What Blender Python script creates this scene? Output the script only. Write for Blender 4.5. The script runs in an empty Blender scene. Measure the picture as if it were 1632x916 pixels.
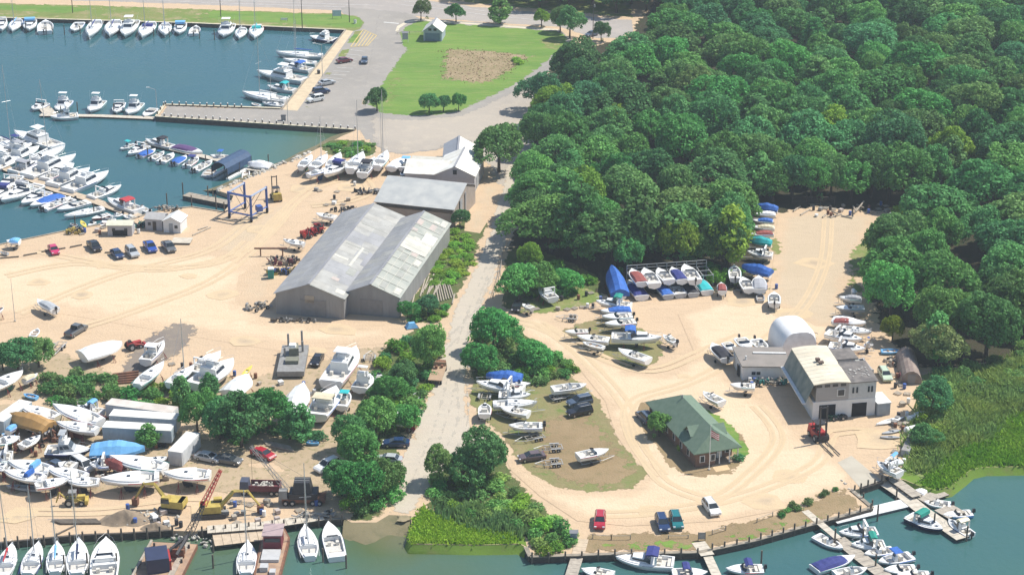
import bpy, bmesh, math, random
import numpy as np
from mathutils import Vector, Matrix, geometry
R = math.radians
random.seed(7)
# ------------------------------------------------------------ camera, light, exposure
SC = bpy.context.scene
COL = SC.collection
CAM_H = 157.0; F = 3200.0; PITCH = 22.46
cam = bpy.data.cameras.new('camera'); co = bpy.data.objects.new('camera', cam); COL.objects.link(co)
co.location = (0, 0, CAM_H); co.rotation_euler = (R(90 - PITCH), 0, 0)
cam.sensor_fit = 'HORIZONTAL'; cam.sensor_width = 36.0; cam.lens = F / 1632 * 36
cam.clip_start = 5; cam.clip_end = 6000
SC.camera = co
SUN_DIR = Vector((0.91, 0.38, 0)).normalized(); SUN_EL = 55.0
w = bpy.data.worlds.new('World'); SC.world = w; w.use_nodes = True
nt = w.node_tree; bg = nt.nodes['Background']
sky = nt.nodes.new('ShaderNodeTexSky'); sky.sky_type = 'NISHITA'; sky.sun_disc = False
sky.sun_elevation = R(SUN_EL); sky.sun_rotation = math.atan2(SUN_DIR.x, SUN_DIR.y)
sky.air_density = 1.1; sky.dust_density = 0.6
nt.links.new(sky.outputs[0], bg.inputs[0]); bg.inputs[1].default_value = 0.108
sl = bpy.data.lights.new('sun', 'SUN'); so = bpy.data.objects.new('sun', sl); COL.objects.link(so)
sl.energy = 4.6; sl.angle = R(0.5); sl.color = (1.0, 0.95, 0.86)
sv = Vector((SUN_DIR.x * math.cos(R(SUN_EL)), SUN_DIR.y * math.cos(R(SUN_EL)), math.sin(R(SUN_EL))))
so.rotation_euler = sv.to_track_quat('Z', 'Y').to_euler(); so.location = (0, 300, 300)
SC.view_settings.view_transform = 'Standard'; SC.view_settings.look = 'None'
SC.view_settings.gamma = 1; SC.view_settings.use_curve_mapping = False
SC.view_settings.exposure = 0.42
SC.cycles.max_bounces = 5; SC.cycles.transparent_max_bounces = 12
WL = -1.0   # water level, the yards being at 0

def G(px, py, z=0.0):
    """photo pixel -> point of the place at height z"""
    a = R(PITCH); u = (px - 816) / F; v = (458 - py) / F
    dy = math.cos(a) + v * math.sin(a); dz = -math.sin(a) + v * math.cos(a)
    t = (z - CAM_H) / dz
    return Vector((u * t, dy * t, z))
def Gs(pts, z=0.0, c=None):
    if c: pts = [(c[0] + x / c[2], c[1] + y / c[2]) for x, y in pts]
    return [G(x, y, z) for x, y in pts]
# ------------------------------------------------------------ materials
MATS = {}
def mat(name, col, rough=0.7, col2=None, scale=1.0, amt=None, metal=0.0, bump=0.0, spec=0.5, island=0.0, detail=5.0, stretch=None, coat=0.0):
    """procedural material: two colours mixed by object-space noise; optional random shade per piece"""
    if name in MATS: return MATS[name]
    m = bpy.data.materials.new(name); m.use_nodes = True; MATS[name] = m
    nt = m.node_tree; p = nt.nodes['Principled BSDF']; N = nt.nodes.new; K = nt.links.new
    p.inputs['Roughness'].default_value = rough; p.inputs['Metallic'].default_value = metal
    p.inputs['Specular IOR Level'].default_value = spec
    if coat: p.inputs['Coat Weight'].default_value = coat
    c1 = (*col, 1)
    if col2 is None: col2 = tuple(x * 0.86 for x in col)
    tc = N('ShaderNodeTexCoord'); no = N('ShaderNodeTexNoise'); no.inputs['Scale'].default_value = scale
    no.inputs['Detail'].default_value = detail
    src = tc.outputs['Object']
    if stretch:
        mp = N('ShaderNodeMapping'); mp.inputs['Scale'].default_value = stretch; K(src, mp.inputs[0]); src = mp.outputs[0]
    K(src, no.inputs['Vector'])
    mr = N('ShaderNodeMapRange'); mr.inputs[1].default_value = 0.36; mr.inputs[2].default_value = 0.64
    K(no.outputs[0], mr.inputs[0])
    mx = N('ShaderNodeMix'); mx.data_type = 'RGBA'; mx.inputs['A'].default_value = c1; mx.inputs['B'].default_value = (*col2, 1)
    K(mr.outputs[0], mx.inputs['Factor']); out = mx.outputs['Result']
    if island:
        ge = N('ShaderNodeNewGeometry'); oi = N('ShaderNodeObjectInfo')
        hs = N('ShaderNodeHueSaturation')
        a = N('ShaderNodeMapRange'); a.inputs[3].default_value = 1 - island; a.inputs[4].default_value = 1 + island
        K(ge.outputs['Random Per Island'], a.inputs[0])
        b = N('ShaderNodeMapRange'); b.inputs[3].default_value = 0.72; b.inputs[4].default_value = 1.3; K(oi.outputs['Random'], b.inputs[0])
        mu = N('ShaderNodeMath'); mu.operation = 'MULTIPLY'; K(a.outputs[0], mu.inputs[0]); K(b.outputs[0], mu.inputs[1])
        h = N('ShaderNodeMath'); h.operation = 'MULTIPLY_ADD'; h.inputs[1].default_value = 13.7; h.inputs[2].default_value = 0.0
        K(oi.outputs['Random'], h.inputs[0]); fr = N('ShaderNodeMath'); fr.operation = 'FRACT'; K(h.outputs[0], fr.inputs[0])
        hm = N('ShaderNodeMapRange'); hm.inputs[3].default_value = 0.47; hm.inputs[4].default_value = 0.525; K(fr.outputs[0], hm.inputs[0])
        K(hm.outputs[0], hs.inputs['Hue']); K(mu.outputs[0], hs.inputs['Value']); K(out, hs.inputs['Color']); out = hs.outputs[0]
    K(out, p.inputs['Base Color'])
    if bump:
        bp = N('ShaderNodeBump'); bp.inputs['Strength'].default_value = bump; bp.inputs['Distance'].default_value = 0.3
        K(no.outputs[0], bp.inputs['Height']); K(bp.outputs[0], p.inputs['Normal'])
    return m
def ground_mat(name, cols, scales=(0.05, 0.4), edge=True, rough=0.95, streak=None, bump=0.25, amp=1.7, blend=None):
    """ground: c0/c1 mixed by broad noise, c2 speckled in by fine noise; edge attribute frays the outline"""
    m = bpy.data.materials.new(name); m.use_nodes = True; MATS[name] = m
    nt = m.node_tree; p = nt.nodes['Principled BSDF']; N = nt.nodes.new; K = nt.links.new
    p.inputs['Roughness'].default_value = rough; p.inputs['Specular IOR Level'].default_value = 0.2
    tc = N('ShaderNodeTexCoord'); src = tc.outputs['Object']
    def noise(s, d=6, vec=None, lo=0.38, hi=0.62):
        n = N('ShaderNodeTexNoise'); n.inputs['Scale'].default_value = s; n.inputs['Detail'].default_value = d
        n.inputs['Roughness'].default_value = 0.62
        K(vec or src, n.inputs['Vector']); r = N('ShaderNodeMapRange'); r.inputs[1].default_value = lo; r.inputs[2].default_value = hi
        K(n.outputs[0], r.inputs[0]); return n.outputs[0], r.outputs[0]
    def mix(f, a, b, k=None):
        x = N('ShaderNodeMix'); x.data_type = 'RGBA'
        if k is not None:
            mu = N('ShaderNodeMath'); mu.operation = 'MULTIPLY'; mu.inputs[1].default_value = k; K(f, mu.inputs[0]); f = mu.outputs[0]
        K(f, x.inputs['Factor'])
        for s, q in (('A', a), ('B', b)):
            if isinstance(q, tuple): x.inputs[s].default_value = (*q, 1)
            else: K(q, x.inputs[s])
        return x.outputs['Result']
    def colour(cols, scales, streak):
        v0 = src
        if streak:
            mp = N('ShaderNodeMapping'); mp.inputs['Rotation'].default_value = (0, 0, -streak[0]); mp.inputs['Scale'].default_value = (1, streak[1], 1)
            K(src, mp.inputs[0]); v0 = mp.outputs[0]
        n0, f0 = noise(scales[0], 8, v0); n1, f1 = noise(scales[1], 6, v0, 0.5, 0.68); n2, f2 = noise(scales[1] * 7, 3, None, 0.3, 0.7)
        c = mix(f0, cols[0], cols[1]); c = mix(f1, c, cols[2], 0.75)
        if len(cols) > 3: c = mix(noise(scales[1] * 1.9, 4, None, 0.56, 0.66)[1], c, cols[3], 0.85)
        return mix(f2, c, tuple(x * 0.72 for x in cols[0]), 0.22), n2
    c, n2 = colour(cols, scales, streak)
    if blend:      # the dirt goes over gradually into the ground around it
        c2, _ = colour(*blend); at = N('ShaderNodeAttribute'); at.attribute_name = 'edge'; nz = noise(0.22, 7)[0]
        ad = N('ShaderNodeMath'); ad.operation = 'ADD'; K(at.outputs['Fac'], ad.inputs[0]); ma = N('ShaderNodeMath'); ma.operation = 'MULTIPLY_ADD'; ma.inputs[1].default_value = 1.3; ma.inputs[2].default_value = -0.80; K(nz, ma.inputs[0]); K(ma.outputs[0], ad.inputs[1])
        mr = N('ShaderNodeMapRange'); mr.interpolation_type = 'SMOOTHSTEP'; mr.inputs[1].default_value = 0.0; mr.inputs[2].default_value = 0.7; K(ad.outputs[0], mr.inputs[0]); c = mix(mr.outputs[0], c2, c); edge = False
    K(c, p.inputs['Base Color'])
    if bump:
        bp = N('ShaderNodeBump'); bp.inputs['Strength'].default_value = bump; bp.inputs['Distance'].default_value = 0.25
        K(n2, bp.inputs['Height']); K(bp.outputs[0], p.inputs['Normal'])
    if edge:
        at = N('ShaderNodeAttribute'); at.attribute_name = 'edge'
        en, ef = noise(0.5, 9)
        ma = N('ShaderNodeMath'); ma.operation = 'MULTIPLY_ADD'; ma.inputs[1].default_value = amp; ma.inputs[2].default_value = -amp / 2
        K(en, ma.inputs[0]); ad = N('ShaderNodeMath'); ad.operation = 'ADD'; K(ma.outputs[0], ad.inputs[0]); K(at.outputs['Fac'], ad.inputs[1])
        mr = N('ShaderNodeMapRange'); mr.inputs[1].default_value = 0.27; mr.inputs[2].default_value = 0.31; K(ad.outputs[0], mr.inputs[0])
        K(mr.outputs[0], p.inputs['Alpha'])
    return m
# ------------------------------------------------------------ mesh collecting
class MB:
    def __init__(s): s.v = []; s.f = []; s.m = []; s.mats = []
    def mi(s, m):
        if m not in s.mats: s.mats.append(m)
        return s.mats.index(m)
    def add(s, vs, fs, m=None):
        o = len(s.v); s.v += [tuple(v) for v in vs]; s.f += [tuple(i + o for i in f) for f in fs]
        k = s.mi(m) if m is not None else 0; s.m += [k] * len(fs); return s
    def box(s, c, d, rz=0, m=None, taper=1.0, ty=None):
        """box centred at c (x,y) with bottom z=c[2]; dims d; top shrunk by taper"""
        ty = taper if ty is None else ty
        hx, hy = d[0] / 2, d[1] / 2; ca, sa = math.cos(rz), math.sin(rz); vs = []
        for z, kx, ky in ((0, 1, 1), (d[2], taper, ty)):
            for x, y in ((-hx, -hy), (hx, -hy), (hx, hy), (-hx, hy)):
                x *= kx; y *= ky; vs.append((c[0] + x * ca - y * sa, c[1] + x * sa + y * ca, c[2] + z))
        return s.add(vs, [(3, 2, 1, 0), (4, 5, 6, 7), (0, 1, 5, 4), (1, 2, 6, 5), (2, 3, 7, 6), (3, 0, 4, 7)], m)
    def tube(s, p0, p1, r0, r1=None, n=6, m=None, cap=True):
        r1 = r0 if r1 is None else r1; p0 = Vector(p0); p1 = Vector(p1); d = (p1 - p0)
        if d.length < 1e-6: return s
        q = d.to_track_quat('Z', 'Y'); vs = []
        for p, r in ((p0, r0), (p1, r1)):
            for i in range(n):
                a = 2 * math.pi * i / n; vs.append(p + q @ Vector((r * math.cos(a), r * math.sin(a), 0)))
        fs = [(i, (i + 1) % n, n + (i + 1) % n, n + i) for i in range(n)]
        if cap: fs += [tuple(range(n - 1, -1, -1)), tuple(range(n, 2 * n))]
        return s.add(vs, fs, m)
    def path(s, pts, r, n=5, m=None):
        for a, b in zip(pts[:-1], pts[1:]): s.tube(a, b, r, n=n, m=m)
        return s
    def prism(s, poly, z0, z1, m=None):
        """vertical extrusion of a polygon (counter-clockwise from above)"""
        poly = [(p[0], p[1]) for p in poly]
        if sum(a[0] * b[1] - b[0] * a[1] for a, b in zip(poly, poly[1:] + poly[:1])) < 0: poly = poly[::-1]
        n = len(poly)
        vs = [(x, y, z0) for x, y in poly] + [(x, y, z1) for x, y in poly]
        fs = [(i, (i + 1) % n, n + (i + 1) % n, n + i) for i in range(n)] + [tuple(range(n - 1, -1, -1)), tuple(range(n, 2 * n))]
        return s.add(vs, fs, m)
    def xprism(s, prof, x0, x1, m=None, org=(0, 0, 0), rz=0):
        """profile in (y,z) extruded along x, turned by rz about org"""
        n = len(prof); ca, sa = math.cos(rz), math.sin(rz); vs = []
        if sum(a[0] * b[1] - b[0] * a[1] for a, b in zip(prof, prof[1:] + prof[:1])) < 0: prof = prof[::-1]
        for x in (x0, x1):
            for y, z in prof: vs.append((org[0] + x * ca - y * sa, org[1] + x * sa + y * ca, org[2] + z))
        fs = [(i, (i + 1) % n, n + (i + 1) % n, n + i) for i in range(n)] + [tuple(range(n - 1, -1, -1)), tuple(range(n, 2 * n))]
        return s.add(vs, fs, m)
    def yprism(s, prof, y0, y1, m=None):
        """profile in (x,z) extruded along y"""
        n = len(prof)
        if sum(a[0] * b[1] - b[0] * a[1] for a, b in zip(prof, prof[1:] + prof[:1])) > 0: prof = prof[::-1]
        vs = [(x, y0, z) for x, z in prof] + [(x, y1, z) for x, z in prof]
        fs = [(i, (i + 1) % n, n + (i + 1) % n, n + i) for i in range(n)] + [tuple(range(n - 1, -1, -1)), tuple(range(n, 2 * n))]
        return s.add(vs, fs, m)
    def quad(s, pts, m=None): return s.add(pts, [tuple(range(len(pts)))], m)
    def build(s, name, m=None, parent=None, smooth=False, loc=None, rz=0):
        me = bpy.data.meshes.new(name)
        me.from_pydata(s.v, [], s.f)
        mats = s.mats if s.mats else [m]
        for q in mats: me.materials.append(q if q is not None else m)
        if len(mats) > 1: me.polygons.foreach_set('material_index', s.m)
        if smooth: me.polygons.foreach_set('use_smooth', [True] * len(me.polygons))
        me.update()
        o = bpy.data.objects.new(name, me); COL.objects.link(o)
        if parent is not None: o.parent = parent
        if loc is not None: o.location = loc
        o.rotation_euler.z = rz
        return o
def tag(o, label=None, cat=None, group=None, kind=None):
    if label: o['label'] = label
    if cat: o['category'] = cat
    if group: o['group'] = group
    if kind: o['kind'] = kind
    return o
def empty(name, loc, rz=0, label=None, cat=None, group=None):
    o = bpy.data.objects.new(name, None); COL.objects.link(o); o.location = loc; o.rotation_euler = (0, 0, rz)
    o.empty_display_size = 0.5
    return tag(o, label, cat, group)
def copy_tree(o, parent=None):
    c = o.copy(); COL.objects.link(c); c.parent = parent
    for ch in o.children: copy_tree(ch, c)
    return c
def inside(poly, x, y):
    r = False; n = len(poly); j = n - 1
    for i in range(n):
        xi, yi = poly[i][0], poly[i][1]; xj, yj = poly[j][0], poly[j][1]
        if (yi > y) != (yj > y) and x < (xj - xi) * (y - yi) / (yj - yi) + xi: r = not r
        j = i
    return r
def edge_dist(P, poly, closed=True):
    d = np.full(len(P), 1e9)
    n = len(poly)
    for i in range(n if closed else n - 1):
        a = np.array(poly[i][:2]); b = np.array(poly[(i + 1) % n][:2]); ab = b - a; L = ab @ ab + 1e-9
        t = np.clip(((P - a) @ ab) / L, 0, 1); q = a + t[:, None] * ab
        d = np.minimum(d, np.hypot(*(P - q).T))
    return d
LEVEL = [0]; LAID = []
def patch(name, poly, m, wd=2.0, step=2.5, z=None, label=None):
    """thin ground sheet with an 'edge' attribute that runs 0..1 over wd metres from its outline"""
    poly = [Vector((p[0], p[1])) for p in poly]
    pts = []
    for a, b in zip(poly, poly[1:] + poly[:1]):
        n = max(1, int((b - a).length / step))
        for i in range(n): pts.append(a.lerp(b, i / n))
    nb = len(pts); ed = [(i, (i + 1) % nb) for i in range(nb)]
    x0 = min(p.x for p in pts); x1 = max(p.x for p in pts); y0 = min(p.y for p in pts); y1 = max(p.y for p in pts)
    gx = np.arange(x0, x1, step); gy = np.arange(y0, y1, step)
    X, Y = np.meshgrid(gx, gy); P = np.stack([X.ravel(), Y.ravel()], 1)
    P[::2] += 0.13
    pl = [(p.x, p.y) for p in poly]
    keep = np.array([inside(pl, a, b) for a, b in P]) if len(P) else np.zeros(0, bool)
    P = P[keep]
    if len(P): P = P[edge_dist(P, pl) > step * 0.35]
    allp = pts + [Vector((a, b)) for a, b in P]
    r = geometry.delaunay_2d_cdt(allp, ed, [], 1, 1e-4)
    V = np.array([(v.x, v.y) for v in r[0]])
    if z is None:
        lv = 1 + max([l for (a, b, c, d, l) in LAID if a < x1 and b > x0 and c < y1 and d > y0], default=0)
        LAID.append((x0, x1, y0, y1, lv)); z = 0.004 * lv; LEVEL[0] = max(LEVEL[0], lv)
    me = bpy.data.meshes.new(name); me.from_pydata([(a, b, z) for a, b in V], [], [tuple(f) for f in r[2]]); me.update()
    if me.polygons and me.polygons[0].normal.z < 0: me.flip_normals()
    d = edge_dist(V, pl) / wd
    at = me.attributes.new('edge', 'FLOAT', 'POINT'); at.data.foreach_set('value', np.clip(d, 0, 1).astype(np.float32))
    me.materials.append(m)
    o = bpy.data.objects.new(name, me); COL.objects.link(o); o['kind'] = 'structure'
    return o
# ------------------------------------------------------------ the land, water and ground cover
C1 = (0, 0, 3.98); C2 = (300, 0, 3.98); C3 = (560, 0, 3.98); C4 = (0, 180, 3.98); C5 = (180, 200, 3.98)
C6 = (430, 200, 3.052); C7 = (0, 400, 3.98); C8 = (0, 600, 5.088); C9 = (180, 600, 5.088); C10 = (0, 740, 5.204)
C11 = (200, 740, 5.204); C12 = (400, 740, 5.204); C13 = (370, 490, 3.98); C14 = (780, 380, 3.98); C15 = (950, 300, 4.363)
C16 = (1150, 300, 3.98); C17 = (1120, 480, 3.818); C18 = (740, 580, 4.819); C19 = (1000, 600, 5.088); C20 = (880, 760, 5.1); C21 = (1180, 690, 3.61)
def cp(c, x, y): return (c[0] + x / c[2], c[1] + y / c[2])
SANDC = ([(0.575, 0.428, 0.285), (0.535, 0.398, 0.265), (0.47, 0.355, 0.24)], (0.05, 0.26), (0.5, 3.2)); SAND2C = ([(0.61, 0.465, 0.30), (0.58, 0.445, 0.28), (0.53, 0.41, 0.265)], (0.05, 0.3), (0.5, 3.2))
SAND = ground_mat('sandy_dirt', [(0.575, 0.428, 0.285), (0.535, 0.398, 0.265), (0.47, 0.355, 0.24)], (0.05, 0.26), edge=False, streak=(0.5, 3.2), bump=0.5)
SAND2 = ground_mat('pale_sandy_track', [(0.67, 0.52, 0.36), (0.62, 0.475, 0.32), (0.57, 0.435, 0.29)], (0.05, 0.3), streak=(0.9, 2.2), blend=SANDC, bump=0.5)
TRACK = ground_mat('worn_track', [(0.54, 0.43, 0.30), (0.51, 0.405, 0.28), (0.46, 0.365, 0.25)], (0.06, 0.4), streak=(-0.2, 3), blend=SANDC, bump=0.5)
ROADM = ground_mat('road_concrete', [(0.50, 0.44, 0.355), (0.465, 0.41, 0.335), (0.54, 0.465, 0.365), (0.44, 0.395, 0.33)], (0.07, 0.28), streak=(0.33, 5), amp=1.5)
ASPH = ground_mat('old_asphalt', [(0.33, 0.305, 0.275), (0.285, 0.265, 0.24), (0.38, 0.345, 0.305)], (0.04, 0.25), amp=1.2)
ASPH2 = ground_mat('sandy_asphalt', [(0.42, 0.37, 0.31), (0.36, 0.32, 0.275), (0.47, 0.41, 0.33)], (0.04, 0.25))
HWY = ground_mat('highway_asphalt', [(0.38, 0.345, 0.315), (0.34, 0.31, 0.285), (0.43, 0.385, 0.345)], (0.04, 0.3), amp=1.0)
DARKA = ground_mat('dark_oily_ground', [(0.20, 0.17, 0.15), (0.25, 0.21, 0.17), (0.30, 0.25, 0.19)], (0.08, 0.4))
GRASS = ground_mat('mown_grass', [(0.165, 0.27, 0.052), (0.11, 0.215, 0.04), (0.25, 0.27, 0.09)], (0.035, 0.16), streak=(-0.42, 5), bump=0.5)
VERGE = ground_mat('dry_verge_grass', [(0.15, 0.225, 0.05), (0.21, 0.22, 0.075), (0.36, 0.275, 0.16), (0.40, 0.30, 0.19)], (0.05, 0.18), bump=0.5)
LOTG = ground_mat('boat_lot_turf', [(0.20, 0.21, 0.08), (0.25, 0.20, 0.105), (0.30, 0.225, 0.13), (0.13, 0.20, 0.05)], (0.06, 0.2), bump=0.5)
LOTB = ground_mat('worn_brown_turf', [(0.32, 0.235, 0.135), (0.26, 0.19, 0.105), (0.21, 0.17, 0.085)], (0.07, 0.4), bump=0.5)
BROWN = ground_mat('dead_garden', [(0.31, 0.24, 0.14), (0.38, 0.285, 0.18), (0.24, 0.22, 0.10), (0.16, 0.21, 0.06)], (0.12, 0.5), bump=0.8)
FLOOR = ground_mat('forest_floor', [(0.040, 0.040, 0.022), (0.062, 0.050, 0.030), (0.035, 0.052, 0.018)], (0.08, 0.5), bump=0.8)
SCRUB = ground_mat('scrub_floor', [(0.075, 0.12, 0.03), (0.12, 0.135, 0.05), (0.18, 0.15, 0.08)], (0.1, 0.5), bump=0.8)
MARSH = ground_mat('salt_marsh', [(0.18, 0.30, 0.03), (0.13, 0.25, 0.025), (0.28, 0.33, 0.06)], (0.05, 0.3), bump=0.8, amp=1.3)
REEDF = ground_mat('reed_floor', [(0.15, 0.24, 0.08), (0.19, 0.25, 0.08), (0.34, 0.34, 0.13)], (0.06, 0.25), bump=0.8)
MUD = ground_mat('wet_sand', [(0.33, 0.27, 0.17), (0.26, 0.22, 0.14), (0.20, 0.18, 0.11)], (0.1, 0.4))
LITTER = ground_mat('boatyard_dirt', [(0.46, 0.355, 0.235), (0.40, 0.31, 0.205), (0.32, 0.25, 0.16), (0.18, 0.18, 0.07)], (0.09, 0.4))

land_px = [(-900, -300), (2500, -300), (2500, 743), (1632, 743), (1568, 744), (1548, 748), (1530, 762), (1512, 776), (1490, 781), (1462, 773), (1440, 764),
           (1418, 759), (1407, 767), (1371, 779), (1357, 781), (1390, 809), (1200, 862), (1115, 880), (1000, 882), (845, 887), (838, 872), (829, 866), (760, 868), (655, 866),
           (650, 858), (656, 838), (655, 822), (620, 820), (600, 832), (560, 832), (550, 826), (427, 834), (315, 846), (275, 845), (200, 850), (123, 853), (0, 865), (-900, 945),
           (-900, 500), (0, 390), (110, 367), (160, 358), (205, 352), (232, 342), (270, 333), (306, 330), (356, 339), (366, 327), (366, 320), (306, 304),
           (345, 303), (370, 295), (405, 280), (440, 266), (470, 254), (500, 240), (522, 229), (545, 217), (566, 208), (249, 187), (262.5, 168), (447, 174),
           (551, 48), (300, 37), (0, 28.5), (-900, 4)]
# the slip beside the narrow finger pier is open water
land_px[land_px.index((356, 339)):land_px.index((306, 304)) + 1] = [(356, 338), (366, 326), (372, 312)]
LAND = Gs(land_px)
m = MB(); n = len(LAND)
tri = geometry.tessellate_polygon([[Vector((p.x, p.y, 0)) for p in LAND]])
m.v = [(p.x, p.y, 0) for p in LAND] + [(p.x, p.y, -3) for p in LAND]
m.f = [tuple(t) for t in tri] + [(i, i + n, (i + 1) % n + n, (i + 1) % n) for i in range(n)]
ground = m.build('ground', SAND); tag(ground, kind='structure')
bm = bmesh.new(); bm.from_mesh(ground.data); bmesh.ops.recalc_face_normals(bm, faces=bm.faces); bm.to_mesh(ground.data); bm.free()

# water: one sheet, with a 'shallow' attribute near the beaches
wm = bpy.data.materials.new('harbour_water'); wm.use_nodes = True; nt = wm.node_tree; p = nt.nodes['Principled BSDF']; N = nt.nodes.new; K = nt.links.new
p.inputs['Roughness'].default_value = 0.07; p.inputs['IOR'].default_value = 1.333
at = N('ShaderNodeAttribute'); at.attribute_name = 'shallow'; tc = N('ShaderNodeTexCoord')
no = N('ShaderNodeTexNoise'); no.inputs['Scale'].default_value = 0.07; no.inputs['Detail'].default_value = 6; K(tc.outputs['Object'], no.inputs[0])
nb = N('ShaderNodeTexNoise'); nb.inputs['Scale'].default_value = 0.9; nb.inputs['Detail'].default_value = 4; K(tc.outputs['Object'], nb.inputs[0])
ra = N('ShaderNodeValToRGB'); e = ra.color_ramp.elements
e[0].position = 0; e[0].color = (0.030, 0.104, 0.125, 1); e[1].position = 1; e[1].color = (0.17, 0.15, 0.085, 1)
x = e.new(0.30); x.color = (0.055, 0.135, 0.115, 1); x = e.new(0.62); x.color = (0.085, 0.12, 0.055, 1)
ms = N('ShaderNodeMath'); ms.operation = 'MULTIPLY_ADD'; ms.inputs[1].default_value = 0.22; ms.inputs[2].default_value = -0.11; K(no.outputs[0], ms.inputs[0])
ad = N('ShaderNodeMath'); ad.operation = 'ADD'; K(ms.outputs[0], ad.inputs[0]); K(at.outputs['Fac'], ad.inputs[1]); K(ad.outputs[0], ra.inputs[0])
K(ra.outputs[0], p.inputs['Base Color'])
wp = N('ShaderNodeTexNoise'); wp.inputs['Scale'].default_value = 0.022; wp.inputs['Detail'].default_value = 7; mpw = N('ShaderNodeMapping'); mpw.inputs['Scale'].default_value = (1, 2.6, 1); K(tc.outputs['Object'], mpw.inputs[0]); K(mpw.outputs[0], wp.inputs[0])
wr = N('ShaderNodeMapRange'); wr.inputs[1].default_value = 0.38; wr.inputs[2].default_value = 0.62; wr.inputs[3].default_value = 0.05; wr.inputs[4].default_value = 0.22; K(wp.outputs[0], wr.inputs[0]); K(wr.outputs[0], p.inputs['Roughness'])
bp = N('ShaderNodeBump'); bp.inputs['Strength'].default_value = 0.4; bp.inputs['Distance'].default_value = 0.12; K(nb.outputs[0], bp.inputs['Height']); K(bp.outputs[0], p.inputs['Normal'])
gx = np.arange(-300, 300, 4.0); gy = np.arange(140, 800, 4.0); X, Y = np.meshgrid(gx, gy); P = np.stack([X.ravel(), Y.ravel()], 1); nx, ny = len(gx), len(gy)
sh = np.zeros(len(P))
for px, py, r, k in [(640, 848, 9, 0.9), (612, 845, 10, 0.75), (570, 845, 12, 0.45), (600, 880, 16, 0.5), (700, 885, 18, 0.5), (780, 885, 14, 0.42), (520, 870, 20, 0.38), (340, 885, 26, 0.5), (210, 890, 26, 0.52), (120, 900, 22, 0.42), (30, 900, 20, 0.35),
                     (515, 232, 16, 0.55), (480, 235, 18, 0.40), (560, 216, 14, 0.6), (440, 240, 22, 0.22), (1490, 790, 10, 0.3), (1560, 757, 10, 0.28), (1620, 755, 10, 0.28), (1450, 780, 10, 0.25), (1300, 880, 45, 0.16), (1560, 840, 50, 0.2), (1000, 905, 40, 0.2)]:
    q = G(px, py, WL); d = np.hypot(P[:, 0] - q.x, (P[:, 1] - q.y) * 0.7); sh = np.maximum(sh, k * np.exp(-(d / r) ** 2))
me = bpy.data.meshes.new('water')
me.from_pydata([(a, b, WL) for a, b in P], [], [(j * nx + i, j * nx + i + 1, (j + 1) * nx + i + 1, (j + 1) * nx + i) for j in range(ny - 1) for i in range(nx - 1)])
a_ = me.attributes.new('shallow', 'FLOAT', 'POINT'); a_.data.foreach_set('value', sh.astype(np.float32)); me.materials.append(wm)
water = bpy.data.objects.new('water', me); COL.objects.link(water); tag(water, kind='structure')

def pp(name, px, m, wd=2.0, step=2.5, c=None): return patch(name, [(v.x, v.y) for v in Gs(px, 0, c)], m, wd, step)
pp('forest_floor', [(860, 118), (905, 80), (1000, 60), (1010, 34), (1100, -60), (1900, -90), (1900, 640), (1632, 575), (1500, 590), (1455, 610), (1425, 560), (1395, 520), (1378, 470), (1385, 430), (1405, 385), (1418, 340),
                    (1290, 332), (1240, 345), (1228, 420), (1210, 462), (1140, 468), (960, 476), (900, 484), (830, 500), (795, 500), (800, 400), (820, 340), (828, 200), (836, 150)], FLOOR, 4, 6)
pp('highway', [(-400, -14), (0, -1), (165, 3), (330, 9), (560, 19), (640, 24), (700, 31), (771, 36), (890, 44), (950, 62), (985, 62), (1012, 50), (1010, 32), (890, 22), (836, 18), (761, 11), (655, -3), (560, -14), (0, -28), (-400, -40)], HWY, 0.8)
pp('parking_lot', [(540, 10), (650, 20), (672, 30), (645, 40), (631, 52), (642, 80), (612, 123), (581, 166), (604, 183), (660, 189), (736, 181), (794, 154), (831, 134), (862, 118), (862, 190), (850, 240), (815, 250), (740, 225), (700, 240), (640, 247), (612, 244),
                   (590, 230), (567, 208), (250, 187), (264, 168), (449, 174), (553, 47)], ASPH, 0.8)
pp('parking_lot', [(600, 24), (700, 31), (771, 36), (890, 46), (912, 60), (912, 75), (868, 125), (800, 170), (700, 200), (600, 200), (575, 170)], ASPH, 0.8)
pp('highway_verge', [(-300, -60), (560, -30), (655, -8), (761, 7), (836, 14), (890, 19), (1010, 30), (1010, -60)], VERGE, 2, 5)
pp('gravel_apron', [(585, 185), (660, 190), (736, 182), (794, 155), (831, 135), (860, 122), (860, 200), (815, 300), (790, 300), (770, 260), (740, 225), (700, 240), (640, 247), (612, 244), (590, 228)], ASPH2, 4)
pp('verge', [(-400, -8), (0, 5), (165, 9), (330, 15), (545, 22), (572, 26), (583, 36), (580, 46), (562, 51), (551, 48), (300, 37), (0, 28.5), (-400, 18)], VERGE, 1.2)
pp('verge_green', [(545, 23), (572, 27), (582, 36), (577, 46), (545, 45), (420, 36), (330, 30), (330, 17)], GRASS, 1.6)
pp('verge_green', [(-200, 4), (0, 7), (110, 10), (160, 16), (100, 22), (0, 17), (-200, 12)], GRASS, 1.6)
pp('lawn', [(668, 33), (700, 36), (771, 41), (890, 50), (905, 58), (908, 72), (872, 100), (832, 130), (794, 150), (736, 177), (700, 184), (660, 186), (605, 181), (584, 166), (614, 123), (644, 80), (633, 56), (645, 42)], GRASS, 1.2)
pp('lawn_dry_patch', [(612, 125), (650, 118), (640, 160), (622, 172), (600, 168)], VERGE, 8)
pp('lawn_dry_patch', [(850, 60), (905, 62), (895, 82), (862, 80)], VERGE, 5)
pp('garden_plot', [(703, 76), (786, 79), (856, 89), (824, 110), (786, 136), (721, 131), (698, 129)], BROWN, 6.0)
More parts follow.
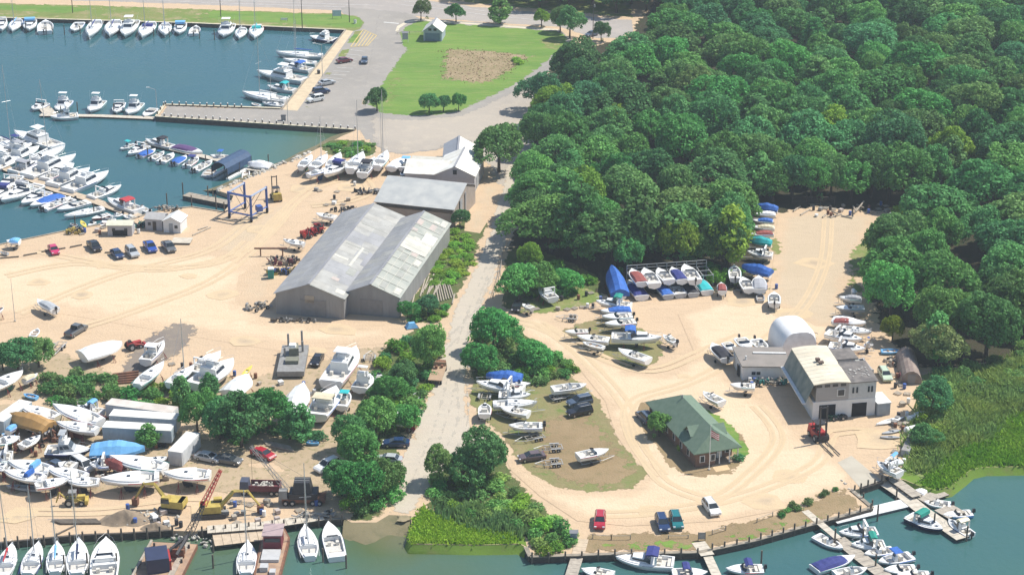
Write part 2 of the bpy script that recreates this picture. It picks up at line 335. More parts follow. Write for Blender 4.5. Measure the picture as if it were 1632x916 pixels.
pp('kerb_path', [(630, 50), (633, 42), (648, 34), (668, 30), (700, 33.5), (771, 38.5), (890, 47), (890, 50), (771, 41), (700, 36), (670, 33), (650, 37), (637, 45), (634, 52)], mat('pale_concrete', (0.62, 0.55, 0.42), 0.9, scale=0.5), 0.5)
pp('quay_walk', [(551, 48), (563, 50), (474, 177), (449, 175)], mat('walkway_concrete', (0.60, 0.48, 0.32), 0.9, (0.50, 0.40, 0.27), 0.5), 0.5)
pp('quay_verge', [(564, 50), (580, 48), (575, 62), (548, 95), (520, 130), (492, 178), (475, 177)], VERGE, 1.0)
pp('verge_green', [(562, 54), (577, 50), (572, 64), (553, 78), (547, 74)], GRASS, 1.2)
pp('west_ring_track', [(-100, 420), (60, 400), (300, 400), (430, 360), (520, 280), (600, 262), (600, 290), (500, 330), (430, 400), (400, 470), (440, 505), (650, 520), (655, 545), (450, 560), (330, 540), (100, 500), (-100, 520)], SAND2, 9, 4)
pp('worn_yard_track', [(330, 375), (470, 300), (500, 310), (440, 375), (380, 420), (330, 405)], TRACK, 8, 3)
pp('worn_yard_track', [(380, 440), (450, 400), (440, 470), (400, 500), (375, 480)], TRACK, 6, 3)
pp('scrub_ground', [(-60, 560), (60, 540), (200, 600), (330, 600), (470, 590), (560, 555), (640, 545), (706, 520), (712, 545), (690, 600), (655, 680), (628, 780), (618, 815), (600, 832), (560, 832), (548, 800), (480, 790), (430, 740), (330, 740), (330, 690), (150, 640), (0, 640), (-60, 640)], LITTER, 3)
pp('scrub_ground', [(600, 560), (660, 520), (712, 520), (700, 590), (655, 685), (628, 790), (600, 832), (555, 832), (540, 780), (560, 700), (600, 620)], SCRUB, 3)
pp('boatyard_ground', [(-100, 640), (150, 640), (330, 690), (420, 740), (520, 760), (540, 790), (330, 790), (0, 790), (-100, 790)], LITTER, 5)
pp('dark_asphalt_patch', [(176, 612), (188, 588), (205, 550), (240, 530), (290, 505), (325, 520), (300, 556), (258, 592), (240, 615)], DARKA, 4)
pp('shed_verge', [(738, 345), (770, 296), (800, 296), (771, 384), (745, 449), (718, 500), (700, 518), (640, 514), (640, 490), (690, 420), (722, 360)], SCRUB, 2.2)
pp('dry_shed_verge', [(742, 345), (765, 294), (800, 294), (782, 345), (765, 372), (740, 368)], TRACK, 3.5)
pp('green_mound', [(505, 232), (530, 222), (580, 222), (606, 236), (600, 248), (560, 254), (520, 248)], SCRUB, 1.5)
pp('east_scrub_floor', [(745, 520), (780, 480), (812, 505), (862, 530), (900, 560), (930, 590), (880, 615), (750, 612), (742, 580)], SCRUB, 3)
pp('east_scrub_floor', [(795, 500), (800, 400), (840, 385), (920, 420), (960, 440), (960, 470), (860, 490)], SCRUB, 3)
pp('ramp_scrub_floor', [(680, 770), (700, 740), (770, 700), (812, 740), (850, 790), (905, 835), (920, 860), (905, 882), (845, 885), (840, 862), (815, 850), (760, 840), (700, 824), (676, 806)], SCRUB, 2.5)
pp('road', [(835, 255), (840, 300), (826, 330), (806, 397), (788, 450), (770, 495), (756, 530), (746, 580), (745, 650), (770, 690), (795, 705), (760, 720), (700, 760), (680, 790), (657, 822), (618, 820), (624, 790), (634, 740), (652, 690), (685, 620), (700, 570), (718, 500), (745, 449), (772, 384), (798, 300), (805, 262)], ROADM, 1.6)
pp('boat_ramp', [(622, 818), (656, 820), (657, 830), (640, 836), (622, 834)], MUD, 1.5)
pp('east_yard_track', [(800, 512), (860, 502), (900, 520), (950, 560), (1000, 590), (1060, 600), (1110, 570), (1080, 500), (1160, 475), (1225, 470), (1300, 470), (1340, 520), (1300, 560), (1170, 560), (1170, 610), (1240, 650), (1290, 700), (1350, 740), (1370, 779), (1320, 790), (1230, 815), (1150, 830), (1000, 838), (920, 830), (860, 790), (815, 750), (790, 700),
                      (750, 690), (745, 650), (790, 695), (830, 735), (900, 780), (1000, 785), (1042, 755), (1010, 735), (980, 690), (965, 640), (925, 590), (870, 555)], SAND2, 3.5)
pp('upper_yard_track', [(1240, 345), (1300, 335), (1400, 345), (1370, 400), (1350, 460), (1340, 520), (1300, 520), (1225, 480), (1232, 420)], TRACK, 4)
pp('yard_weeds', [(1345, 405), (1400, 350), (1420, 340), (1405, 385), (1385, 440), (1375, 480), (1350, 470)], VERGE, 4)
pp('yard_weeds', [(1225, 380), (1242, 360), (1250, 400), (1235, 450), (1222, 468)], VERGE, 2.5)
pp('boat_lot', [(752, 600), (900, 592), (930, 608), (962, 640), (985, 690), (1020, 735), (1042, 752), (1012, 780), (940, 787), (880, 777), (840, 755), (812, 722), (795, 693), (765, 668), (742, 640)], LOTG, 2.0)
pp('boat_lot_wear', [(850, 660), (950, 655), (985, 700), (1030, 750), (1008, 778), (940, 784), (880, 770), (840, 740), (850, 700)], LOTB, 7)
pp('middle_boat_lot', [(880, 528), (940, 508), (1000, 505), (1060, 545), (1062, 570), (1040, 585), (1000, 590), (950, 568), (905, 548)], LOTG, 3)
pp('rough_strip', [(812, 500), (850, 470), (930, 455), (975, 470), (940, 490), (870, 502)], VERGE, 3)
pp('cottage_garden', [(1016, 640), (1011, 656), (1015, 679), (1039, 713), (1067, 746), (1089, 760), (1122, 762), (1170, 755), (1189, 737), (1198, 718), (1185, 690), (1153, 665), (1126, 649), (1100, 632), (1050, 634)], LOTB, 1.2)
pp('cottage_lawn', [(1197, 718), (1185, 690), (1153, 665), (1126, 649), (1100, 632), (1110, 660), (1150, 700), (1175, 742), (1189, 736)], GRASS, 1.2)
pp('cottage_path', [(1131, 738), (1155, 735), (1164, 748), (1141, 752)], mat('path_concrete', (0.62, 0.45, 0.26), 0.9, scale=0.6), 0.4)
pp('waterside_bank', [(920, 884), (925, 850), (1000, 846), (1110, 845), (1200, 825), (1290, 800), (1300, 785), (1340, 772), (1357, 781), (1390, 809), (1200, 862), (1115, 880), (1000, 882)], LOTB, 3)
pp('waterside_grass', [(940, 880), (960, 862), (1080, 856), (1115, 860), (1200, 840), (1300, 815), (1375, 795), (1390, 809), (1200, 861), (1115, 879), (1000, 881)], GRASS, 5)
pp('concrete_apron', [(1335, 737), (1371, 777), (1406, 767), (1357, 726)], mat('apron_concrete', (0.46, 0.42, 0.34), 0.9, (0.40, 0.36, 0.29), 0.3), 0.8)
pp('reed_bed_ground', [(1455, 600), (1500, 585), (1632, 565), (2000, 560), (2000, 743), (1632, 743), (1568, 744), (1548, 748), (1530, 762), (1512, 776), (1490, 781), (1462, 773), (1445, 755), (1452, 700), (1468, 650)], REEDF, 3, 4)
pp('marsh_grass_ground', [(1462, 773), (1490, 781), (1512, 776), (1530, 762), (1548, 748), (1568, 744), (1632, 743), (2000, 743), (2000, 660), (1632, 655), (1595, 668), (1570, 705), (1530, 712), (1500, 730), (1480, 755)], MARSH, .5, 3)
pp('marsh_grass_ground', [(672, 806), (700, 824), (760, 842), (815, 852), (829, 866), (760, 868), (655, 866), (651, 858), (660, 832)], MARSH, .5)

# natural shores: the ground slopes down under the water
def shore(px, dx, dy, mt, zd=-1.25):
    P = Gs(px); m = MB(); n = len(P); rg = random.Random(4)
    rows = []
    for k, t in enumerate((0, .35, .7, 1)):
        rows.append([Vector((p.x + dx * t * rg.uniform(.8, 1.2), p.y + dy * t * rg.uniform(.8, 1.2), .02 + (zd - .02) * t ** .9)) for p in P])
    m.v = [tuple(v) for r_ in rows for v in r_]
    m.f = [(a * n + i, a * n + i + 1, (a + 1) * n + i + 1, (a + 1) * n + i) for a in range(3) for i in range(n - 1)]
    m.m = [0] * len(m.f); o = m.build('shore', mt, smooth=True); o['kind'] = 'structure'
WETS = ground_mat('wet_shore', [(0.22, 0.19, 0.11), (0.17, 0.15, 0.09), (0.13, 0.13, 0.07)], (0.1, 0.4), edge=False)
WETM = ground_mat('marsh_edge', [(0.14, 0.23, 0.035), (0.11, 0.18, 0.03), (0.16, 0.17, 0.06)], (0.1, 0.4), edge=False)
shore([(548, 827), (560, 832), (580, 833), (600, 832), (620, 820), (640, 821), (657, 823)], 0, -6, WETS)
shore([(345, 303), (370, 295), (405, 280), (440, 266), (470, 254), (500, 240), (522, 229), (545, 217), (567, 208)], -4, 3, WETS)
shore([(1700, 743), (1632, 743), (1600, 744), (1568, 744), (1548, 748), (1530, 762), (1512, 776), (1490, 781), (1462, 773), (1440, 764), (1418, 759)], 0.3, -1.4, WETM, -1.06)
shore([(658, 824), (656, 838), (650, 858), (656, 867), (700, 868), (760, 869), (829, 867), (840, 873)], -.5, -1.4, WETM, -1.06)
for q_ in ([(1418, 757), (1440, 763), (1462, 772.6), (1490, 780.6), (1512, 775.6), (1530, 761.6), (1548, 747.6), (1568, 743.6), (1632, 742.7), (1900, 742.7), (1900, 700), (1500, 700)], [(840, 871), (829, 865.6), (760, 867.6), (655, 865.6), (650.5, 858), (656.5, 838), (656, 824), (690, 812), (835, 850)]):
    patch('marsh_bank', [(v.x, v.y) for v in Gs(q_)], WETM, 1, 4, .003)

# tyre tracks and stains worn into the yards
TYRE = ground_mat('tyre_track_dirt', [(0.55, 0.425, 0.28), (0.53, 0.41, 0.27), (0.50, 0.39, 0.26)], (0.1, 0.5), bump=0.2, blend=SAND2C)
def ribbons(name, paths, z, mt, gauge=1.7, w_=.5, e_=.75):
    m = MB(); E = []
    for px in paths:
        P = Gs(px); Q = []
        for i in range(len(P) - 1):      # Catmull-Rom through the points
            a, b, c, d = P[max(0, i - 1)], P[i], P[i + 1], P[min(len(P) - 1, i + 2)]
            n = max(2, int((c - b).length / 2.5))
            for k in range(n): t = k / n; Q.append(.5 * ((2 * b) + (c - a) * t + (2 * a - 5 * b + 4 * c - d) * t * t + (3 * b - a - 3 * c + d) * t ** 3))
        for s_ in (-1, 1):
            o = len(m.v); z += .0008
            for i, q in enumerate(Q):
                d = (Q[min(i + 1, len(Q) - 1)] - Q[max(i - 1, 0)]).normalized(); nn = Vector((-d.y, d.x, 0)); c = q + nn * s_ * gauge / 2
                for k in (-1, 0, 1): v = c + nn * w_ * k; m.v.append((v.x, v.y, z)); E.append(e_ if k == 0 else 0.0)
            for i in range(len(Q) - 1):
                for k in (0, 1): m.f.append((o + i * 3 + k + 1, o + i * 3 + k, o + i * 3 + k + 3, o + i * 3 + k + 4)); m.m.append(0)
    o = m.build(name, mt); at_ = o.data.attributes.new('edge', 'FLOAT', 'POINT'); at_.data.foreach_set('value', E); o['kind'] = 'structure'
    if o.data.polygons[0].normal.z < 0: o.data.flip_normals()
west = [[(10, 440), (120, 420), (260, 430), (390, 400), (440, 350), (500, 300), (560, 285)], [(0, 470), (150, 470), (300, 480), (430, 515), (560, 530), (650, 535), (700, 545)], [(120, 525), (230, 490), (350, 440), (430, 370), (470, 320)], [(300, 545), (360, 500), (440, 535), (600, 540), (690, 560)],
        [(30, 500), (180, 440), (330, 400), (400, 350), (440, 330)], [(220, 400), (280, 450), (350, 520), (440, 560)], [(20, 815), (160, 815), (300, 800), (430, 810)], [(0, 800), (120, 822), (210, 812), (330, 818)], [(60, 400), (200, 425), (340, 420), (400, 380)], [(480, 530), (560, 560), (560, 600)], [(560, 270), (590, 300), (560, 320), (480, 330)]]
east = [[(740, 690), (830, 740), (900, 785), (1000, 800), (1080, 770), (1120, 775), (1220, 750), (1260, 700)], [(800, 505), (880, 530), (950, 590), (1000, 650), (1020, 710), (1060, 770), (1140, 800)], [(1290, 345), (1300, 420), (1280, 480), (1180, 520), (1080, 590), (1010, 610)],
        [(1320, 350), (1310, 430), (1260, 510), (1120, 600), (1010, 640), (1010, 700), (1060, 765)], [(1100, 490), (1180, 520), (1130, 590), (1230, 690), (1330, 735)], [(960, 820), (1050, 815), (1180, 790), (1300, 740), (1330, 690), (1420, 690)], [(1000, 500), (1100, 490), (1210, 480), (1290, 440), (1290, 350)],
        [(860, 515), (960, 570), (1040, 590), (1120, 560), (1190, 530)], [(955, 825), (965, 800), (1010, 790), (1120, 785)], [(1130, 800), (1180, 770), (1240, 700), (1200, 640)], [(1270, 350), (1265, 430), (1230, 490)]]
ribbons('tyre_tracks', west[::2] + east[1::2], .062, TYRE)
ribbons('tyre_tracks', [[(815, 300), (790, 400), (745, 520), (722, 600), (700, 680), (655, 790)], [(822, 330), (800, 400), (762, 500), (738, 600), (735, 680), (680, 780)], [(700, 560), (730, 530), (780, 480)]], .064, ground_mat('road_wear', [(0.45, 0.40, 0.33), (0.43, 0.385, 0.32), (0.40, 0.365, 0.305)], (0.1, 0.5)), 1.8, .45, .3)
STAIN = ground_mat('oil_stain', [(0.42, 0.335, 0.24), (0.45, 0.355, 0.25), (0.48, 0.37, 0.26)], (0.2, 0.8), blend=SAND2C)
for i, (x, y, r_) in enumerate([(160, 424), (245, 425), (415, 365), (60, 450), (355, 470), (480, 300), (300, 440), (390, 545), (540, 525), (1090, 600), (1220, 560), (1270, 500), (1010, 600), (1400, 700), (1180, 480), (1260, 760), (880, 760), (1040, 815), (1220, 800), (500, 560), (30, 820), (330, 815), (1300, 420), (130, 470)] and
                              [(160, 424, 1), (245, 425, 1.2), (415, 365, 2), (60, 450, 1.5), (355, 470, 2), (480, 300, 2), (300, 440, 1.2), (390, 545, 2), (540, 525, 2.4), (1090, 600, 1), (1220, 560, 1.5), (1270, 500, 2.5), (1400, 700, 3), (1180, 480, 2), (1260, 760, 2), (1040, 815, 1.6), (1220, 800, 2.4), (500, 560, 1.5), (30, 820, 2), (330, 815, 2), (1300, 420, 2.6), (130, 470, 1.5), (560, 300, 2.4)]):
    c = G(x, y); patch('ground_stain', [(c.x + r_ * 1.6 * math.cos(a * .785) * random.uniform(.7, 1.3), c.y + r_ * 1.3 * math.sin(a * .785) * random.uniform(.7, 1.3)) for a in range(8)], STAIN, r_ * 1.6, 1.0, .058 + .0005 * i)
# ------------------------------------------------------------ trees, shrubs, reeds
def leaf_mat(name, c1, c2, scale=0.35, island=0.30):
    m = mat(name, c1, 0.62, c2, scale, island=island, spec=0.12, detail=3)
    nt = m.node_tree; p = nt.nodes['Principled BSDF']; out = nt.nodes['Material Output']
    tr = nt.nodes.new('ShaderNodeBsdfTranslucent'); mx = nt.nodes.new('ShaderNodeMixShader'); mx.inputs[0].default_value = 0.36
    src = p.inputs['Base Color'].links[0].from_socket
    nt.links.new(src, tr.inputs[0]); nt.links.new(p.outputs[0], mx.inputs[1]); nt.links.new(tr.outputs[0], mx.inputs[2]); nt.links.new(mx.outputs[0], out.inputs[0])
    return m
LEAF = leaf_mat('oak_leaves', (0.102, 0.310, 0.080), (0.162, 0.405, 0.100))
LEAFD = leaf_mat('dark_leaves', (0.075, 0.244, 0.087), (0.118, 0.328, 0.111))
LEAFL = leaf_mat('bright_leaves', (0.168, 0.358, 0.047), (0.235, 0.426, 0.056))
LEAFP = leaf_mat('pine_needles', (0.101, 0.268, 0.085), (0.144, 0.339, 0.100))
LEAFO = leaf_mat('olive_leaves', (0.162, 0.298, 0.091), (0.120, 0.268, 0.076))
LEAFB = leaf_mat('brownish_leaves', (0.204, 0.274, 0.102), (0.144, 0.250, 0.080))
LEAFY = leaf_mat('yellow_green_leaves', (0.24, 0.36, 0.03), (0.17, 0.31, 0.036))
LEAFR = leaf_mat('reed_leaves', (0.22, 0.43, 0.12), (0.33, 0.50, 0.12), 0.12)
BARK = mat('bark', (0.11, 0.08, 0.055), 0.9, (0.07, 0.05, 0.035), 3)
LEAFW = leaf_mat('weedy_leaves', (0.22, 0.42, 0.05), (0.30, 0.48, 0.06))
def leafcloud(cents, rads, per, size, rng, flat=0.85, up=0.25, jit=0.46, asp=1.0):
    """leaf-sized quads over the upper surface and through the volume of many small clumps"""
    V = []; 
    for c, r in zip(cents, rads):
        n = max(6, int(per * (r / 1.3) ** 2))
        d = rng.normal(size=(n, 3)); d[:, 2] += up; d /= np.linalg.norm(d, axis=1)[:, None] + 1e-9
        rr = r * (0.72 + 0.34 * rng.random(n))[:, None]
        P = c + d * rr * np.array([1, 1, flat])
        nn = d + rng.normal(size=(n, 3)) * jit; nn /= np.linalg.norm(nn, axis=1)[:, None]
        a = np.cross(nn, rng.normal(size=(n, 3))); a /= np.linalg.norm(a, axis=1)[:, None]; b = np.cross(nn, a)
        s = (size * (0.6 + 0.8 * rng.random(n)))[:, None] * 0.5
        a = a * s; b = b * s * asp
        V.append(np.stack([P - a - b * .7, P + a - b, P + a * .8 + b, P - a + b * .9], 1).reshape(-1, 3))
    return np.concatenate(V)
def mesh_np(name, V, m):
    n = len(V) // 4; me = bpy.data.meshes.new(name)
    me.vertices.add(len(V)); me.vertices.foreach_set('co', V.astype(np.float32).ravel())
    me.loops.add(4 * n); me.loops.foreach_set('vertex_index', np.arange(4 * n, dtype=np.int32))
    me.polygons.add(n); me.polygons.foreach_set('loop_start', np.arange(0, 4 * n, 4, dtype=np.int32)); me.polygons.foreach_set('loop_total', np.full(n, 4, dtype=np.int32))
    me.update(calc_edges=True); me.materials.append(m); return me
def tree_meshes(kind, seed, m, leaf=0.42):
    """unit: about 10 m tall, crown radius about 5"""
    rng = np.random.default_rng(seed); C = []; Rr = []
    tr = MB()
    if kind == 'broad':
        K3 = rng.normal(size=(9, 3)); K3 /= np.linalg.norm(K3, axis=1)[:, None]; am = rng.uniform(.10, .42, 9)
        for i in range(185):
            d = rng.normal(size=3); d[2] = abs(d[2]) * 1.0 - .45 * rng.random() ** 2 * abs(d[2]) - (.25 if rng.random() < .3 else 0); d /= np.linalg.norm(d)
            bump = 1 + float((am * (np.clip(K3 @ d, 0, 1) ** 7)).sum()) - .18
            q = bump * (1 if rng.random() < .84 else rng.uniform(.5, .85))
            C.append(np.array([4.2 * q * d[0], 4.2 * q * d[1], 4.4 + 4.2 * q * d[2]])); Rr.append(rng.uniform(.55, 1.0))
        V = leafcloud(C, Rr, 115, leaf * .70, rng)
        for i in range(6):
            a = i * 1.05 + rng.random(); tr.tube((0, 0, 2.6 + rng.random()), (2.9 * math.cos(a), 2.9 * math.sin(a), 5.4 + rng.random() * 1.5), 0.16, 0.05, 5)
        tr.tube((0, 0, -0.2), (0.1, 0, 3.2), 0.34, 0.22, 8); tr.tube((0.1, 0, 3.2), (0, 0.1, 7.0), 0.22, 0.05, 6)
    elif kind == 'pine':
        for t in range(9):
            z = 2.2 + t * 0.95; rad = 4.3 * (1 - (t / 9.2) ** 1.5) + 0.3; nb = 7 - t // 3
            for i in range(nb):
                a = 2 * math.pi * (i + rng.random() * .6) / nb + t
                for q in (0.35, 0.62, 0.88, 1.02):
                    C.append(np.array([rad * q * math.cos(a), rad * q * math.sin(a), z + 0.5 * q + rng.normal() * .1])); Rr.append(0.50 + (1 - q) * .4 + rng.random() * .2)
                tr.tube((0, 0, z), (rad * .9 * math.cos(a), rad * .9 * math.sin(a), z + .4), 0.07, 0.02, 4)
        V = leafcloud(C, Rr, 95, leaf * .85, rng, flat=0.42, up=0.1, jit=0.5, asp=0.6)
        tr.tube((0, 0, -0.2), (0, 0, 11), 0.3, 0.04, 7)
    elif kind == 'tall':
        for k in range(70):
            a = rng.random() * 6.283; z = 2.0 + 8 * rng.random(); rad = 2.7 * math.sin(min(1, (10.6 - z) / 5.5) * 1.57) * (.5 + .5 * rng.random())
            C.append(np.array([rad * math.cos(a), rad * math.sin(a), z])); Rr.append(0.6 + rng.random() * .6)
        V = leafcloud(C, Rr, 60, leaf, rng, flat=1.1)
        tr.tube((0, 0, -0.2), (0, 0, 9), 0.26, 0.04, 7)
        for i in range(6): tr.tube((0, 0, 2 + i), (1.6 * math.cos(i * 2.1), 1.6 * math.sin(i * 2.1), 4 + i), 0.09, 0.03, 4)
    else:   # shrub: unit about 2 m tall, radius 2
        for k in range(26):
            a = rng.random() * 6.283; q = rng.random() ** .6; C.append(np.array([1.5 * q * math.cos(a), 1.5 * q * math.sin(a), 0.35 + 1.25 * (1 - q * q * .8) * rng.random() ** .6])); Rr.append(0.38 + rng.random() * .34)
        V = leafcloud(C, Rr, 170, leaf * .55, rng)
        for i in range(7): tr.tube((0, 0, -0.1), (math.cos(i) * 1.1, math.sin(i) * 1.1, 1.1), 0.05, 0.02, 4)
    return mesh_np('crown' if kind != 'shrub' else 'foliage', V, m), tr
TREES = {}
def tree_proto(kind, v, m):
    key = (kind, v, m.name)
    if key not in TREES:
        cm, tr = tree_meshes(kind, v * 17 + 3, m); t = tr.build('t', BARK); tm = t.data; bpy.data.objects.remove(t)
        TREES[key] = (cm, tm)
    return TREES[key]
def plant(name, kind, v, m, p, h, r, label, cat, group=None):
    cm, tm = tree_proto(kind, v, m)
    o = empty(name, (p[0], p[1], 0), random.random() * 6.28, label, cat, group)
    sh, sr = {'broad': (9.5, 4.9), 'pine': (11, 4.6), 'tall': (10.5, 3.2), 'shrub': (2.0, 2.0)}[kind]
    e_ = random.uniform(.84, 1.16); o.scale = (r / sr * e_, r / sr / e_ ** .6, h / sh)
    c = bpy.data.objects.new('crown' if kind != 'shrub' else 'foliage', cm); COL.objects.link(c); c.parent = o
    t = bpy.data.objects.new('trunk' if kind != 'shrub' else 'stems', tm); COL.objects.link(t); t.parent = o
    return o
# the wood
FOREST = [(868, 160), (885, 132), (930, 124), (1005, 122), (1050, 100), (1062, 20), (1100, -40), (1720, -40), (1720, 535), (1632, 545), (1565, 572), (1500, 585), (1455, 572), (1420, 535), (1402, 480), (1406, 430),
          (1424, 390), (1442, 335), (1425, 314), (1290, 312), (1225, 312), (1196, 330), (1172, 360), (1170, 425), (1130, 428), (960, 436), (905, 420), (868, 400), (852, 385), (846, 330), (846, 280), (862, 220)]
FOREST2 = [(742, -20), (748, 0), (800, 6), (890, 17), (1010, 27), (1060, 8), (1060, -20)]
rf = random.Random(11); pts = []
kinds = [('broad', LEAF, 10), ('broad', LEAFD, 9), ('broad', LEAFP, 5), ('broad', LEAFO, 3), ('tall', LEAFP, 1.6), ('pine', LEAFP, .8), ('broad', LEAFB, .5), ('broad', LEAFL, 0.6)]
for fi, poly in enumerate((FOREST, FOREST2)):
    W = [(v.x, v.y) for v in Gs(poly)]
    xs = [a for a, b in W]; ys = [b for a, b in W]; tries = 0
    while tries < 60000 and len(pts) < (266 if fi == 0 else 298):
        tries += 1
        x = rf.uniform(min(xs), max(xs)); y = rf.uniform(min(ys), max(ys))
        if not inside(W, x, y): continue
        r = rf.choice([rf.uniform(4.2, 6.0), rf.uniform(5.8, 8.2)]) if fi == 0 else rf.uniform(5, 7)
        if (Vector((x, y)) - Vector(G(1466, 40)[:2])).length < 8: continue
        if all((x - a) ** 2 + (y - b) ** 2 > (0.77 * (r + q)) ** 2 for a, b, q in pts): pts.append((x, y, r))
FL = {'oak_leaves': 'mid green broadleaf tree crowded into the wood east of the road', 'dark_leaves': 'dark green broadleaf tree crowded into the wood east of the road', 'pine_needles': 'blue green leafy tree crowded into the wood east of the road',
      'olive_leaves': 'olive green broadleaf tree crowded into the wood east of the road', 'brownish_leaves': 'brownish sparse tree crowded into the wood east of the road', 'bright_leaves': 'bright light green tree standing out in the wood east of the road'}
for x, y, r in pts[:298]:
    k, m, _ = rf.choices(kinds, [q[2] for q in kinds])[0]
    h = rf.uniform(10.5, 13.5) * (0.66 + r / 17)
    if k == 'pine': lab = 'pine with layered branches in the wood east of the road'
    elif k == 'tall': lab = 'narrow tall blue green tree in the wood east of the road'
    else: lab = FL[m.name]
    plant('pine_tree' if k == 'pine' else 'broadleaf_tree', k, rf.randrange(5 if k == 'broad' else 2), m, (x, y), h, r * (1.12 if k != 'tall' else .9), lab, 'tree', 'trees of the wood')
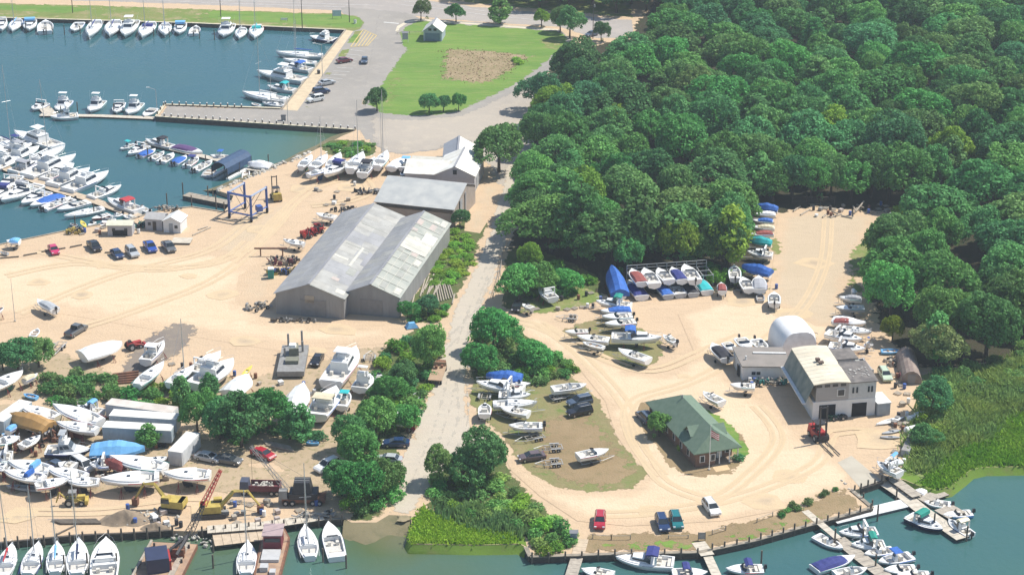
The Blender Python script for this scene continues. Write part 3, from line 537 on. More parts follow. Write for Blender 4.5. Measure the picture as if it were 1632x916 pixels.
# trees one can tell apart: kind, leaf, base px, height, radius, label
SOLO = [('broad', LEAFO, 795, 275, 13, 6.6, 'large olive green oak overhanging the white roofed shed and the road'),
        ('broad', LEAFB, 671, 33, 6.5, 2.6, 'small purplish tree at the corner of the lawn above the pavilion'), ('broad', LEAF, 727, 36, 6, 2.9, 'small round tree on the lawn just right of the pavilion'),
        ('tall', LEAF, 797, 39, 8, 3.6, 'tallest of the kerbside lawn trees, narrow crown by the highway'), ('broad', LEAFL, 863, 43, 5.6, 2.7, 'small light green tree at the right end of the kerb'),
        ('broad', LEAFO, 893, 52, 8, 3.6, 'dull green tree where the lawn meets the highway and the wood'), ('broad', LEAFD, 908, 62, 10, 4.2, 'dark spreading tree at the right corner of the lawn'),
        ('broad', LEAFD, 601, 177, 7, 3.2, 'small dark tree standing alone on the left edge of the lawn'), ('broad', LEAFD, 684, 180, 5.5, 3.0, 'left one of the dark trees on the bottom edge of the lawn'),
        ('broad', LEAFD, 707, 178, 4.8, 2.0, 'middle one of the dark trees on the bottom edge of the lawn'), ('broad', LEAF, 731, 177, 5, 2.0, 'thin tree at the right of the bottom edge of the lawn'),
        ('broad', LEAFP, 958, 66, 6, 2.4, 'small grey green tree beside the road opening at the wood'), ('broad', LEAFY, 975, 232, 10, 4.2, 'yellow green tree standing out in the wood'),
        ('pine', LEAFP, 925, 412, 17, 7.2, 'large layered pine at the front of the wood beside the road'), ('pine', LEAFP, 905, 375, 15, 6.2, 'pine behind the large layered pine near the road'),
        ('tall', LEAFP, 1020, 420, 15, 5.2, 'tall feathery tree behind the left end of the boat rack'), ('tall', LEAFP, 1075, 422, 13, 5.0, 'feathery tree behind the middle of the boat rack'), ('tall', LEAFL, 1160, 425, 13.5, 5.0, 'light green feathery tree between the rack and the column of stored boats'),
        ('broad', LEAFP, 1000, 435, 8.5, 3.6, 'low green tree just left of the boat rack'), ('broad', LEAF, 1120, 425, 8, 3.8, 'round green tree behind the right end of the boat rack'),
        ('broad', LEAF, 682, 590, 9.5, 4.5, 'round dark tree beside the road below the twin sheds'), ('broad', LEAF, 786, 560, 9.5, 4.6, 'round tree on the right of the road above the blue tarpaulin'),
        ('broad', LEAF, 768, 598, 6, 3.4, 'lower bushy tree beside the road just left of the blue tarpaulin'), ('broad', LEAF, 850, 582, 5, 4.2, 'rounded bushy tree in the scrub above the boat lot'),
        ('broad', LEAF, 860, 470, 7.5, 4.2, 'leafy tree right behind the white boat in the rough strip'), ('broad', LEAF, 828, 478, 8.5, 4.6, 'full round tree beside the road left of the white boat'), ('broad', LEAFL, 846, 432, 7, 3.2, 'small light tree between the road and the wood'),
        ('broad', LEAF, 905, 462, 4.5, 3.5, 'low bushy tree at the edge of the rough strip'),
        ('broad', LEAFD, 775, 768, 9.5, 4.6, 'dark tree beside the brown parked car at the ramp scrub'), ('broad', LEAFD, 738, 775, 7, 3.5, 'lower dark tree in the ramp scrub'), ('broad', LEAFO, 700, 770, 7.2, 2.8, 'sparse light tree at the left corner of the ramp scrub'),
        ('broad', LEAFD, 385, 712, 11, 5.8, 'large dark tree over the parked cars right of the box trailer'), ('broad', LEAF, 430, 690, 9.5, 4.8, 'green tree between the wrapped boat and the large dark tree'), ('broad', LEAFD, 350, 700, 9, 4.0, 'dark tree behind the box trailer'),
        ('broad', LEAF, 315, 690, 8.5, 4.0, 'round green tree just right of the long trailers'), ('tall', LEAFD, 290, 648, 6.5, 2.2, 'narrow dark tree above the long trailers'), ('tall', LEAFD, 335, 640, 6, 2.2, 'narrow dark tree in front of the white cruiser'),
        ('tall', LEAFD, 482, 706, 7.5, 2.9, 'dark cone shaped tree between the two long white boats'), ('tall', LEAFD, 462, 700, 6, 2.2, 'smaller dark cone shaped tree left of the other one'),
        ('tall', LEAF, 236, 715, 5, 2.2, 'thin sapling growing in front of the long trailers'),
        ('broad', LEAFD, 560, 720, 8, 4.0, 'dark tree over the lower end of the beige cruiser'), ('broad', LEAF, 600, 700, 8.5, 4.6, 'green tree behind the red and white lorry'), ('broad', LEAF, 575, 752, 8, 4.6, 'green tree above the blue and white car'),
        ('broad', LEAFO, 608, 792, 7.5, 3.8, 'light green tree at the head of the boat ramp'), ('broad', LEAF, 566, 806, 8.5, 4.6, 'large green tree hanging over the water beside the boat ramp'), ('broad', LEAFD, 545, 790, 7, 3.6, 'dark tree behind the work yard timbers'),
        ('broad', LEAF, 650, 690, 5.5, 2.8, 'small tree just above the red and white lorry'), ('broad', LEAF, 620, 640, 5.5, 3.4, 'small leafy tree right of the turquoise boat'), ('broad', LEAFD, 640, 620, 5.5, 3.4, 'dark bushy tree left of the flatbed truck'),
        ('broad', LEAFD, 30, 592, 7, 4.4, 'dark tree at the left edge below the trailered boat'), ('broad', LEAFO, 62, 585, 6, 3.6, 'olive green tree right of the dark tree at the left edge'), ('broad', LEAFD, 5, 590, 6, 3.4, 'dark leafy tree cut by the left border'),
        ('broad', LEAFD, 1485, 660, 7.5, 3.8, 'round dark tree at the edge of the reeds beside the rusty tank'), ('broad', LEAFD, 1470, 712, 4.4, 2.6, 'low dark tree beside the white propane tanks'),
        ('broad', LEAFB, 1498, 585, 9, 5.2, 'brownish tree at the wood edge above the rusty tank'), ('broad', LEAFY, 1422, 545, 6, 2.8, 'yellow green young tree right of the stacked boats'), ('broad', LEAFO, 1600, 520, 11, 6, 'olive crowned tree at the right edge of the wood'),
        ('broad', LEAF, 1050, 695, 4.8, 2.3, 'light green tree against the left wall of the green roofed cottage'), ('broad', LEAFD, 682, 502, 4.2, 2.6, 'bush sized dark tree right of the twin shed corner'), ('broad', LEAF, 650, 508, 3.8, 2.3, 'small tree at the near right corner of the twin sheds'),
        ('broad', LEAFD, 733, 362, 4.2, 2.2, 'dark small tree at the back right corner of the twin sheds'), ('broad', LEAFY, 1398, 420, 5.5, 2.6, 'yellow green tree at the right of the upper yard')]
for k, m, px, py, h, r, lab in SOLO:
    if px < 700 and py > 560: r *= .88; h *= .95
    plant('pine_tree' if k == 'pine' else 'broadleaf_tree', k, rf.randrange(5 if k == 'broad' else 2), m, G(px, py), h, r, lab, 'tree')
for i, (px, py) in enumerate([(1232, 322), (1262, 316), (1292, 318), (1324, 315), (1356, 318), (1388, 315), (1415, 320)]):
    plant('broadleaf_tree', 'broad', i % 5, [LEAF, LEAFD, LEAF, LEAFP][i % 4], G(px, py), 9.5 + (i * 7 % 4) * .6, 4.6 + (i * 5 % 3) * .4, 'leafy tree in the row closing the top end of the upper yard', 'tree', 'trees at the top of the upper yard')
def shrubs(poly, n, r0, r1, ms, label, group, hk=0.8, seed=1):
    n = int(n * .6); r0 *= 1.3; r1 *= 1.22; hk *= .92; W = [(v.x, v.y) for v in Gs(poly)]; r_ = random.Random(seed); got = []; t = 0
    xs = [a for a, b in W]; ys = [b for a, b in W]
    while len(got) < n and t < 8000:
        t += 1; x = r_.uniform(min(xs), max(xs)); y = r_.uniform(min(ys), max(ys)); r = r_.uniform(r0, r1)
        if inside(W, x, y) and all((x - a) ** 2 + (y - b) ** 2 > (.62 * (r + q)) ** 2 for a, b, q in got):
            got.append((x, y, r)); plant('shrub', 'shrub', r_.randrange(4), r_.choice(ms), (x, y), r * hk * r_.uniform(.8, 1.3), r, label, 'shrub', group)
shrubs([(695, 425), (728, 365), (748, 385), (750, 430), (725, 455), (690, 455)], 48, 1.1, 1.9, [LEAFW, LEAFL, LEAFW], 'bright green bush in the strip between the twin sheds and the road', 'bushes beside the twin sheds', .5, 2)
shrubs([(640, 500), (700, 470), (722, 480), (700, 512), (645, 514)], 12, 0.8, 1.5, [LEAF, LEAFL], 'small bush among the log pile at the twin shed corner', 'bushes at the log pile', .7, 3)
shrubs([(520, 236), (545, 226), (590, 230), (598, 244), (555, 250)], 16, 1.3, 2.2, [LEAF, LEAFL], 'green bush on the mound behind the row of stored yachts', 'bushes on the mound', .6, 4)
shrubs([(752, 596), (770, 560), (850, 560), (905, 575), (918, 600), (860, 612), (800, 600)], 40, 1.2, 2.3, [LEAFL, LEAF, LEAFO], 'green bush in the scrub above the boat lot', 'bushes above the boat lot', .8, 5)
shrubs([(748, 560), (780, 520), (810, 515), (830, 550), (790, 580), (750, 590)], 12, 1.3, 2.3, [LEAF, LEAFO], 'green bush at the roadside below the large round tree', 'roadside bushes', .9, 6)
shrubs([(805, 470), (835, 425), (890, 430), (940, 450), (925, 462), (870, 480)], 30, 1.4, 2.5, [LEAFL, LEAF], 'green bush between the road and the rough strip', 'bushes by the rough strip', .9, 7)
shrubs([(682, 788), (700, 760), (790, 762), (840, 798), (868, 828), (840, 842), (760, 826), (700, 803)], 80, 1.2, 2.3, [LEAFO, LEAFR, LEAF, LEAFL, LEAFR], 'grey green bush in the scrub beside the boat ramp', 'bushes beside the boat ramp', .8, 8)
shrubs([(850, 850), (880, 830), (915, 845), (912, 866), (868, 882), (848, 880)], 18, 1.2, 2.0, [LEAFL, LEAF, LEAFR], 'fresh green bush above the bulkhead beside the information post', 'bushes above the bulkhead', .9, 9)
shrubs([(60, 625), (80, 600), (180, 610), (190, 640), (110, 655)], 30, 1.4, 2.4, [LEAFB, LEAFO, LEAF], 'olive brown bush in the hedge across the west boatyard', 'bushes of the west hedge', .9, 10)
shrubs([(190, 640), (215, 618), (300, 622), (300, 650), (230, 652)], 26, 1.2, 2.2, [LEAFL, LEAF], 'bright green bush behind the long trailers', 'bushes behind the long trailers', .8, 11)
shrubs([(340, 705), (350, 660), (470, 680), (540, 700), (545, 735), (500, 745), (440, 700)], 18, 1.3, 2.3, [LEAF, LEAFD], 'dark bush under the trees of the west boatyard', 'bushes under the yard trees', .8, 12)
shrubs([(600, 580), (655, 540), (700, 560), (690, 610), (655, 660), (640, 690), (560, 700), (590, 640)], 60, 1.3, 2.4, [LEAF, LEAFL, LEAFO, LEAFD], 'green bush in the tangle left of the road', 'bushes left of the road', .85, 13)
shrubs([(560, 760), (630, 740), (640, 780), (600, 815), (555, 822)], 22, 1.4, 2.4, [LEAF, LEAFL, LEAFO], 'green bush at the head of the boat ramp', 'bushes at the boat ramp', .9, 14)
shrubs([(1450, 690), (1475, 640), (1500, 640), (1500, 690), (1460, 720)], 20, 1.0, 1.9, [LEAFO, LEAFL, LEAF, LEAFY], 'green bush where the yard meets the reeds', 'bushes at the reed edge', .8, 15)
shrubs([(1235, 822), (1320, 775), (1350, 772), (1300, 800), (1250, 825)], 16, 0.6, 1.2, [LEAFB, LEAFO, LEAF], 'scraggly bush on the waterside bank', 'bushes on the waterside bank', .9, 16)
shrubs([(1380, 440), (1400, 380), (1420, 345), (1440, 340), (1420, 400), (1400, 450), (1390, 500)], 22, 1.2, 2.2, [LEAFY, LEAFO, LEAFL], 'yellow green bush along the wood edge right of the upper yard', 'bushes right of the upper yard', .9, 17)
shrubs([(1130, 430), (1180, 430), (1185, 455), (1150, 462), (1130, 450)], 10, 1.2, 2.0, [LEAF, LEAFL], 'green bush between the boat rack and the stored boats', 'bushes beside the boat rack', 1.0, 18)
shrubs([(1500, 600), (1632, 555), (1700, 560), (1700, 600), (1560, 620), (1500, 640)], 30, 1.5, 2.8, [LEAFP, LEAFO, LEAFR], 'grey green bush between the wood and the reeds', 'bushes between wood and reeds', .8, 19)
shrubs([(815, 97), (825, 96), (828, 103), (815, 104)], 4, 1.2, 1.8, [LEAFL], 'bright green bush at the corner of the dead garden plot', 'bushes in the garden plot', .7, 20)
shrubs([(1085, 714), (1090, 712), (1092, 722), (1086, 724)], 2, .7, 1.0, [LEAFL, LEAF], 'small bush at the front left corner of the cottage', 'cottage bushes', .9, 21)
shrubs([(1163, 732), (1178, 722), (1182, 730), (1168, 738)], 3, .9, 1.2, [LEAFD], 'dark bush at the porch of the green roofed cottage', 'porch bushes', .8, 22)
shrubs([(1475, 655), (1500, 605), (1632, 590), (1700, 600), (1700, 640), (1600, 640), (1530, 670), (1490, 700)], 46, 1.3, 2.2, [LEAFO, LEAFR, LEAFL, LEAFR], 'grey green bush growing among the reeds of the marsh', 'bushes among the reeds', .7, 30)
def reeds(name, poly, n, h, m, label, cat='reeds', seed=1, w=0.22, lean=0.35):
    W = [(v.x, v.y) for v in Gs(poly)]; rng = np.random.default_rng(seed)
    xs = [a for a, b in W]; ys = [b for a, b in W]; P = []
    while len(P) < n:
        a = rng.uniform(min(xs), max(xs)); b = rng.uniform(min(ys), max(ys))
        if inside(W, a, b): P.append((a, b, 0.02))
    P = np.array(P); P[:, :2] += rng.normal(size=(len(P), 2)) * (1.1 if h > 1 or name == 'dead_grass' else .35); n = len(P); a = rng.random(n) * 6.283; hh = h * (0.45 + .8 * rng.random(n)) * (0.75 + 0.5 * np.sin(P[:, 0] * .31 + 2 * np.sin(P[:, 1] * .23)) ** 2)
    A = np.stack([np.cos(a), np.sin(a), 0 * a], 1) * (w * (0.6 + rng.random(n)))[:, None]
    T = P + np.stack([rng.normal(size=n) * lean * hh * .5, rng.normal(size=n) * lean * hh * .5, hh], 1)
    V = np.stack([P - A, P + A, T + A * .35, T - A * .35], 1).reshape(-1, 3)
    me = mesh_np(name, V, m); o = bpy.data.objects.new(name, me); COL.objects.link(o); return tag(o, label, cat, kind='stuff')
reeds('reeds', [(1462, 750), (1455, 700), (1480, 650), (1510, 600), (1560, 600), (1632, 570), (1760, 575), (1760, 650), (1632, 650), (1590, 665), (1570, 700), (1525, 708), (1495, 728), (1478, 750)], 34000, 1.25, LEAFR, 'tall grey green reeds filling the marsh beside the yard', seed=4, lean=1.1, w=.15)
MG = leaf_mat('marsh_grass_blades', (0.20, 0.39, 0.03), (0.29, 0.45, 0.045), 0.1)
reeds('marsh_grass', [(1466, 771), (1490, 779), (1512, 774), (1530, 760), (1548, 746), (1568, 742), (1632, 741), (1760, 741), (1760, 660), (1632, 658), (1595, 670), (1570, 706), (1530, 714), (1500, 732), (1482, 755)], 16000, 0.55, MG, 'short bright green marsh grass along the water', 'marsh grass', 5, .16, .9)
reeds('marsh_grass', [(674, 808), (700, 826), (760, 844), (813, 853), (826, 864), (760, 866), (657, 864), (653, 858), (662, 832)], 7000, 0.45, MG, 'short bright green marsh grass patch between the ramp and the bulkhead', 'marsh grass', 6, .15, .9)
reeds('dead_grass', [(703, 78), (786, 81), (850, 91), (822, 108), (786, 134), (721, 129), (702, 124)], 900, 0.2, leaf_mat('dead_stalks', (0.42, 0.31, 0.21), (0.28, 0.24, 0.11), .2), 'tangle of brown dead plants in the square garden plot', 'dead plants', 7, .2)
reeds('reeds', [(702, 818), (702, 806), (770, 812), (835, 842), (838, 856), (800, 846), (745, 832)], 1800, 1.1, leaf_mat('grey_green_reeds', (0.12, 0.24, 0.09), (0.18, 0.30, 0.10), .12), 'grey green reeds at the foot of the ramp scrub', seed=8)
# ------------------------------------------------------------ bulkheads, piers, docks, pilings
TIMB = mat('dark_timber', (0.055, 0.045, 0.038), 0.85, (0.11, 0.09, 0.07), 1.5, stretch=(1, 1, 4))
CAPM = mat('weathered_cap', (0.34, 0.29, 0.22), 0.85, (0.22, 0.19, 0.15), 0.8)
PLANK = mat('grey_planks', (0.44, 0.39, 0.32), 0.85, (0.32, 0.28, 0.23), 1.2, stretch=(1, 1, 1))
PLANKL = mat('pale_planks', (0.58, 0.52, 0.43), 0.85, (0.46, 0.41, 0.33), 1.2)
CONC = mat('quay_concrete', (0.50, 0.45, 0.37), 0.9, (0.40, 0.36, 0.30), 0.6)
WHITEP = mat('white_paint', (0.78, 0.78, 0.76), 0.5, (0.68, 0.68, 0.66), 1.5)
PILE = mat('piling_wood', (0.10, 0.085, 0.07), 0.9, (0.17, 0.14, 0.11), 2)
def off(a, b, d):
    v = (b - a); v = Vector((-v.y, v.x, 0)).normalized() * d; return v
def bulkhead(px, label, cap=CAPM, wide=0.45, top=0.16, group=None):
    P = Gs(px); r = empty('bulkhead', P[0], 0, label, 'wall', group); o0 = P[0]
    w = MB(); c = MB()
    for a, b in zip(P[:-1], P[1:]):
        a = a - o0; b = b - o0; n = off(a, b, wide / 2)
        w.add([a + n * .7 + Vector((0, 0, -2.6)), b + n * .7 + Vector((0, 0, -2.6)), b - n * .7 + Vector((0, 0, -2.6)), a - n * .7 + Vector((0, 0, -2.6)),
               a + n * .7 + Vector((0, 0, top - .12)), b + n * .7 + Vector((0, 0, top - .12)), b - n * .7 + Vector((0, 0, top - .12)), a - n * .7 + Vector((0, 0, top - .12))],
              [(0, 1, 5, 4), (1, 2, 6, 5), (2, 3, 7, 6), (3, 0, 4, 7), (4, 5, 6, 7)])
        c.add([a + n + Vector((0, 0, top - .118)), b + n + Vector((0, 0, top - .118)), b - n + Vector((0, 0, top - .118)), a - n + Vector((0, 0, top - .118)),
               a + n + Vector((0, 0, top)), b + n + Vector((0, 0, top)), b - n + Vector((0, 0, top)), a - n + Vector((0, 0, top))],
              [(0, 1, 5, 4), (1, 2, 6, 5), (2, 3, 7, 6), (3, 0, 4, 7), (4, 5, 6, 7)])
    w.build('sheeting', TIMB, r); c.build('cap', cap, r)
    return r
bulkhead([(0, 28.5), (300, 37), (551, 48)], 'timber bulkhead with pale cap under the grass verge along the far side of the basin', mat('cream_cap', (0.62, 0.55, 0.40), .8), 0.8)
bulkhead([(551, 48), (449, 175)], 'bulkhead beside the pale walkway at the right side of the basin', CAPM, .5)
bulkhead([(447, 174), (262.5, 168), (249, 187), (566, 208)], 'timber faced edge round the long pier of the basin', mat('cream_cap', (0.62, 0.55, 0.40), .8), 0.7, 0.35)
bulkhead([(-60, 414), (0, 390), (110, 367), (160, 358), (205, 352), (232, 342), (270, 333), (306, 330), (356, 338)], 'low timber quay wall in front of the marina sheds and parked cars', CAPM, .5)
bulkhead([(-60, 871), (0, 865), (123, 853), (200, 850), (275, 845)], 'dark timber bulkhead in front of the moored sloops at the lower left', TIMB, .45)
bulkhead([(315, 846), (427, 834), (550, 826)], 'dark timber bulkhead below the yellow excavator and the black crane', CAPM, .5)
bulkhead([(838, 872), (845, 887), (1000, 882), (1115, 880), (1200, 862), (1390, 809), (1357, 781)], 'timber bulkhead with grey cap along the grassy bank at the lower right', CAPM, .7)
bulkhead([(1371, 779), (1407, 767)], 'short timber bulkhead at the end of the concrete launching strip', TIMB, .5)
pile_m = MB().tube((0, 0, -2.6), (0, 0, 1), 0.15, 0.14, 8).build('piling', PILE); PILEMESH = pile_m.data; bpy.data.objects.remove(pile_m)
cap_m = MB().tube((0, 0, 1), (0, 0, 1.16), 0.17, 0.04, 8).build('cap', WHITEP); CAPMESH = cap_m.data; bpy.data.objects.remove(cap_m)
def pilings(pts, h, label, group, z=0.0, capped=False, r=1.0):
    for p in pts:
        hh = h * random.uniform(.88, 1.1)
        if capped:
            o = empty('piling', (p[0], p[1], z), random.random(), label, 'piling', group); o.scale = (r, r, hh)
            a = bpy.data.objects.new('post', PILEMESH); COL.objects.link(a); a.parent = o
            b = bpy.data.objects.new('cap', CAPMESH); COL.objects.link(b); b.parent = o
        else:
            o = bpy.data.objects.new('piling', PILEMESH); COL.objects.link(o); o.location = (p[0], p[1], z); o.scale = (r, r, hh); tag(o, label, 'piling', group)
def along(px, n, z=0.0, t0=0.0, t1=1.0):
    P = Gs(px, z); L = [0]
    for a, b in zip(P[:-1], P[1:]): L.append(L[-1] + (b - a).length)
    out = []
    for i in range(n):
        d = L[-1] * (t0 + (t1 - t0) * i / max(1, n - 1))
        for k in range(len(P) - 1):
            if d <= L[k + 1] + 1e-6: out.append(P[k].lerp(P[k + 1], (d - L[k]) / (L[k + 1] - L[k]))); break
    return out
pilings(along([(262, 187.5), (566, 207.5)], 28), 1.0, 'white topped piling along the near edge of the long pier', 'pilings on the near edge of the pier', .1, True, 1.25)
pilings(along([(264, 168.5), (385, 172.5)], 12), 1.0, 'white topped piling along the far edge of the long pier', 'pilings on the far edge of the pier', .1, True, 1.25)
pilings(along([(251, 184), (261, 170)], 3), 1.0, 'white topped piling at the end of the long pier', 'pilings on the end of the pier', .1, True, 1.3)
pilings(along([(8, 867), (275, 846.5)], 14), 1.1, 'dark piling standing along the bulkhead of the moored sloops', 'pilings of the lower left bulkhead', .1, r=1.1)
pilings(along([(322, 847), (545, 828)], 13), 0.9, 'dark piling along the bulkhead of the work yard', 'pilings of the work yard bulkhead', .1)
pilings(along([(848, 889), (1000, 883), (1112, 881.5)], 11), 0.9, 'piling along the straight grassy bulkhead', 'pilings of the grassy bulkhead', .1)
pilings(along([(1135, 876), (1200, 863), (1388, 811)], 15), 1.1, 'piling along the slanting bulkhead beside the lower right docks', 'pilings of the slanting bulkhead', .1)
pilings(along([(1362, 782), (1390, 806)], 3), 1.0, 'piling at the corner of the launching bay', 'pilings of the launching bay', .1)
pilings(along([(1372, 779), (1405, 768)], 4), 1.1, 'dark piling at the concrete launching strip', 'pilings of the launching strip', .1)
def dock(px, w, z, label, planks=PLANK, group=None, th=0.28, floats=True):
    P = Gs(px, z); o0 = P[0].copy(); r = empty('dock', o0, 0, label, 'dock', group); d = MB(); j = MB(); f = MB()
    for a, b in zip(P[:-1], P[1:]):
        a = a - o0; b = b - o0; L = (b - a).length; n = max(1, int(L / 1.2)); nn = off(a, b, w / 2)
        for i in range(n):      # plank bays with a small gap between them
            p = a.lerp(b, i / n + .025 / L); q = a.lerp(b, (i + 1) / n - .025 / L)
            d.add([p + nn, q + nn, q - nn, p - nn, p + nn + Vector((0, 0, -.06)), q + nn + Vector((0, 0, -.06)), q - nn + Vector((0, 0, -.06)), p - nn + Vector((0, 0, -.06))], [(3, 2, 1, 0), (0, 1, 5, 4), (2, 3, 7, 6), (1, 2, 6, 5), (3, 0, 4, 7)])
        for s in (-1, 1):
            m0 = nn * s * .96; e = nn * s * .86
            za, zb = Vector((0, 0, -.065)), Vector((0, 0, -th))
            j.add([a + m0 + za, b + m0 + za, b + e + za, a + e + za, a + m0 + zb, b + m0 + zb, b + e + zb, a + e + zb], [(0, 1, 2, 3), (0, 4, 5, 1), (3, 2, 6, 7), (4, 7, 6, 5)])
        if floats:
            k = max(1, int(L / 3))
            for i in range(k): c = a.lerp(b, (i + .5) / k); f.box((c.x, c.y, -th - .35), (1.3, w * .8, .34), math.atan2(b.y - a.y, b.x - a.x))
    d.build('deck', planks, r); j.build('stringer', TIMB, r)
    if floats and f.v: f.build('float', mat('float_foam', (0.12, 0.13, 0.14), .8), r)
    return r
DZ = WL + 0.45
dock([(64, 183), (160, 184.5), (246, 188)], 2.0, DZ, 'narrow floating dock running left from the end of the long pier', PLANKL)
dock([(70, 170), (80, 182)], 3.2, DZ + .02, 'small square platform at the left end of the narrow floating dock', PLANKL)
dock([(-20, 255), (15, 270), (90, 302), (140, 316), (222, 345)], 2.6, DZ, 'main marina dock crossing the crowded cluster of motor yachts', mat('tan_planks', (0.55, 0.44, 0.32), .85, (0.44, 0.35, 0.25), 1))
dock([(228, 226), (300, 243), (358, 257)], 2.0, DZ, 'floating dock between two lines of small motor boats', PLANKL)
dock([(396, 268), (441, 273), (452, 270)], 2.4, DZ + .2, 'white floating platform beside the riprap shore', PLANKL)
dock([(296, 309), (331, 316), (366, 323)], 2.6, 0.05, 'narrow finger pier forming one side of the travel lift slip', mat('brown_planks', (0.36, 0.31, 0.24), .85, (0.28, 0.24, 0.19), 1), th=1.0, floats=False)
dock([(1409, 767), (1440, 788), (1472, 814), (1500, 833), (1535, 857)], 2.6, DZ + .15, 'main plank dock going out from the launching strip at the right', PLANKL)
dock([(1500, 819), (1528, 809)], 3.2, DZ + .17, 'short cross platform on the right side of the launching dock', PLANK)
dock([(1466, 796), (1505, 783)], 2.4, DZ + .17, 'short plank finger near the shore end of the launching dock', PLANK)
dock([(1422, 761), (1462, 790)], 2.0, 0.1, 'timber walkway along the shore beside the launching dock', PLANK, floats=False)
dock([(1283, 813), (1336, 857)], 1.3, 0.1, 'pale gangway leading down from the bank to the lower right dock', PLANKL, floats=False)
dock([(1336, 857), (1372, 887), (1420, 925)], 2.4, DZ, 'floating dock among the lower right motor boats', PLANK)
dock([(1113, 863), (1128, 884)], 2.2, 0.1, 'plank path crossing the grass to the middle gangway', PLANKL, floats=False)
dock([(1128, 885), (1143, 918)], 1.5, DZ + .4, 'narrow middle gangway at the bottom edge', PLANKL)
dock([(928, 858), (921, 884)], 2.0, 0.1, 'plank path crossing the bank to the left gangway', mat('tan_planks', (0.55, 0.44, 0.32)), floats=False)
dock([(920, 886), (910, 918)], 1.9, DZ + .3, 'weathered gangway at the bottom edge left of the big motor boat', PLANK)
dock([(330, 843), (420, 836), (515, 822)], 2.4, 0.3, 'pale timber walkway on the work yard bulkhead', PLANKL, floats=False)
dock([(340, 859), (424, 849)], 4.2, WL + .9, 'flat pale raft moored under the work yard bulkhead', mat('tan_planks', (0.55, 0.44, 0.32)))
pilings(Gs([(98, 187), (182, 181), (124, 180)], WL), 3.0, 'piling beside the narrow floating dock', 'pilings at the narrow floating dock', WL)
pilings(Gs([(292, 313), (332, 318), (358, 344), (306, 334), (267, 334), (345, 337)], WL), 3.6, 'dark piling at the travel lift slip', 'pilings at the travel lift slip', WL)
pilings(Gs([(103, 56), (128, 55), (143, 55), (42, 53), (245, 58), (270, 60), (318, 62), (342, 64), (84, 54)], WL), 2.8, 'mooring post between the boats along the far bulkhead', 'mooring posts by the far bulkhead', WL)
pilings(Gs([(1398, 830), (1428, 800), (1375, 865), (1395, 905), (1330, 868), (1488, 842), (1213, 900), (1540, 862)], WL), 2.8, 'dock piling among the lower right boats', 'pilings of the lower right docks', WL)
pilings(Gs([(340, 320), (340, 905), (340, 880), (66, 905), (103, 905), (140, 905), (187, 905), (515, 895), (552, 905), (328, 262), (236, 252), (428, 262), (150, 340), (120, 360)], WL), 2.6, 'loose mooring piling rising from the water', 'loose mooring pilings', WL)
# ------------------------------------------------------------ buildings
METW = mat('shed_wall_grey', (0.29, 0.285, 0.285), 0.6, (0.24, 0.235, 0.235), 0.6, stretch=(1, 1, .2))
METR = mat('shed_roof_grey', (0.30, 0.30, 0.315), 0.5, (0.22, 0.22, 0.235), 0.3, stretch=(1, .25, 1))
METR2 = mat('weathered_roof', (0.38, 0.375, 0.345), 0.6, (0.27, 0.275, 0.25), 0.5, stretch=(1, .4, 1))
METR3 = mat('patched_roof', (0.29, 0.31, 0.275), 0.6, (0.37, 0.375, 0.33), 0.5)
WHROOF = mat('white_roof', (0.80, 0.79, 0.74), 0.55, (0.66, 0.63, 0.55), 0.5)
GLASS = mat('dark_glass', (0.02, 0.028, 0.035), 0.08, (0.03, 0.04, 0.05), 1)
DARK = mat('dark_opening', (0.012, 0.012, 0.014), 0.9)
class Frame:
    """local frame of a building from its front-left, front-right corners and a point towards the back"""
    def __init__(s, fl, fr, bk, z):
        a = G(*fl, z); b = G(*fr, z); c = G(*bk, z); s.ang = math.atan2(b.y - a.y, b.x - a.x); s.W = Vector((b.x - a.x, b.y - a.y)).length
        s.o = Vector((a.x, a.y, 0)); n = Vector((-math.sin(s.ang), math.cos(s.ang))); s.D = abs((c.x - b.x) * n.x + (c.y - b.y) * n.y)
    def mk(s, name, label, cat, group=None): return empty(name, s.o, s.ang, label, cat, group)
def wallbox(m, x0, x1, y0, y1, z0, z1, mt=None): m.box(((x0 + x1) / 2, (y0 + y1) / 2, z0), (x1 - x0, y1 - y0, z1 - z0), 0, mt)
def slab(m, pts, th, mt=None):
    """a sloping roof sheet: four points (top face) with thickness"""
    P = [Vector(p) for p in pts]; Q = [p - Vector((0, 0, th)) for p in P]; n = len(P)
    m.add(P + Q, [tuple(range(n))] + [tuple(range(2 * n - 1, n - 1, -1))] + [(i, i + n, (i + 1) % n + n, (i + 1) % n) for i in range(n)], mt)
def gable_house(name, f, he, hr, label, wallm, roofl, roofr, cat='shed', ov=0.35, windows=(), ridge=0.5, group=None):
    """gable towards the viewer: ridge runs along y"""
    r = f.mk(name, label, cat, group); W, D = f.W, f.D; xr = W * ridge
    m = MB(); m.yprism([(0, -.3), (W, -.3), (W, he), (xr, hr), (0, he)], 0, D); m.build('wall', wallm, r)
    k = (hr - he) / xr; k2 = (hr - he) / (W - xr)
    a = MB(); slab(a, [(-ov, -ov, he - ov * k + .16), (xr, -ov, hr + .16), (xr, D + ov, hr + .16), (-ov, D + ov, he - ov * k + .16)], .12); a.build('roof', roofl, r)
    b = MB(); slab(b, [(xr + .004, -ov, hr + .16), (W + ov, -ov, he - ov * k2 + .16), (W + ov, D + ov, he - ov * k2 + .16), (xr + .004, D + ov, hr + .16)], .12); rb = b.build('roof', roofr, r)
    c = MB(); c.box((xr, D / 2, hr + .165), (.5, D + 2 * ov, .06)); c.build('ridge_cap', METR, r)
    return r, rb
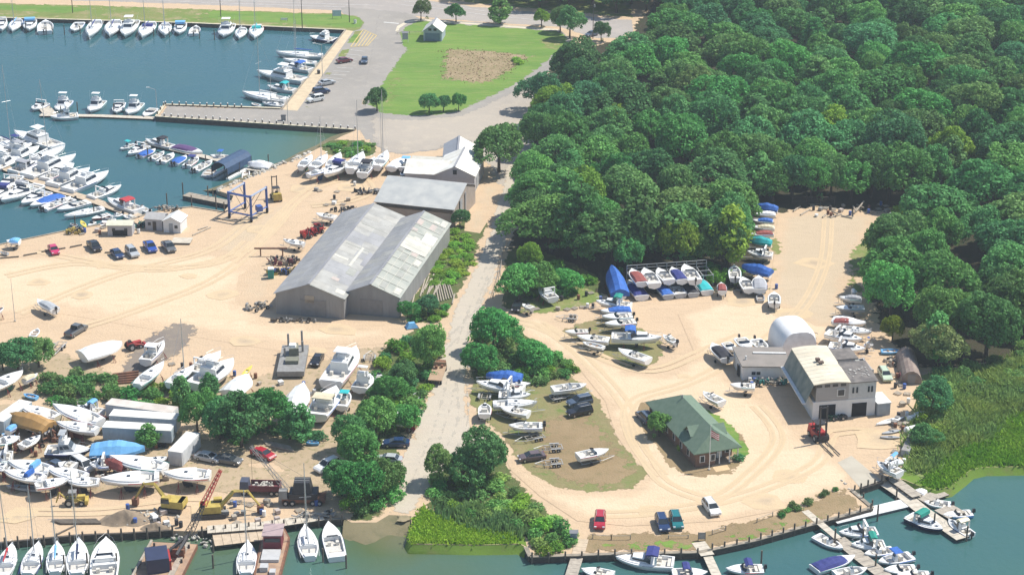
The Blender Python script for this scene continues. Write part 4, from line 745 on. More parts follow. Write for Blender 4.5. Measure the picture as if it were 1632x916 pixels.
# twin sheds
f1 = Frame((439, 467), (546, 478.5), (600, 400), 4.4); f1.D = (G(590.6, 327.8, 6.9) - G(487, 455.6, 6.9)).length
dirr = (G(590.6, 327.8, 6.9) - G(487, 455.6, 6.9)); f1.ang = math.atan2(dirr.y, dirr.x) - math.pi / 2; f1.W = abs((G(546, 478.5, 4.4) - G(439, 467, 4.4)).dot(Vector((math.cos(f1.ang), math.sin(f1.ang), 0))))
print('shed1', f1.W, f1.D, math.degrees(f1.ang))
sh1, rf1 = gable_house('metal_shed', f1, 4.4, 6.9, 'left one of the long twin grey metal sheds, with a pale patched roof slope', METW, METR, METR2)
f2 = Frame((549, 464), (636, 474), (718, 357), 4.4); f2.ang = f1.ang; d2 = G(718, 357, 4.4) - G(636, 474, 4.4)
f2.D = abs(d2.dot(Vector((-math.sin(f2.ang), math.cos(f2.ang), 0)))); f2.W = abs((G(636, 474, 4.4) - G(549, 464, 4.4)).dot(Vector((math.cos(f1.ang), math.sin(f1.ang), 0))))
fr_ = G(636, 474, 4.4); f2.o = Vector((fr_.x, fr_.y, 0)) - Vector((math.cos(f2.ang), math.sin(f2.ang), 0)) * f2.W
print('shed2', f2.W, f2.D)
sh2, rf2 = gable_house('metal_shed', f2, 4.4, 6.7, 'right one of the twin metal sheds, with greenish roof panels', METW, METR, METR3)
pt = random.Random(3)
def roofpatch(par, f, he, hr, u0, u1, v0, v1, mt, lift, ridge=.5):
    """sheet lying on the right roof slope; u across 0 ridge..1 eave, v along 0..1"""
    xr = f.W * ridge; P = []
    for u, v in ((u0, v0), (u1, v0), (u1, v1), (u0, v1)):
        P.append((xr + (f.W - xr) * u, f.D * v, hr + (he - hr) * u + .16 + lift))
    m = MB(); slab(m, P, .02); return m.build('panel', mt, par)
TONES = [mat('roof_tone_a', (0.33, 0.33, 0.335), .55, (0.25, 0.25, 0.255), .4, stretch=(1, .3, 1)), mat('roof_tone_b', (0.27, 0.27, 0.28), .6, (0.33, 0.325, 0.31), .5), mat('roof_tone_c', (0.38, 0.375, 0.35), .6, (0.29, 0.285, 0.265), .5), mat('roof_tone_d', (0.42, 0.41, 0.375), .6, (0.33, 0.32, 0.29), .5)]
def sheets(par, f, he, hr, side, n, idx):
    xr = f.W / 2; m = {}
    for i in range(n):
        for u0, u1 in ((0.01, .5), (.5, .99)):
            t = TONES[pt.choice(idx)]; k = lambda u: (xr + xr * u, hr + (he - hr) * u + .175) if side > 0 else (xr - xr * u, hr + (he - hr) * u + .175)
            a, b = k(u0), k(u1); q = m.setdefault(t.name, (MB(), t))[0]; y0, y1 = f.D * i / n + .02, f.D * (i + 1) / n - .02
            P = [(a[0], y0, a[1]), (b[0], y0, b[1]), (b[0], y1, b[1]), (a[0], y1, a[1])]; slab(q, P if side > 0 else P[::-1], .012)
    for nm, (q, t) in m.items(): q.build('roof_sheet', t, par)
sheets(sh1, f1, 4.4, 6.9, -1, 17, [0, 0, 1]); sheets(sh1, f1, 4.4, 6.9, 1, 17, [2, 3, 2, 0]); sheets(sh2, f2, 4.4, 6.7, -1, 15, [0, 1, 1, 2])
LIGHTP = mat('pale_roof_sheet', (0.54, 0.52, 0.455), 0.6, (0.45, 0.44, 0.385), 0.6); PINKP = mat('rusty_roof_sheet', (0.46, 0.38, 0.34), 0.7, (0.40, 0.36, 0.33), 0.8); GREYP = mat('old_roof_sheet', (0.27, 0.28, 0.25), 0.7, (0.34, 0.34, 0.31), 1)
for k in range(26):
    u0 = pt.randrange(4) * .25; v0 = pt.randrange(11) / 11; roofpatch(sh2, f2, 4.4, 6.7, u0 + .02, u0 + .23, v0 + .01, v0 + pt.choice([.04, .06, .08]), pt.choice([LIGHTP, GREYP, PINKP, GREYP, LIGHTP, GREYP]), .03 + .004 * k)
roofpatch(sh2, f2, 4.4, 6.7, .05, .98, .50, .66, LIGHTP, .15); roofpatch(sh2, f2, 4.4, 6.7, .55, .98, .66, .76, WHROOF, .16)
for v in [i / 11 for i in range(1, 11)]: roofpatch(sh2, f2, 4.4, 6.7, 0.01, 1.0, v, v + .004, LIGHTP, .17)
for u in (.25, .5, .75): roofpatch(sh2, f2, 4.4, 6.7, u, u + .012, 0, .5, LIGHTP, .18)
for a in [(.05, .45, .34, .36, LIGHTP), (.55, .62, .30, .52, LIGHTP), (.62, .85, .22, .29, GREYP), (.40, .60, .12, .15, PINKP), (.70, .95, .02, .06, LIGHTP), (.8, .98, .35, .5, METR), (.1, .9, .50, .507, GREYP), (.1, .9, .75, .757, GREYP)]:
    roofpatch(sh1, f1, 4.4, 6.9, *a[:4], a[4], .05 + .004 * a[0])
m = MB(); m.box((f1.W * .5, -.04, 2.9), (1.9, .06, 1.6)); m.build('loft_door', mat('tan_board', (0.40, 0.34, 0.27), .8), sh1)
m = MB(); m.box((f2.W * .5, -.04, 0.05), (4.6, .06, 3.4)); m.build('door', mat('shed_door_grey', (0.24, 0.23, 0.225), .7), sh2)
m = MB(); m.box((f1.W * .55, -.04, 0.0), (5.2, .06, 3.6)); m.build('door', mat('shed_door_grey', (0.24, 0.23, 0.225), .7), sh1)
for s_, f_ in ((sh1, f1), (sh2, f2)):
    m = MB()
    for i in range(int(f_.W / .6)): m.box((.3 + i * .6, -.015, 0), (.05, .05, 4.3))
    m.build('rib', METW, s_)
# the wide shed with one big roof slope
a, b, c, d = G(597, 321, 4.2), G(723, 334, 4.2), G(736, 295, 7.2), G(608.6, 278.6, 7.2)
ang = math.atan2((b - a).y, (b - a).x); L3 = (b - a).length; n3 = Vector((-math.sin(ang), math.cos(ang), 0)); D3 = (d - a).dot(n3); print('shed3', L3, D3)
r3 = empty('metal_shed', (a.x, a.y, 0), ang, 'wide low shed with one broad pale grey roof slope behind the twin sheds', 'shed')
m = MB(); m.xprism([(0.2, -.2), (D3 * 1.75, -.2), (D3 * 1.75, 4.4), (D3, 7.0), (0.2, 4.1)], .1, L3 - .1); m.build('wall', mat('tan_metal_wall', (0.36, 0.31, 0.27), .7), r3)
m = MB(); slab(m, [(-.2, -.2, 4.2), (L3 + .2, -.2, 4.2), (L3 + .2, D3, 7.2), (-.2, D3, 7.2)], .12); m.build('roof', mat('pale_metal_roof', (0.40, 0.41, 0.40), .55, (0.50, 0.50, 0.47), .4), r3)
m = MB(); slab(m, [(-.2, D3 + .004, 7.2), (L3 + .2, D3 + .004, 7.2), (L3 + .2, D3 * 1.8, 4.5), (-.2, D3 * 1.8, 4.5)], .12); m.build('roof', METR, r3)
m = MB(); m.box((L3 / 2, .14, 3.1), (L3 - 1, .1, .75)); m.build('window', GLASS, r3)
m = MB(); m.box((L3 + .1, D3 * .55, .2), (.1, 1.6, 4.6)); m.box((L3 + .1, D3 * .9, .2), (.1, .5, 5.2)); m.build('door', mat('grey_door', (0.33, 0.35, 0.37), .6), r3)
# white roofed cross gable building
f5 = Frame((694, 278), (756, 281), (731, 249), 4.2); print('b5', f5.W, f5.D)
r5, _ = gable_house('gable_house', f5, 4.2, 6.3, 'grey gabled house with a white metal roof beside the large oak', mat('grey_clapboard', (0.42, 0.42, 0.44), .7, (0.38, 0.38, 0.40), 1), WHROOF, WHROOF, 'house')
m = MB(); m.xprism([(.6, 0), (9.0, 0), (9.0, 3.9), (5.0, 5.6), (.6, 3.9)], -7.3, f5.W * .35); m.build('wing', mat('grey_clapboard', (0.42, 0.42, 0.44)), r5)
m = MB(); slab(m, [(-7.6, .3, 4.0), (f5.W * .3, .3, 4.0), (f5.W * .3, 5.0, 6.0), (-7.6, 5.0, 6.0)], .12); slab(m, [(-7.6, 5.01, 6.0), (f5.W * .3, 5.01, 6.0), (f5.W * .3, 9.4, 4.0), (-7.6, 9.4, 4.0)], .12); m.build('roof', WHROOF, r5)
m = MB(); m.box((f5.W * .5, -.05, 4.4), (.9, .06, 1.1)); m.build('window', GLASS, r5)
m = MB(); m.box((f5.W + .05, f5.D * .3, .4), (.08, 3.0, 2.6)); m.build('door', mat('grey_door', (0.33, 0.35, 0.37)), r5)
f6 = Frame((706, 262), (752, 262), (760, 240), 3.6); f6.D = 12
r6, _ = gable_house('gable_house', f6, 2.9, 4.8, 'rear gabled house with a blue grey roof half hidden by the oak', mat('grey_clapboard', (0.42, 0.42, 0.44)), mat('slate_roof', (0.30, 0.32, 0.36), .7), WHROOF, 'house'); r6.location.y += 5
r4 = empty('lean_to', G(655, 281, 0), f5.ang, 'low lean-to with a pale flat roof between the white roofed house and the wide shed', 'shed')
m = MB(); m.box((6.3, 1.4, 0), (12.0, 3.0, 3.6)); m.build('wall', mat('tan_metal_wall', (0.36, 0.31, 0.27)), r4)
m = MB(); slab(m, [(-.2, -.6, 3.75), (12.9, -.6, 3.75), (12.9, 3.2, 4.05), (-.2, 3.2, 4.05)], .14); m.build('roof', LIGHTP, r4)
# pavilion on the lawn
fp = Frame((675, 65.5), (704, 66.5), (713, 52), 0); print('pav', fp.W, fp.D)
fp.D = 7.0
rp, _ = gable_house('pavilion', fp, 3.0, 5.0, 'small pale blue gabled utility building at the top left of the lawn', mat('pale_blue_wall', (0.36, 0.42, 0.48), .7), mat('pale_shingles', (0.60, 0.60, 0.57), .7), mat('pale_shingles', (0.60, 0.60, 0.57)), 'building', .4)
m = MB(); m.box((fp.W / 2, -.06, .1), (fp.W * .8, .08, 2.3)); m.build('door', mat('blue_grey_door', (0.13, 0.20, 0.27), .6), rp)
m = MB(); m.box((fp.W * .36, -.06, 3.1), (.9, .08, .7)); m.build('window', GLASS, rp); m = MB(); m.box((fp.W * .64, -.06, 3.1), (.9, .08, .7)); m.build('window', GLASS, rp)
# cottage with the green roof
RG = mat('green_shingles', (0.115, 0.175, 0.125), 0.85, (0.145, 0.205, 0.15), 1.2); TRIM = mat('white_trim', (0.72, 0.72, 0.70), .6)
FL, FR_, BR, BL = G(1106, 724, 2.9), G(1180, 709, 2.9), G(1101, 628.5, 2.9), G(1028.5, 640, 2.9)
u = (FL - BL); cang = math.atan2(u.y, u.x) + math.pi / 2
ux = Vector((math.cos(cang), math.sin(cang), 0)); uy = Vector((-math.sin(cang), math.cos(cang), 0))
cw = (FR_ - FL).dot(ux); cd = (BL - FL).dot(uy); print('cottage', cw, cd, (FR_ - FL).dot(uy), (BR - FL).dot(ux))
rc = empty('cottage', (FL.x, FL.y, 0), cang, 'green roofed brown cottage with white trimmed windows and a front porch on a grass island', 'house')
BRWN = mat('brown_siding', (0.16, 0.095, 0.065), .85, (0.20, 0.12, 0.085), 2)
W, D, e, H = cw, cd, 2.9, 6.0; ov = .6
m = MB(); m.box((W / 2, (2.6 + D - .5) / 2, -.2), (W - 2 * ov, D - 3.1, e + .15)); m.box((W * .27, 1.6, -.2), (W * .54 - 2 * ov, 2.2, e + .1)); m.build('wall', BRWN, rc)
hy = D * .094; hb_ = D * .75
m = MB(); slab(m, [(0, 0, e), (W / 2, hy, H), (W / 2, hb_, H), (0, D, e)], .14); slab(m, [(W / 2, hy, H), (W, 0, e), (W, D, e), (W / 2, hb_, H)], .14); slab(m, [(W, D, e), (0, D, e), (W / 2, hb_, H)], .14); slab(m, [(0, 0, e), (W, 0, e), (W / 2, hy, H)], .14); m.build('roof', RG, rc)
def dormer(cx, cy, dx, dy, z0, z1, w):
    """small gabled dormer whose face looks along (dx,dy)"""
    a = math.atan2(dy, dx) + math.pi / 2; g = empty('dormer', (cx, cy, 0), a); g.parent = rc; g.location = (cx, cy, 0)
    m = MB(); m.yprism([(-w / 2, z0), (w / 2, z0), (w / 2, z0 + .7), (0, z1 - .15), (-w / 2, z0 + .7)], 0, 3.4); 
    o = m.build('dormer', BRWN, rc); o.location = (cx, cy, 0); o.rotation_euler.z = a; bpy.data.objects.remove(g)
    q = MB(); slab(q, [(-w / 2 - .4, -.45, z0 + .5), (0, -.45, z1), (0, 3.8, z1), (-w / 2 - .4, 3.8, z0 + .5)], .1); slab(q, [(0.003, -.45, z1), (w / 2 + .4, -.45, z0 + .5), (w / 2 + .4, 3.8, z0 + .5), (0.003, 3.8, z1)], .1); q.build('roof', RG, o)
    q = MB(); q.box((0, -.05, z0 + .12), (w * .7, .07, .75)); q.build('window', TRIM, o); q = MB()
    for s in (-.22, .22): q.box((s * w * .7, -.1, z0 + .2), (w * .26, .06, .58))
    q.build('pane', GLASS, o)
dormer(W / 2, 1.6, 0, -1, 3.7, 5.5, 2.2); dormer(1.6, D * .27, -1, 0, 3.5, 5.3, 2.4); dormer(W - 1.6, D * .24, 1, 0, 3.5, 5.3, 2.4)
for cx in (W * .2, W * .42): 
    m = MB(); m.box((cx, .44, .9), (.95, .06, 1.3)); o = m.build('window', TRIM, rc); m = MB(); m.box((cx, .39, 1.02), (.65, .06, 1.05)); m.build('pane', GLASS, o)
for k in range(6):
    cy = 3.6 + k * (D - 6) / 5
    for x in (ov - .04, W - ov + .04): m = MB(); m.box((x, cy, .9), (.07, 1.0, 1.3)); o = m.build('window', TRIM, rc); m = MB(); m.box((x + (-.05 if x < 2 else .05), cy, 1.0), (.06, .7, 1.05)); m.build('pane', GLASS, o)
m = MB()
for cx in (W * .56, W * .77, W - .5): m.box((cx, .5, 0), (.16, .16, e - .1))
m.build('porch_post', TRIM, rc)
m = MB(); m.box((W * .75, 1.5, 0), (W * .48, 2.3, .15)); m.build('porch_floor', mat('porch_boards', (0.34, 0.25, 0.18), .8), rc)
m = MB(); m.box((W * .66, 2.52, .2), (1.0, .08, 2.1)); m.build('door', TRIM, rc); m = MB(); m.box((W * .84, 2.52, .9), (1.1, .08, 1.3)); o = m.build('window', TRIM, rc); m = MB(); m.box((W * .84, 2.46, 1.0), (.8, .06, 1.1)); m.build('pane', GLASS, o)
m = MB(); m.tube((W * .48, hb_ - 1, H - .5), (W * .48, hb_ - 1, H + .5), .14); m.build('vent_pipe', METR, rc)
# two storey workshop with its wings
SIDING = mat('grey_siding', (0.40, 0.385, 0.37), .75, (0.34, 0.325, 0.31), 2, stretch=(.3, .3, 4)); WSTUC = mat('white_stucco', (0.74, 0.74, 0.73), .8, (0.66, 0.66, 0.65), .8)
DKROOF = mat('dark_tar_roof', (0.115, 0.105, 0.10), .9, (0.20, 0.18, 0.165), .7); BEIR = mat('cream_roof', (0.66, 0.60, 0.47), .7, (0.56, 0.50, 0.38), .35)
wa, wb = G(1294, 668.6), G(1393.7, 660.7); wang = math.atan2((wb - wa).y, (wb - wa).x); WL_ = (wb - wa).length
t1, t2 = G(1255, 558.6, 7.2), G(1290, 616, 7.2); wn = Vector((-math.sin(wang), math.cos(wang), 0)); WD = abs((t1 - t2).dot(wn)); print('workshop', WL_, WD, math.degrees(wang))
rw = empty('workshop', (wa.x, wa.y, 0), wang, 'two storey marine workshop with a cream roof, grey upper floor and white garage front', 'building')
XA = WL_ * .56; WDm = WD
skew = (t1 - t2).dot(Vector((math.cos(wang), math.sin(wang), 0))); print('skew', skew)
def kx(y): return skew * y / WD     # the walls run back at an angle
m = MB(); P0 = [(-.0, 0), (WL_, 0), (WL_ + kx(8), 8), (XA + kx(8), 8), (XA + kx(WDm), WDm), (kx(WDm), WDm)]
m.prism(P0, -.2, 3.4); m.build('wall', WSTUC, rw)
m = MB(); m.prism([(.5, .06), (XA, .06), (XA + kx(WDm), WDm - .1), (.5 + kx(WDm), WDm - .1)], 3.42, 6.9); m.build('upper_wall', SIDING, rw); m = MB(); m.prism([(XA + .01, .06), (WL_ - .05, .06), (WL_ + kx(7.9), 7.9), (XA + kx(7.9) + .01, 7.9)], 3.42, 6.6); m.build('upper_wall', mat('pale_grey_siding', (0.56, 0.56, 0.55), .75, (0.50, 0.50, 0.49), 2), rw)
m = MB(); nseg = 8
for i in range(nseg):
    x0 = -.1 + (XA + .3) * i / nseg; x1 = -.1 + (XA + .3) * (i + 1) / nseg; z = lambda q: 6.9 + .28 * math.sin(math.pi * max(0, min(1, (q + .1) / (XA + .3))))
    slab(m, [(x0, -.3, z(x0)), (x1, -.3, z(x1)), (x1 + kx(WDm), WDm + .2, z(x1)), (x0 + kx(WDm), WDm + .2, z(x0))], .16)
ro = m.build('roof', BEIR, rw)
m = MB()
for i in range(10): y = 1 + i * WDm / 10.5; m.add([(x + kx(y), y + dy, z(x) + .05) for dy in (0, .12) for x in (0, XA * .3, XA * .6, XA)], [(0, 1, 5, 4), (1, 2, 6, 5), (2, 3, 7, 6)])
m.build('seam', mat('pale_seam', (0.72, 0.68, 0.58), .7), ro)
m = MB(); m.box((XA * .45 + kx(WDm * .55), WDm * .55, 7.4), (.7, .7, .5)); m.box((XA * .5 + kx(WDm * .48), WDm * .48, 7.4), (.9, .7, .35)); m.build('vent', mat('brown_vent', (0.16, 0.11, 0.09), .8), ro)
m = MB(); slab(m, [(XA + .1, -.2, 6.75), (WL_ + .2, -.2, 6.75), (WL_ + .2 + kx(8), 8.1, 6.95), (XA + .1 + kx(8), 8.1, 6.95)], .16); m.build('roof', DKROOF, rw)
m = MB(); rp_ = random.Random(5)
for i in range(26): x = rp_.uniform(XA + .8, WL_ - .6); y = rp_.uniform(2, 5.5); m.box((x + kx(y), y, 6.82 + y * .025), (rp_.uniform(.15, .5), rp_.uniform(.1, .35), .04), rp_.random() * 3)
m.build('roof_debris', mat('pale_gravel', (0.5, 0.48, 0.44), .9), rw)
# teal glazed side strip of the upper floor over a ledge
m = MB(); slab(m, [(-1.4, -.1, 3.5), (-.02, -.1, 6.9), (-.02 + kx(WDm), WDm, 6.9), (-1.4 + kx(WDm), WDm, 3.5)], .12); m.build('side_awning', mat('teal_translucent_sheet', (0.08, 0.13, 0.13), .4, (0.20, 0.23, 0.21), .5), rw)
m = MB(); slab(m, [(-2.0, -.2, 3.45), (-1.4, -.2, 3.45), (-1.4 + kx(WDm), WDm, 3.45), (-2.0 + kx(WDm), WDm, 3.45)], .2); m.build('gutter_ledge', TRIM, rw)
for x, wd_, hh in ((1.2, 3.0, 2.7), (6.9 * WL_ / 11, 2.7, 2.6)):
    m = MB(); m.box((x + wd_ / 2, -.03, 0.02), (wd_, .08, hh)); m.build('garage_opening', DARK, rw)  # near-black panel: shade inside the open garage put into the wall colour
m = MB(); m.box((XA * .78, 0.0, 4.2), (1.5, .1, 1.4)); o = m.build('window', TRIM, rw); m = MB(); m.box((XA * .78, -.06, 4.35), (1.15, .06, 1.1)); m.build('pane', GLASS, o)
for i in range(4): m = MB(); m.box((1.0 + i * XA / 4.4, 0.0, 6.15), (.95, .08, .45)); m.build('window', GLASS, rw)
for i in (0.16, .3, .72, .84): m = MB(); m.box((XA + (WL_ - XA) * i, 0.0, 4.6), (.32, .08, 1.1)); m.build('window', GLASS, rw)
m = MB(); m.box((-.65, .6, 1.2), (.06, .9, 1.1)); 
# left wing
la, lb = G(1183, 606), G(1262, 607); lang = math.atan2((lb - la).y, (lb - la).x); LW = (lb - la).length
rl = empty('workshop_wing', (la.x, la.y, 0), lang, 'low white wing with a flat brown roof on the left of the cream roofed workshop', 'building')
m = MB(); m.prism([(0, 0), (LW, 0), (LW - 1.0, 7.2), (-1.2, 7.2)], -.2, 2.9); m.build('wall', WSTUC, rl)
m = MB(); slab(m, [(-.2, -.3, 3.0), (LW - .1, -.3, 3.0), (LW - 1.2, 7.4, 3.5), (-1.5, 7.4, 3.5)], .2); m.build('roof', mat('brown_grey_roof', (0.27, 0.24, 0.215), .9, (0.22, 0.20, 0.18), .4), rl)
m = MB(); slab(m, [(2.2, 4.6, 3.55), (LW - .8, 4.6, 3.5), (LW - .8, 5.0, 3.55), (2.2, 5.0, 3.6)], .2); m.build('roof_curb', TRIM, rl)
m = MB(); m.tube((.7, 2.4, 3.1), (.7, 2.4, 3.9), .16); m.build('roof_vent', TRIM, rl)
for x in (2.0, 2.9): m = MB(); m.box((x, -.03, 1.2), (.7, .08, .6)); m.build('window', GLASS, rl)
m = MB(); m.box((-.32, 2.2, .05), (.1, 1.2, 2.1)); o = m.build('door', DARK, rl); o.rotation_euler.z = .16
# rear annex with parapets
ra_ = empty('annex', G(1322, 628), wang, 'cluttered rear annex with a dark roof and pale parapets behind the workshop', 'building')
ra_.location = (rw.location + Vector((math.cos(wang), math.sin(wang), 0)) * (XA + .5 + kx(8)) + wn * 8.2)
m = MB(); m.box((3.2, 2.8, 0), (7.0, 5.2, 4.2)); m.build('wall', SIDING, ra_)
m = MB(); m.box((3.2, 2.8, 4.2), (6.6, 4.8, .05)); m.build('roof', mat('grey_flat_roof', (0.34, 0.33, 0.31), .9, (0.24, 0.22, 0.21), .8), ra_)
m = MB(); m.box((3.2, .32, 4.2), (7.0, .24, .6)); m.box((3.2, 5.28, 4.2), (7.0, .24, .6)); m.box((.0, 2.8, 4.2), (.24, 4.7, .6)); m.box((6.4, 2.8, 4.2), (.24, 4.7, .6)); m.build('parapet', SIDING, ra_)
m = MB(); m.box((1.6, 1.6, 4.26), (1.2, .9, .7)); m.box((4.8, 3.6, 4.26), (.8, 1.1, .9)); m.build('roof_unit', METR2, ra_)
rb_ = empty('annex', rw.location + Vector((math.cos(wang), math.sin(wang), 0)) * (XA + .3 + kx(15)) + wn * 13.7, wang, 'small dark roofed block wedged behind the cream roof and the white shelter', 'building')
m = MB(); m.box((2.6, 1.8, 0), (5.0, 4.4, 4.9)); m.build('wall', SIDING, rb_); m = MB(); m.box((2.6, 1.8, 4.9), (5.3, 4.7, .16)); m.build('roof', DKROOF, rb_)
# grey store box at the right of the workshop
sb = empty('storage_box', G(1396, 662), wang + .05, 'pale blue grey storage box with a white lid against the right wall of the workshop', 'shed')
m = MB(); m.box((1.3, 1.8, 0), (2.4, 4.2, 2.4)); m.build('wall', mat('blue_grey_metal', (0.34, 0.38, 0.42), .6), sb); m = MB(); m.box((1.3, 1.8, 2.4), (2.6, 4.5, .14)); m.build('roof', WHITEP, sb)
# white arched shelter
ea, eb = G(1270, 566), G(1243, 533); sang = math.atan2((eb - ea).y, (eb - ea).x)
st = empty('boat_shelter', (ea.x, ea.y, 0), sang, 'white fabric covered arched boat shelter behind the workshop', 'tent')
SHW = mat('white_fabric', (0.82, 0.82, 0.82), .6, (0.76, 0.76, 0.77), .6); SL = (eb - ea).length - 1
prof = [(3.9 * math.copysign(abs(math.cos(a)) ** .62, -math.cos(a)), 5.8 * max(0, math.sin(a)) ** .72) for a in [math.pi * k / 14 for k in range(15)]]
m = MB(); ns = 12; NP = 15
for i in range(ns + 1):
    t = i / ns; x = SL * t - 1.2; q = 1 - .22 * max(0, (t - .7) / .3) ** 2 - .10 * max(0, (.2 - t) / .2) ** 2 - .02 * (i % 2)
    m.v += [(x, y * q, max(z, 0) * q) for y, z in prof]
for i in range(ns):
    for j_ in range(NP - 1): m.f.append((i * NP + j_, i * NP + j_ + 1, (i + 1) * NP + j_ + 1, (i + 1) * NP + j_)); m.m.append(0)
m.f.append(tuple(range(ns * NP + NP - 1, ns * NP - 1, -1))); m.m.append(0); m.build('cover', SHW, st, True)
m = MB(); m.add([(-1.2, y * .9, max(z, 0) * .9) for y, z in prof], [tuple(range(NP))]); m.build('door_flap', mat('pale_fabric', (0.76, 0.76, 0.78), .7), st)
# rusty half round tank beside the trees
tk = G(1452, 612); ta = G(1443, 572); tan_ = math.atan2((ta - tk).y, (ta - tk).x)
tr_ = empty('half_round_hut', (tk.x, tk.y, 0), tan_, 'rusty half round metal hut under the trees right of the pale green car', 'shed')
m = MB(); nn = 9; LT = (ta - tk).length
for x in (0, LT): m.v += [(x, 2.0 * math.cos(math.pi * i / nn), 2.6 * math.sin(math.pi * i / nn)) for i in range(nn + 1)]
m.f = [(i, i + 1, nn + 2 + i, nn + 1 + i) for i in range(nn)] + [tuple(range(nn, -1, -1)), tuple(range(nn + 1, 2 * nn + 2))]; m.m = [0] * len(m.f)
m.build('shell', mat('rusty_corrugated', (0.30, 0.24, 0.20), .8, (0.20, 0.15, 0.13), 1.0), tr_)
m = MB(); m.box((-.04, 0, 0), (.08, 1.4, 1.9)); m.build('door', mat('shed_door_grey', (0.24, 0.23, 0.225)), tr_)
# marina sheds at the quay
def hut(px0, px1, dep, he, hr, label, wallm, roofm, cat='shed', alongx=False, door=None, name='quay_hut'):
    a, b = G(*px0), G(*px1); an = math.atan2((b - a).y, (b - a).x); Wd = (b - a).length; r = empty(name, (a.x, a.y, 0), an, label, cat)
    if alongx:
        m = MB(); m.xprism([(0, 0), (dep, 0), (dep, he), (dep / 2, hr), (0, he)], 0, Wd); m.build('wall', wallm, r)
        m = MB(); slab(m, [(-.25, -.25, he + .02), (Wd + .25, -.25, he + .02), (Wd + .25, dep / 2, hr + .14), (-.25, dep / 2, hr + .14)], .1); slab(m, [(-.25, dep / 2 + .003, hr + .14), (Wd + .25, dep / 2 + .003, hr + .14), (Wd + .25, dep + .25, he + .02), (-.25, dep + .25, he + .02)], .1); m.build('roof', roofm, r)
    else:
        m = MB(); m.yprism([(0, 0), (Wd, 0), (Wd, he), (Wd / 2, hr), (0, he)], 0, dep); m.build('wall', wallm, r)
        m = MB(); slab(m, [(-.25, -.25, he + .02), (Wd / 2, -.25, hr + .14), (Wd / 2, dep + .25, hr + .14), (-.25, dep + .25, he + .02)], .1); slab(m, [(Wd / 2 + .003, -.25, hr + .14), (Wd + .25, -.25, he + .02), (Wd + .25, dep + .25, he + .02), (Wd / 2 + .003, dep + .25, hr + .14)], .1); m.build('roof', roofm, r)
    if door: m = MB(); m.box((Wd * door[0], -.04, 0.05), (door[1], .07, door[2])); m.build('door', door[3], r)
    for wx in (.25, .75):
        if abs(wx - (door[0] if door else 9)) > .2: m = MB(); m.box((Wd * wx, -.04, 1.1), (.7, .06, .7)); m.build('window', GLASS, r)
    return r
hut((261, 370), (288, 372), 4.2, 2.6, 3.6, 'white gabled hut, the right one of the quay huts beside the travel lift', WSTUC, WHITEP, door=(.45, .9, 2.1, mat('grey_door', (0.33, 0.35, 0.37))))
hut((232, 366), (259, 368), 4.0, 2.6, 3.3, 'grey hut joined to the left of the white quay hut', mat('grey_clapboard', (0.42, 0.42, 0.44)), mat('grey_shingles', (0.42, 0.41, 0.40), .8), alongx=True, door=(.55, .8, 2.0, TIMB))
hut((172, 376), (211, 376), 3.0, 2.5, 2.9, 'open fronted grey kiosk with a pale cream roof on the quay', mat('grey_clapboard', (0.42, 0.42, 0.44)), mat('cream_roof2', (0.66, 0.64, 0.50), .7), 'kiosk', alongx=True, door=(.5, 3.2, 1.3, DARK), name='kiosk')  # kiosk door entry is a dark sheet painted for its shaded open front
# roof far behind in the wood
a = G(1462, 18); rh = empty('far_house', (a.x, a.y, 0), .3, 'far house with a dark blue roof in the opening of the wood', 'house')
m = MB(); m.yprism([(-5, 0), (5, 0), (5, 4), (0, 7), (-5, 4)], 0, 9); m.build('wall', WSTUC, rh)
m = MB(); slab(m, [(-5.4, -.3, 3.9), (0, -.3, 7.2), (0, 9.3, 7.2), (-5.4, 9.3, 3.9)], .12); slab(m, [(0.003, -.3, 7.2), (5.4, -.3, 3.9), (5.4, 9.3, 3.9), (0.003, 9.3, 7.2)], .12); m.build('roof', mat('navy_roof', (0.06, 0.08, 0.14), .7), rh)
pp('clearing_drive', [(1436, -20), (1480, -20), (1478, 8), (1440, 30), (1432, 15)], ASPH2, 1)
# trailers and container boxes
def cbox(px0, px1, dep, h, label, wm, rm, name='box_trailer', wheels=True, cat='trailer', zc=0.0):
    a, b = G(*px0), G(*px1); an = math.atan2((b - a).y, (b - a).x); L = (b - a).length; r = empty(name, (a.x, a.y, 0), an, label, cat)
    z0 = 1.0 if wheels else .1
    m = MB(); m.box((L / 2, dep / 2, z0), (L, dep, h)); m.build('body', wm, r); m = MB(); m.box((L / 2, dep / 2, z0 + h), (L + .06, dep + .06, .05)); m.build('roof', rm, r)
    m = MB()
    for i in range(int(L / .8)): m.box((.4 + i * .8, -.02, z0 + .1), (.07, .05, h - .2)); m.box((.4 + i * .8, dep + .02, z0 + .1), (.07, .05, h - .2))
    m.build('side_rib', wm, r)
    m = MB(); m.box((L + .03, dep / 2, z0 + .15), (.05, dep * .92, h - .3)); m.build('door', wm, r)
    if wheels:
        for x in (L * .12, L * .8, L * .88):
            for y in (.1, dep - .1): m = MB(); m.tube((x, y - .15, .5), (x, y + .15, .5), .5, n=12); m.build('wheel', mat('rubber', (0.02, 0.02, 0.02), .8), r)
    else: m = MB(); m.box((L / 2, dep / 2, 0), (L * .9, dep * .7, .12)); m.build('skid', TIMB, r)
    return r
BXW = mat('box_grey_white', (0.60, 0.62, 0.64), .6, (0.50, 0.52, 0.54), .8); BXR = mat('box_roof_white', (0.76, 0.75, 0.72), .6, (0.62, 0.60, 0.55), .4)
cbox((170, 672), (276, 686), 2.6, 2.4, 'upper one of the two long white trailers, with a stained roof', BXW, mat('stained_roof', (0.62, 0.57, 0.52), .7, (0.50, 0.44, 0.39), .5))
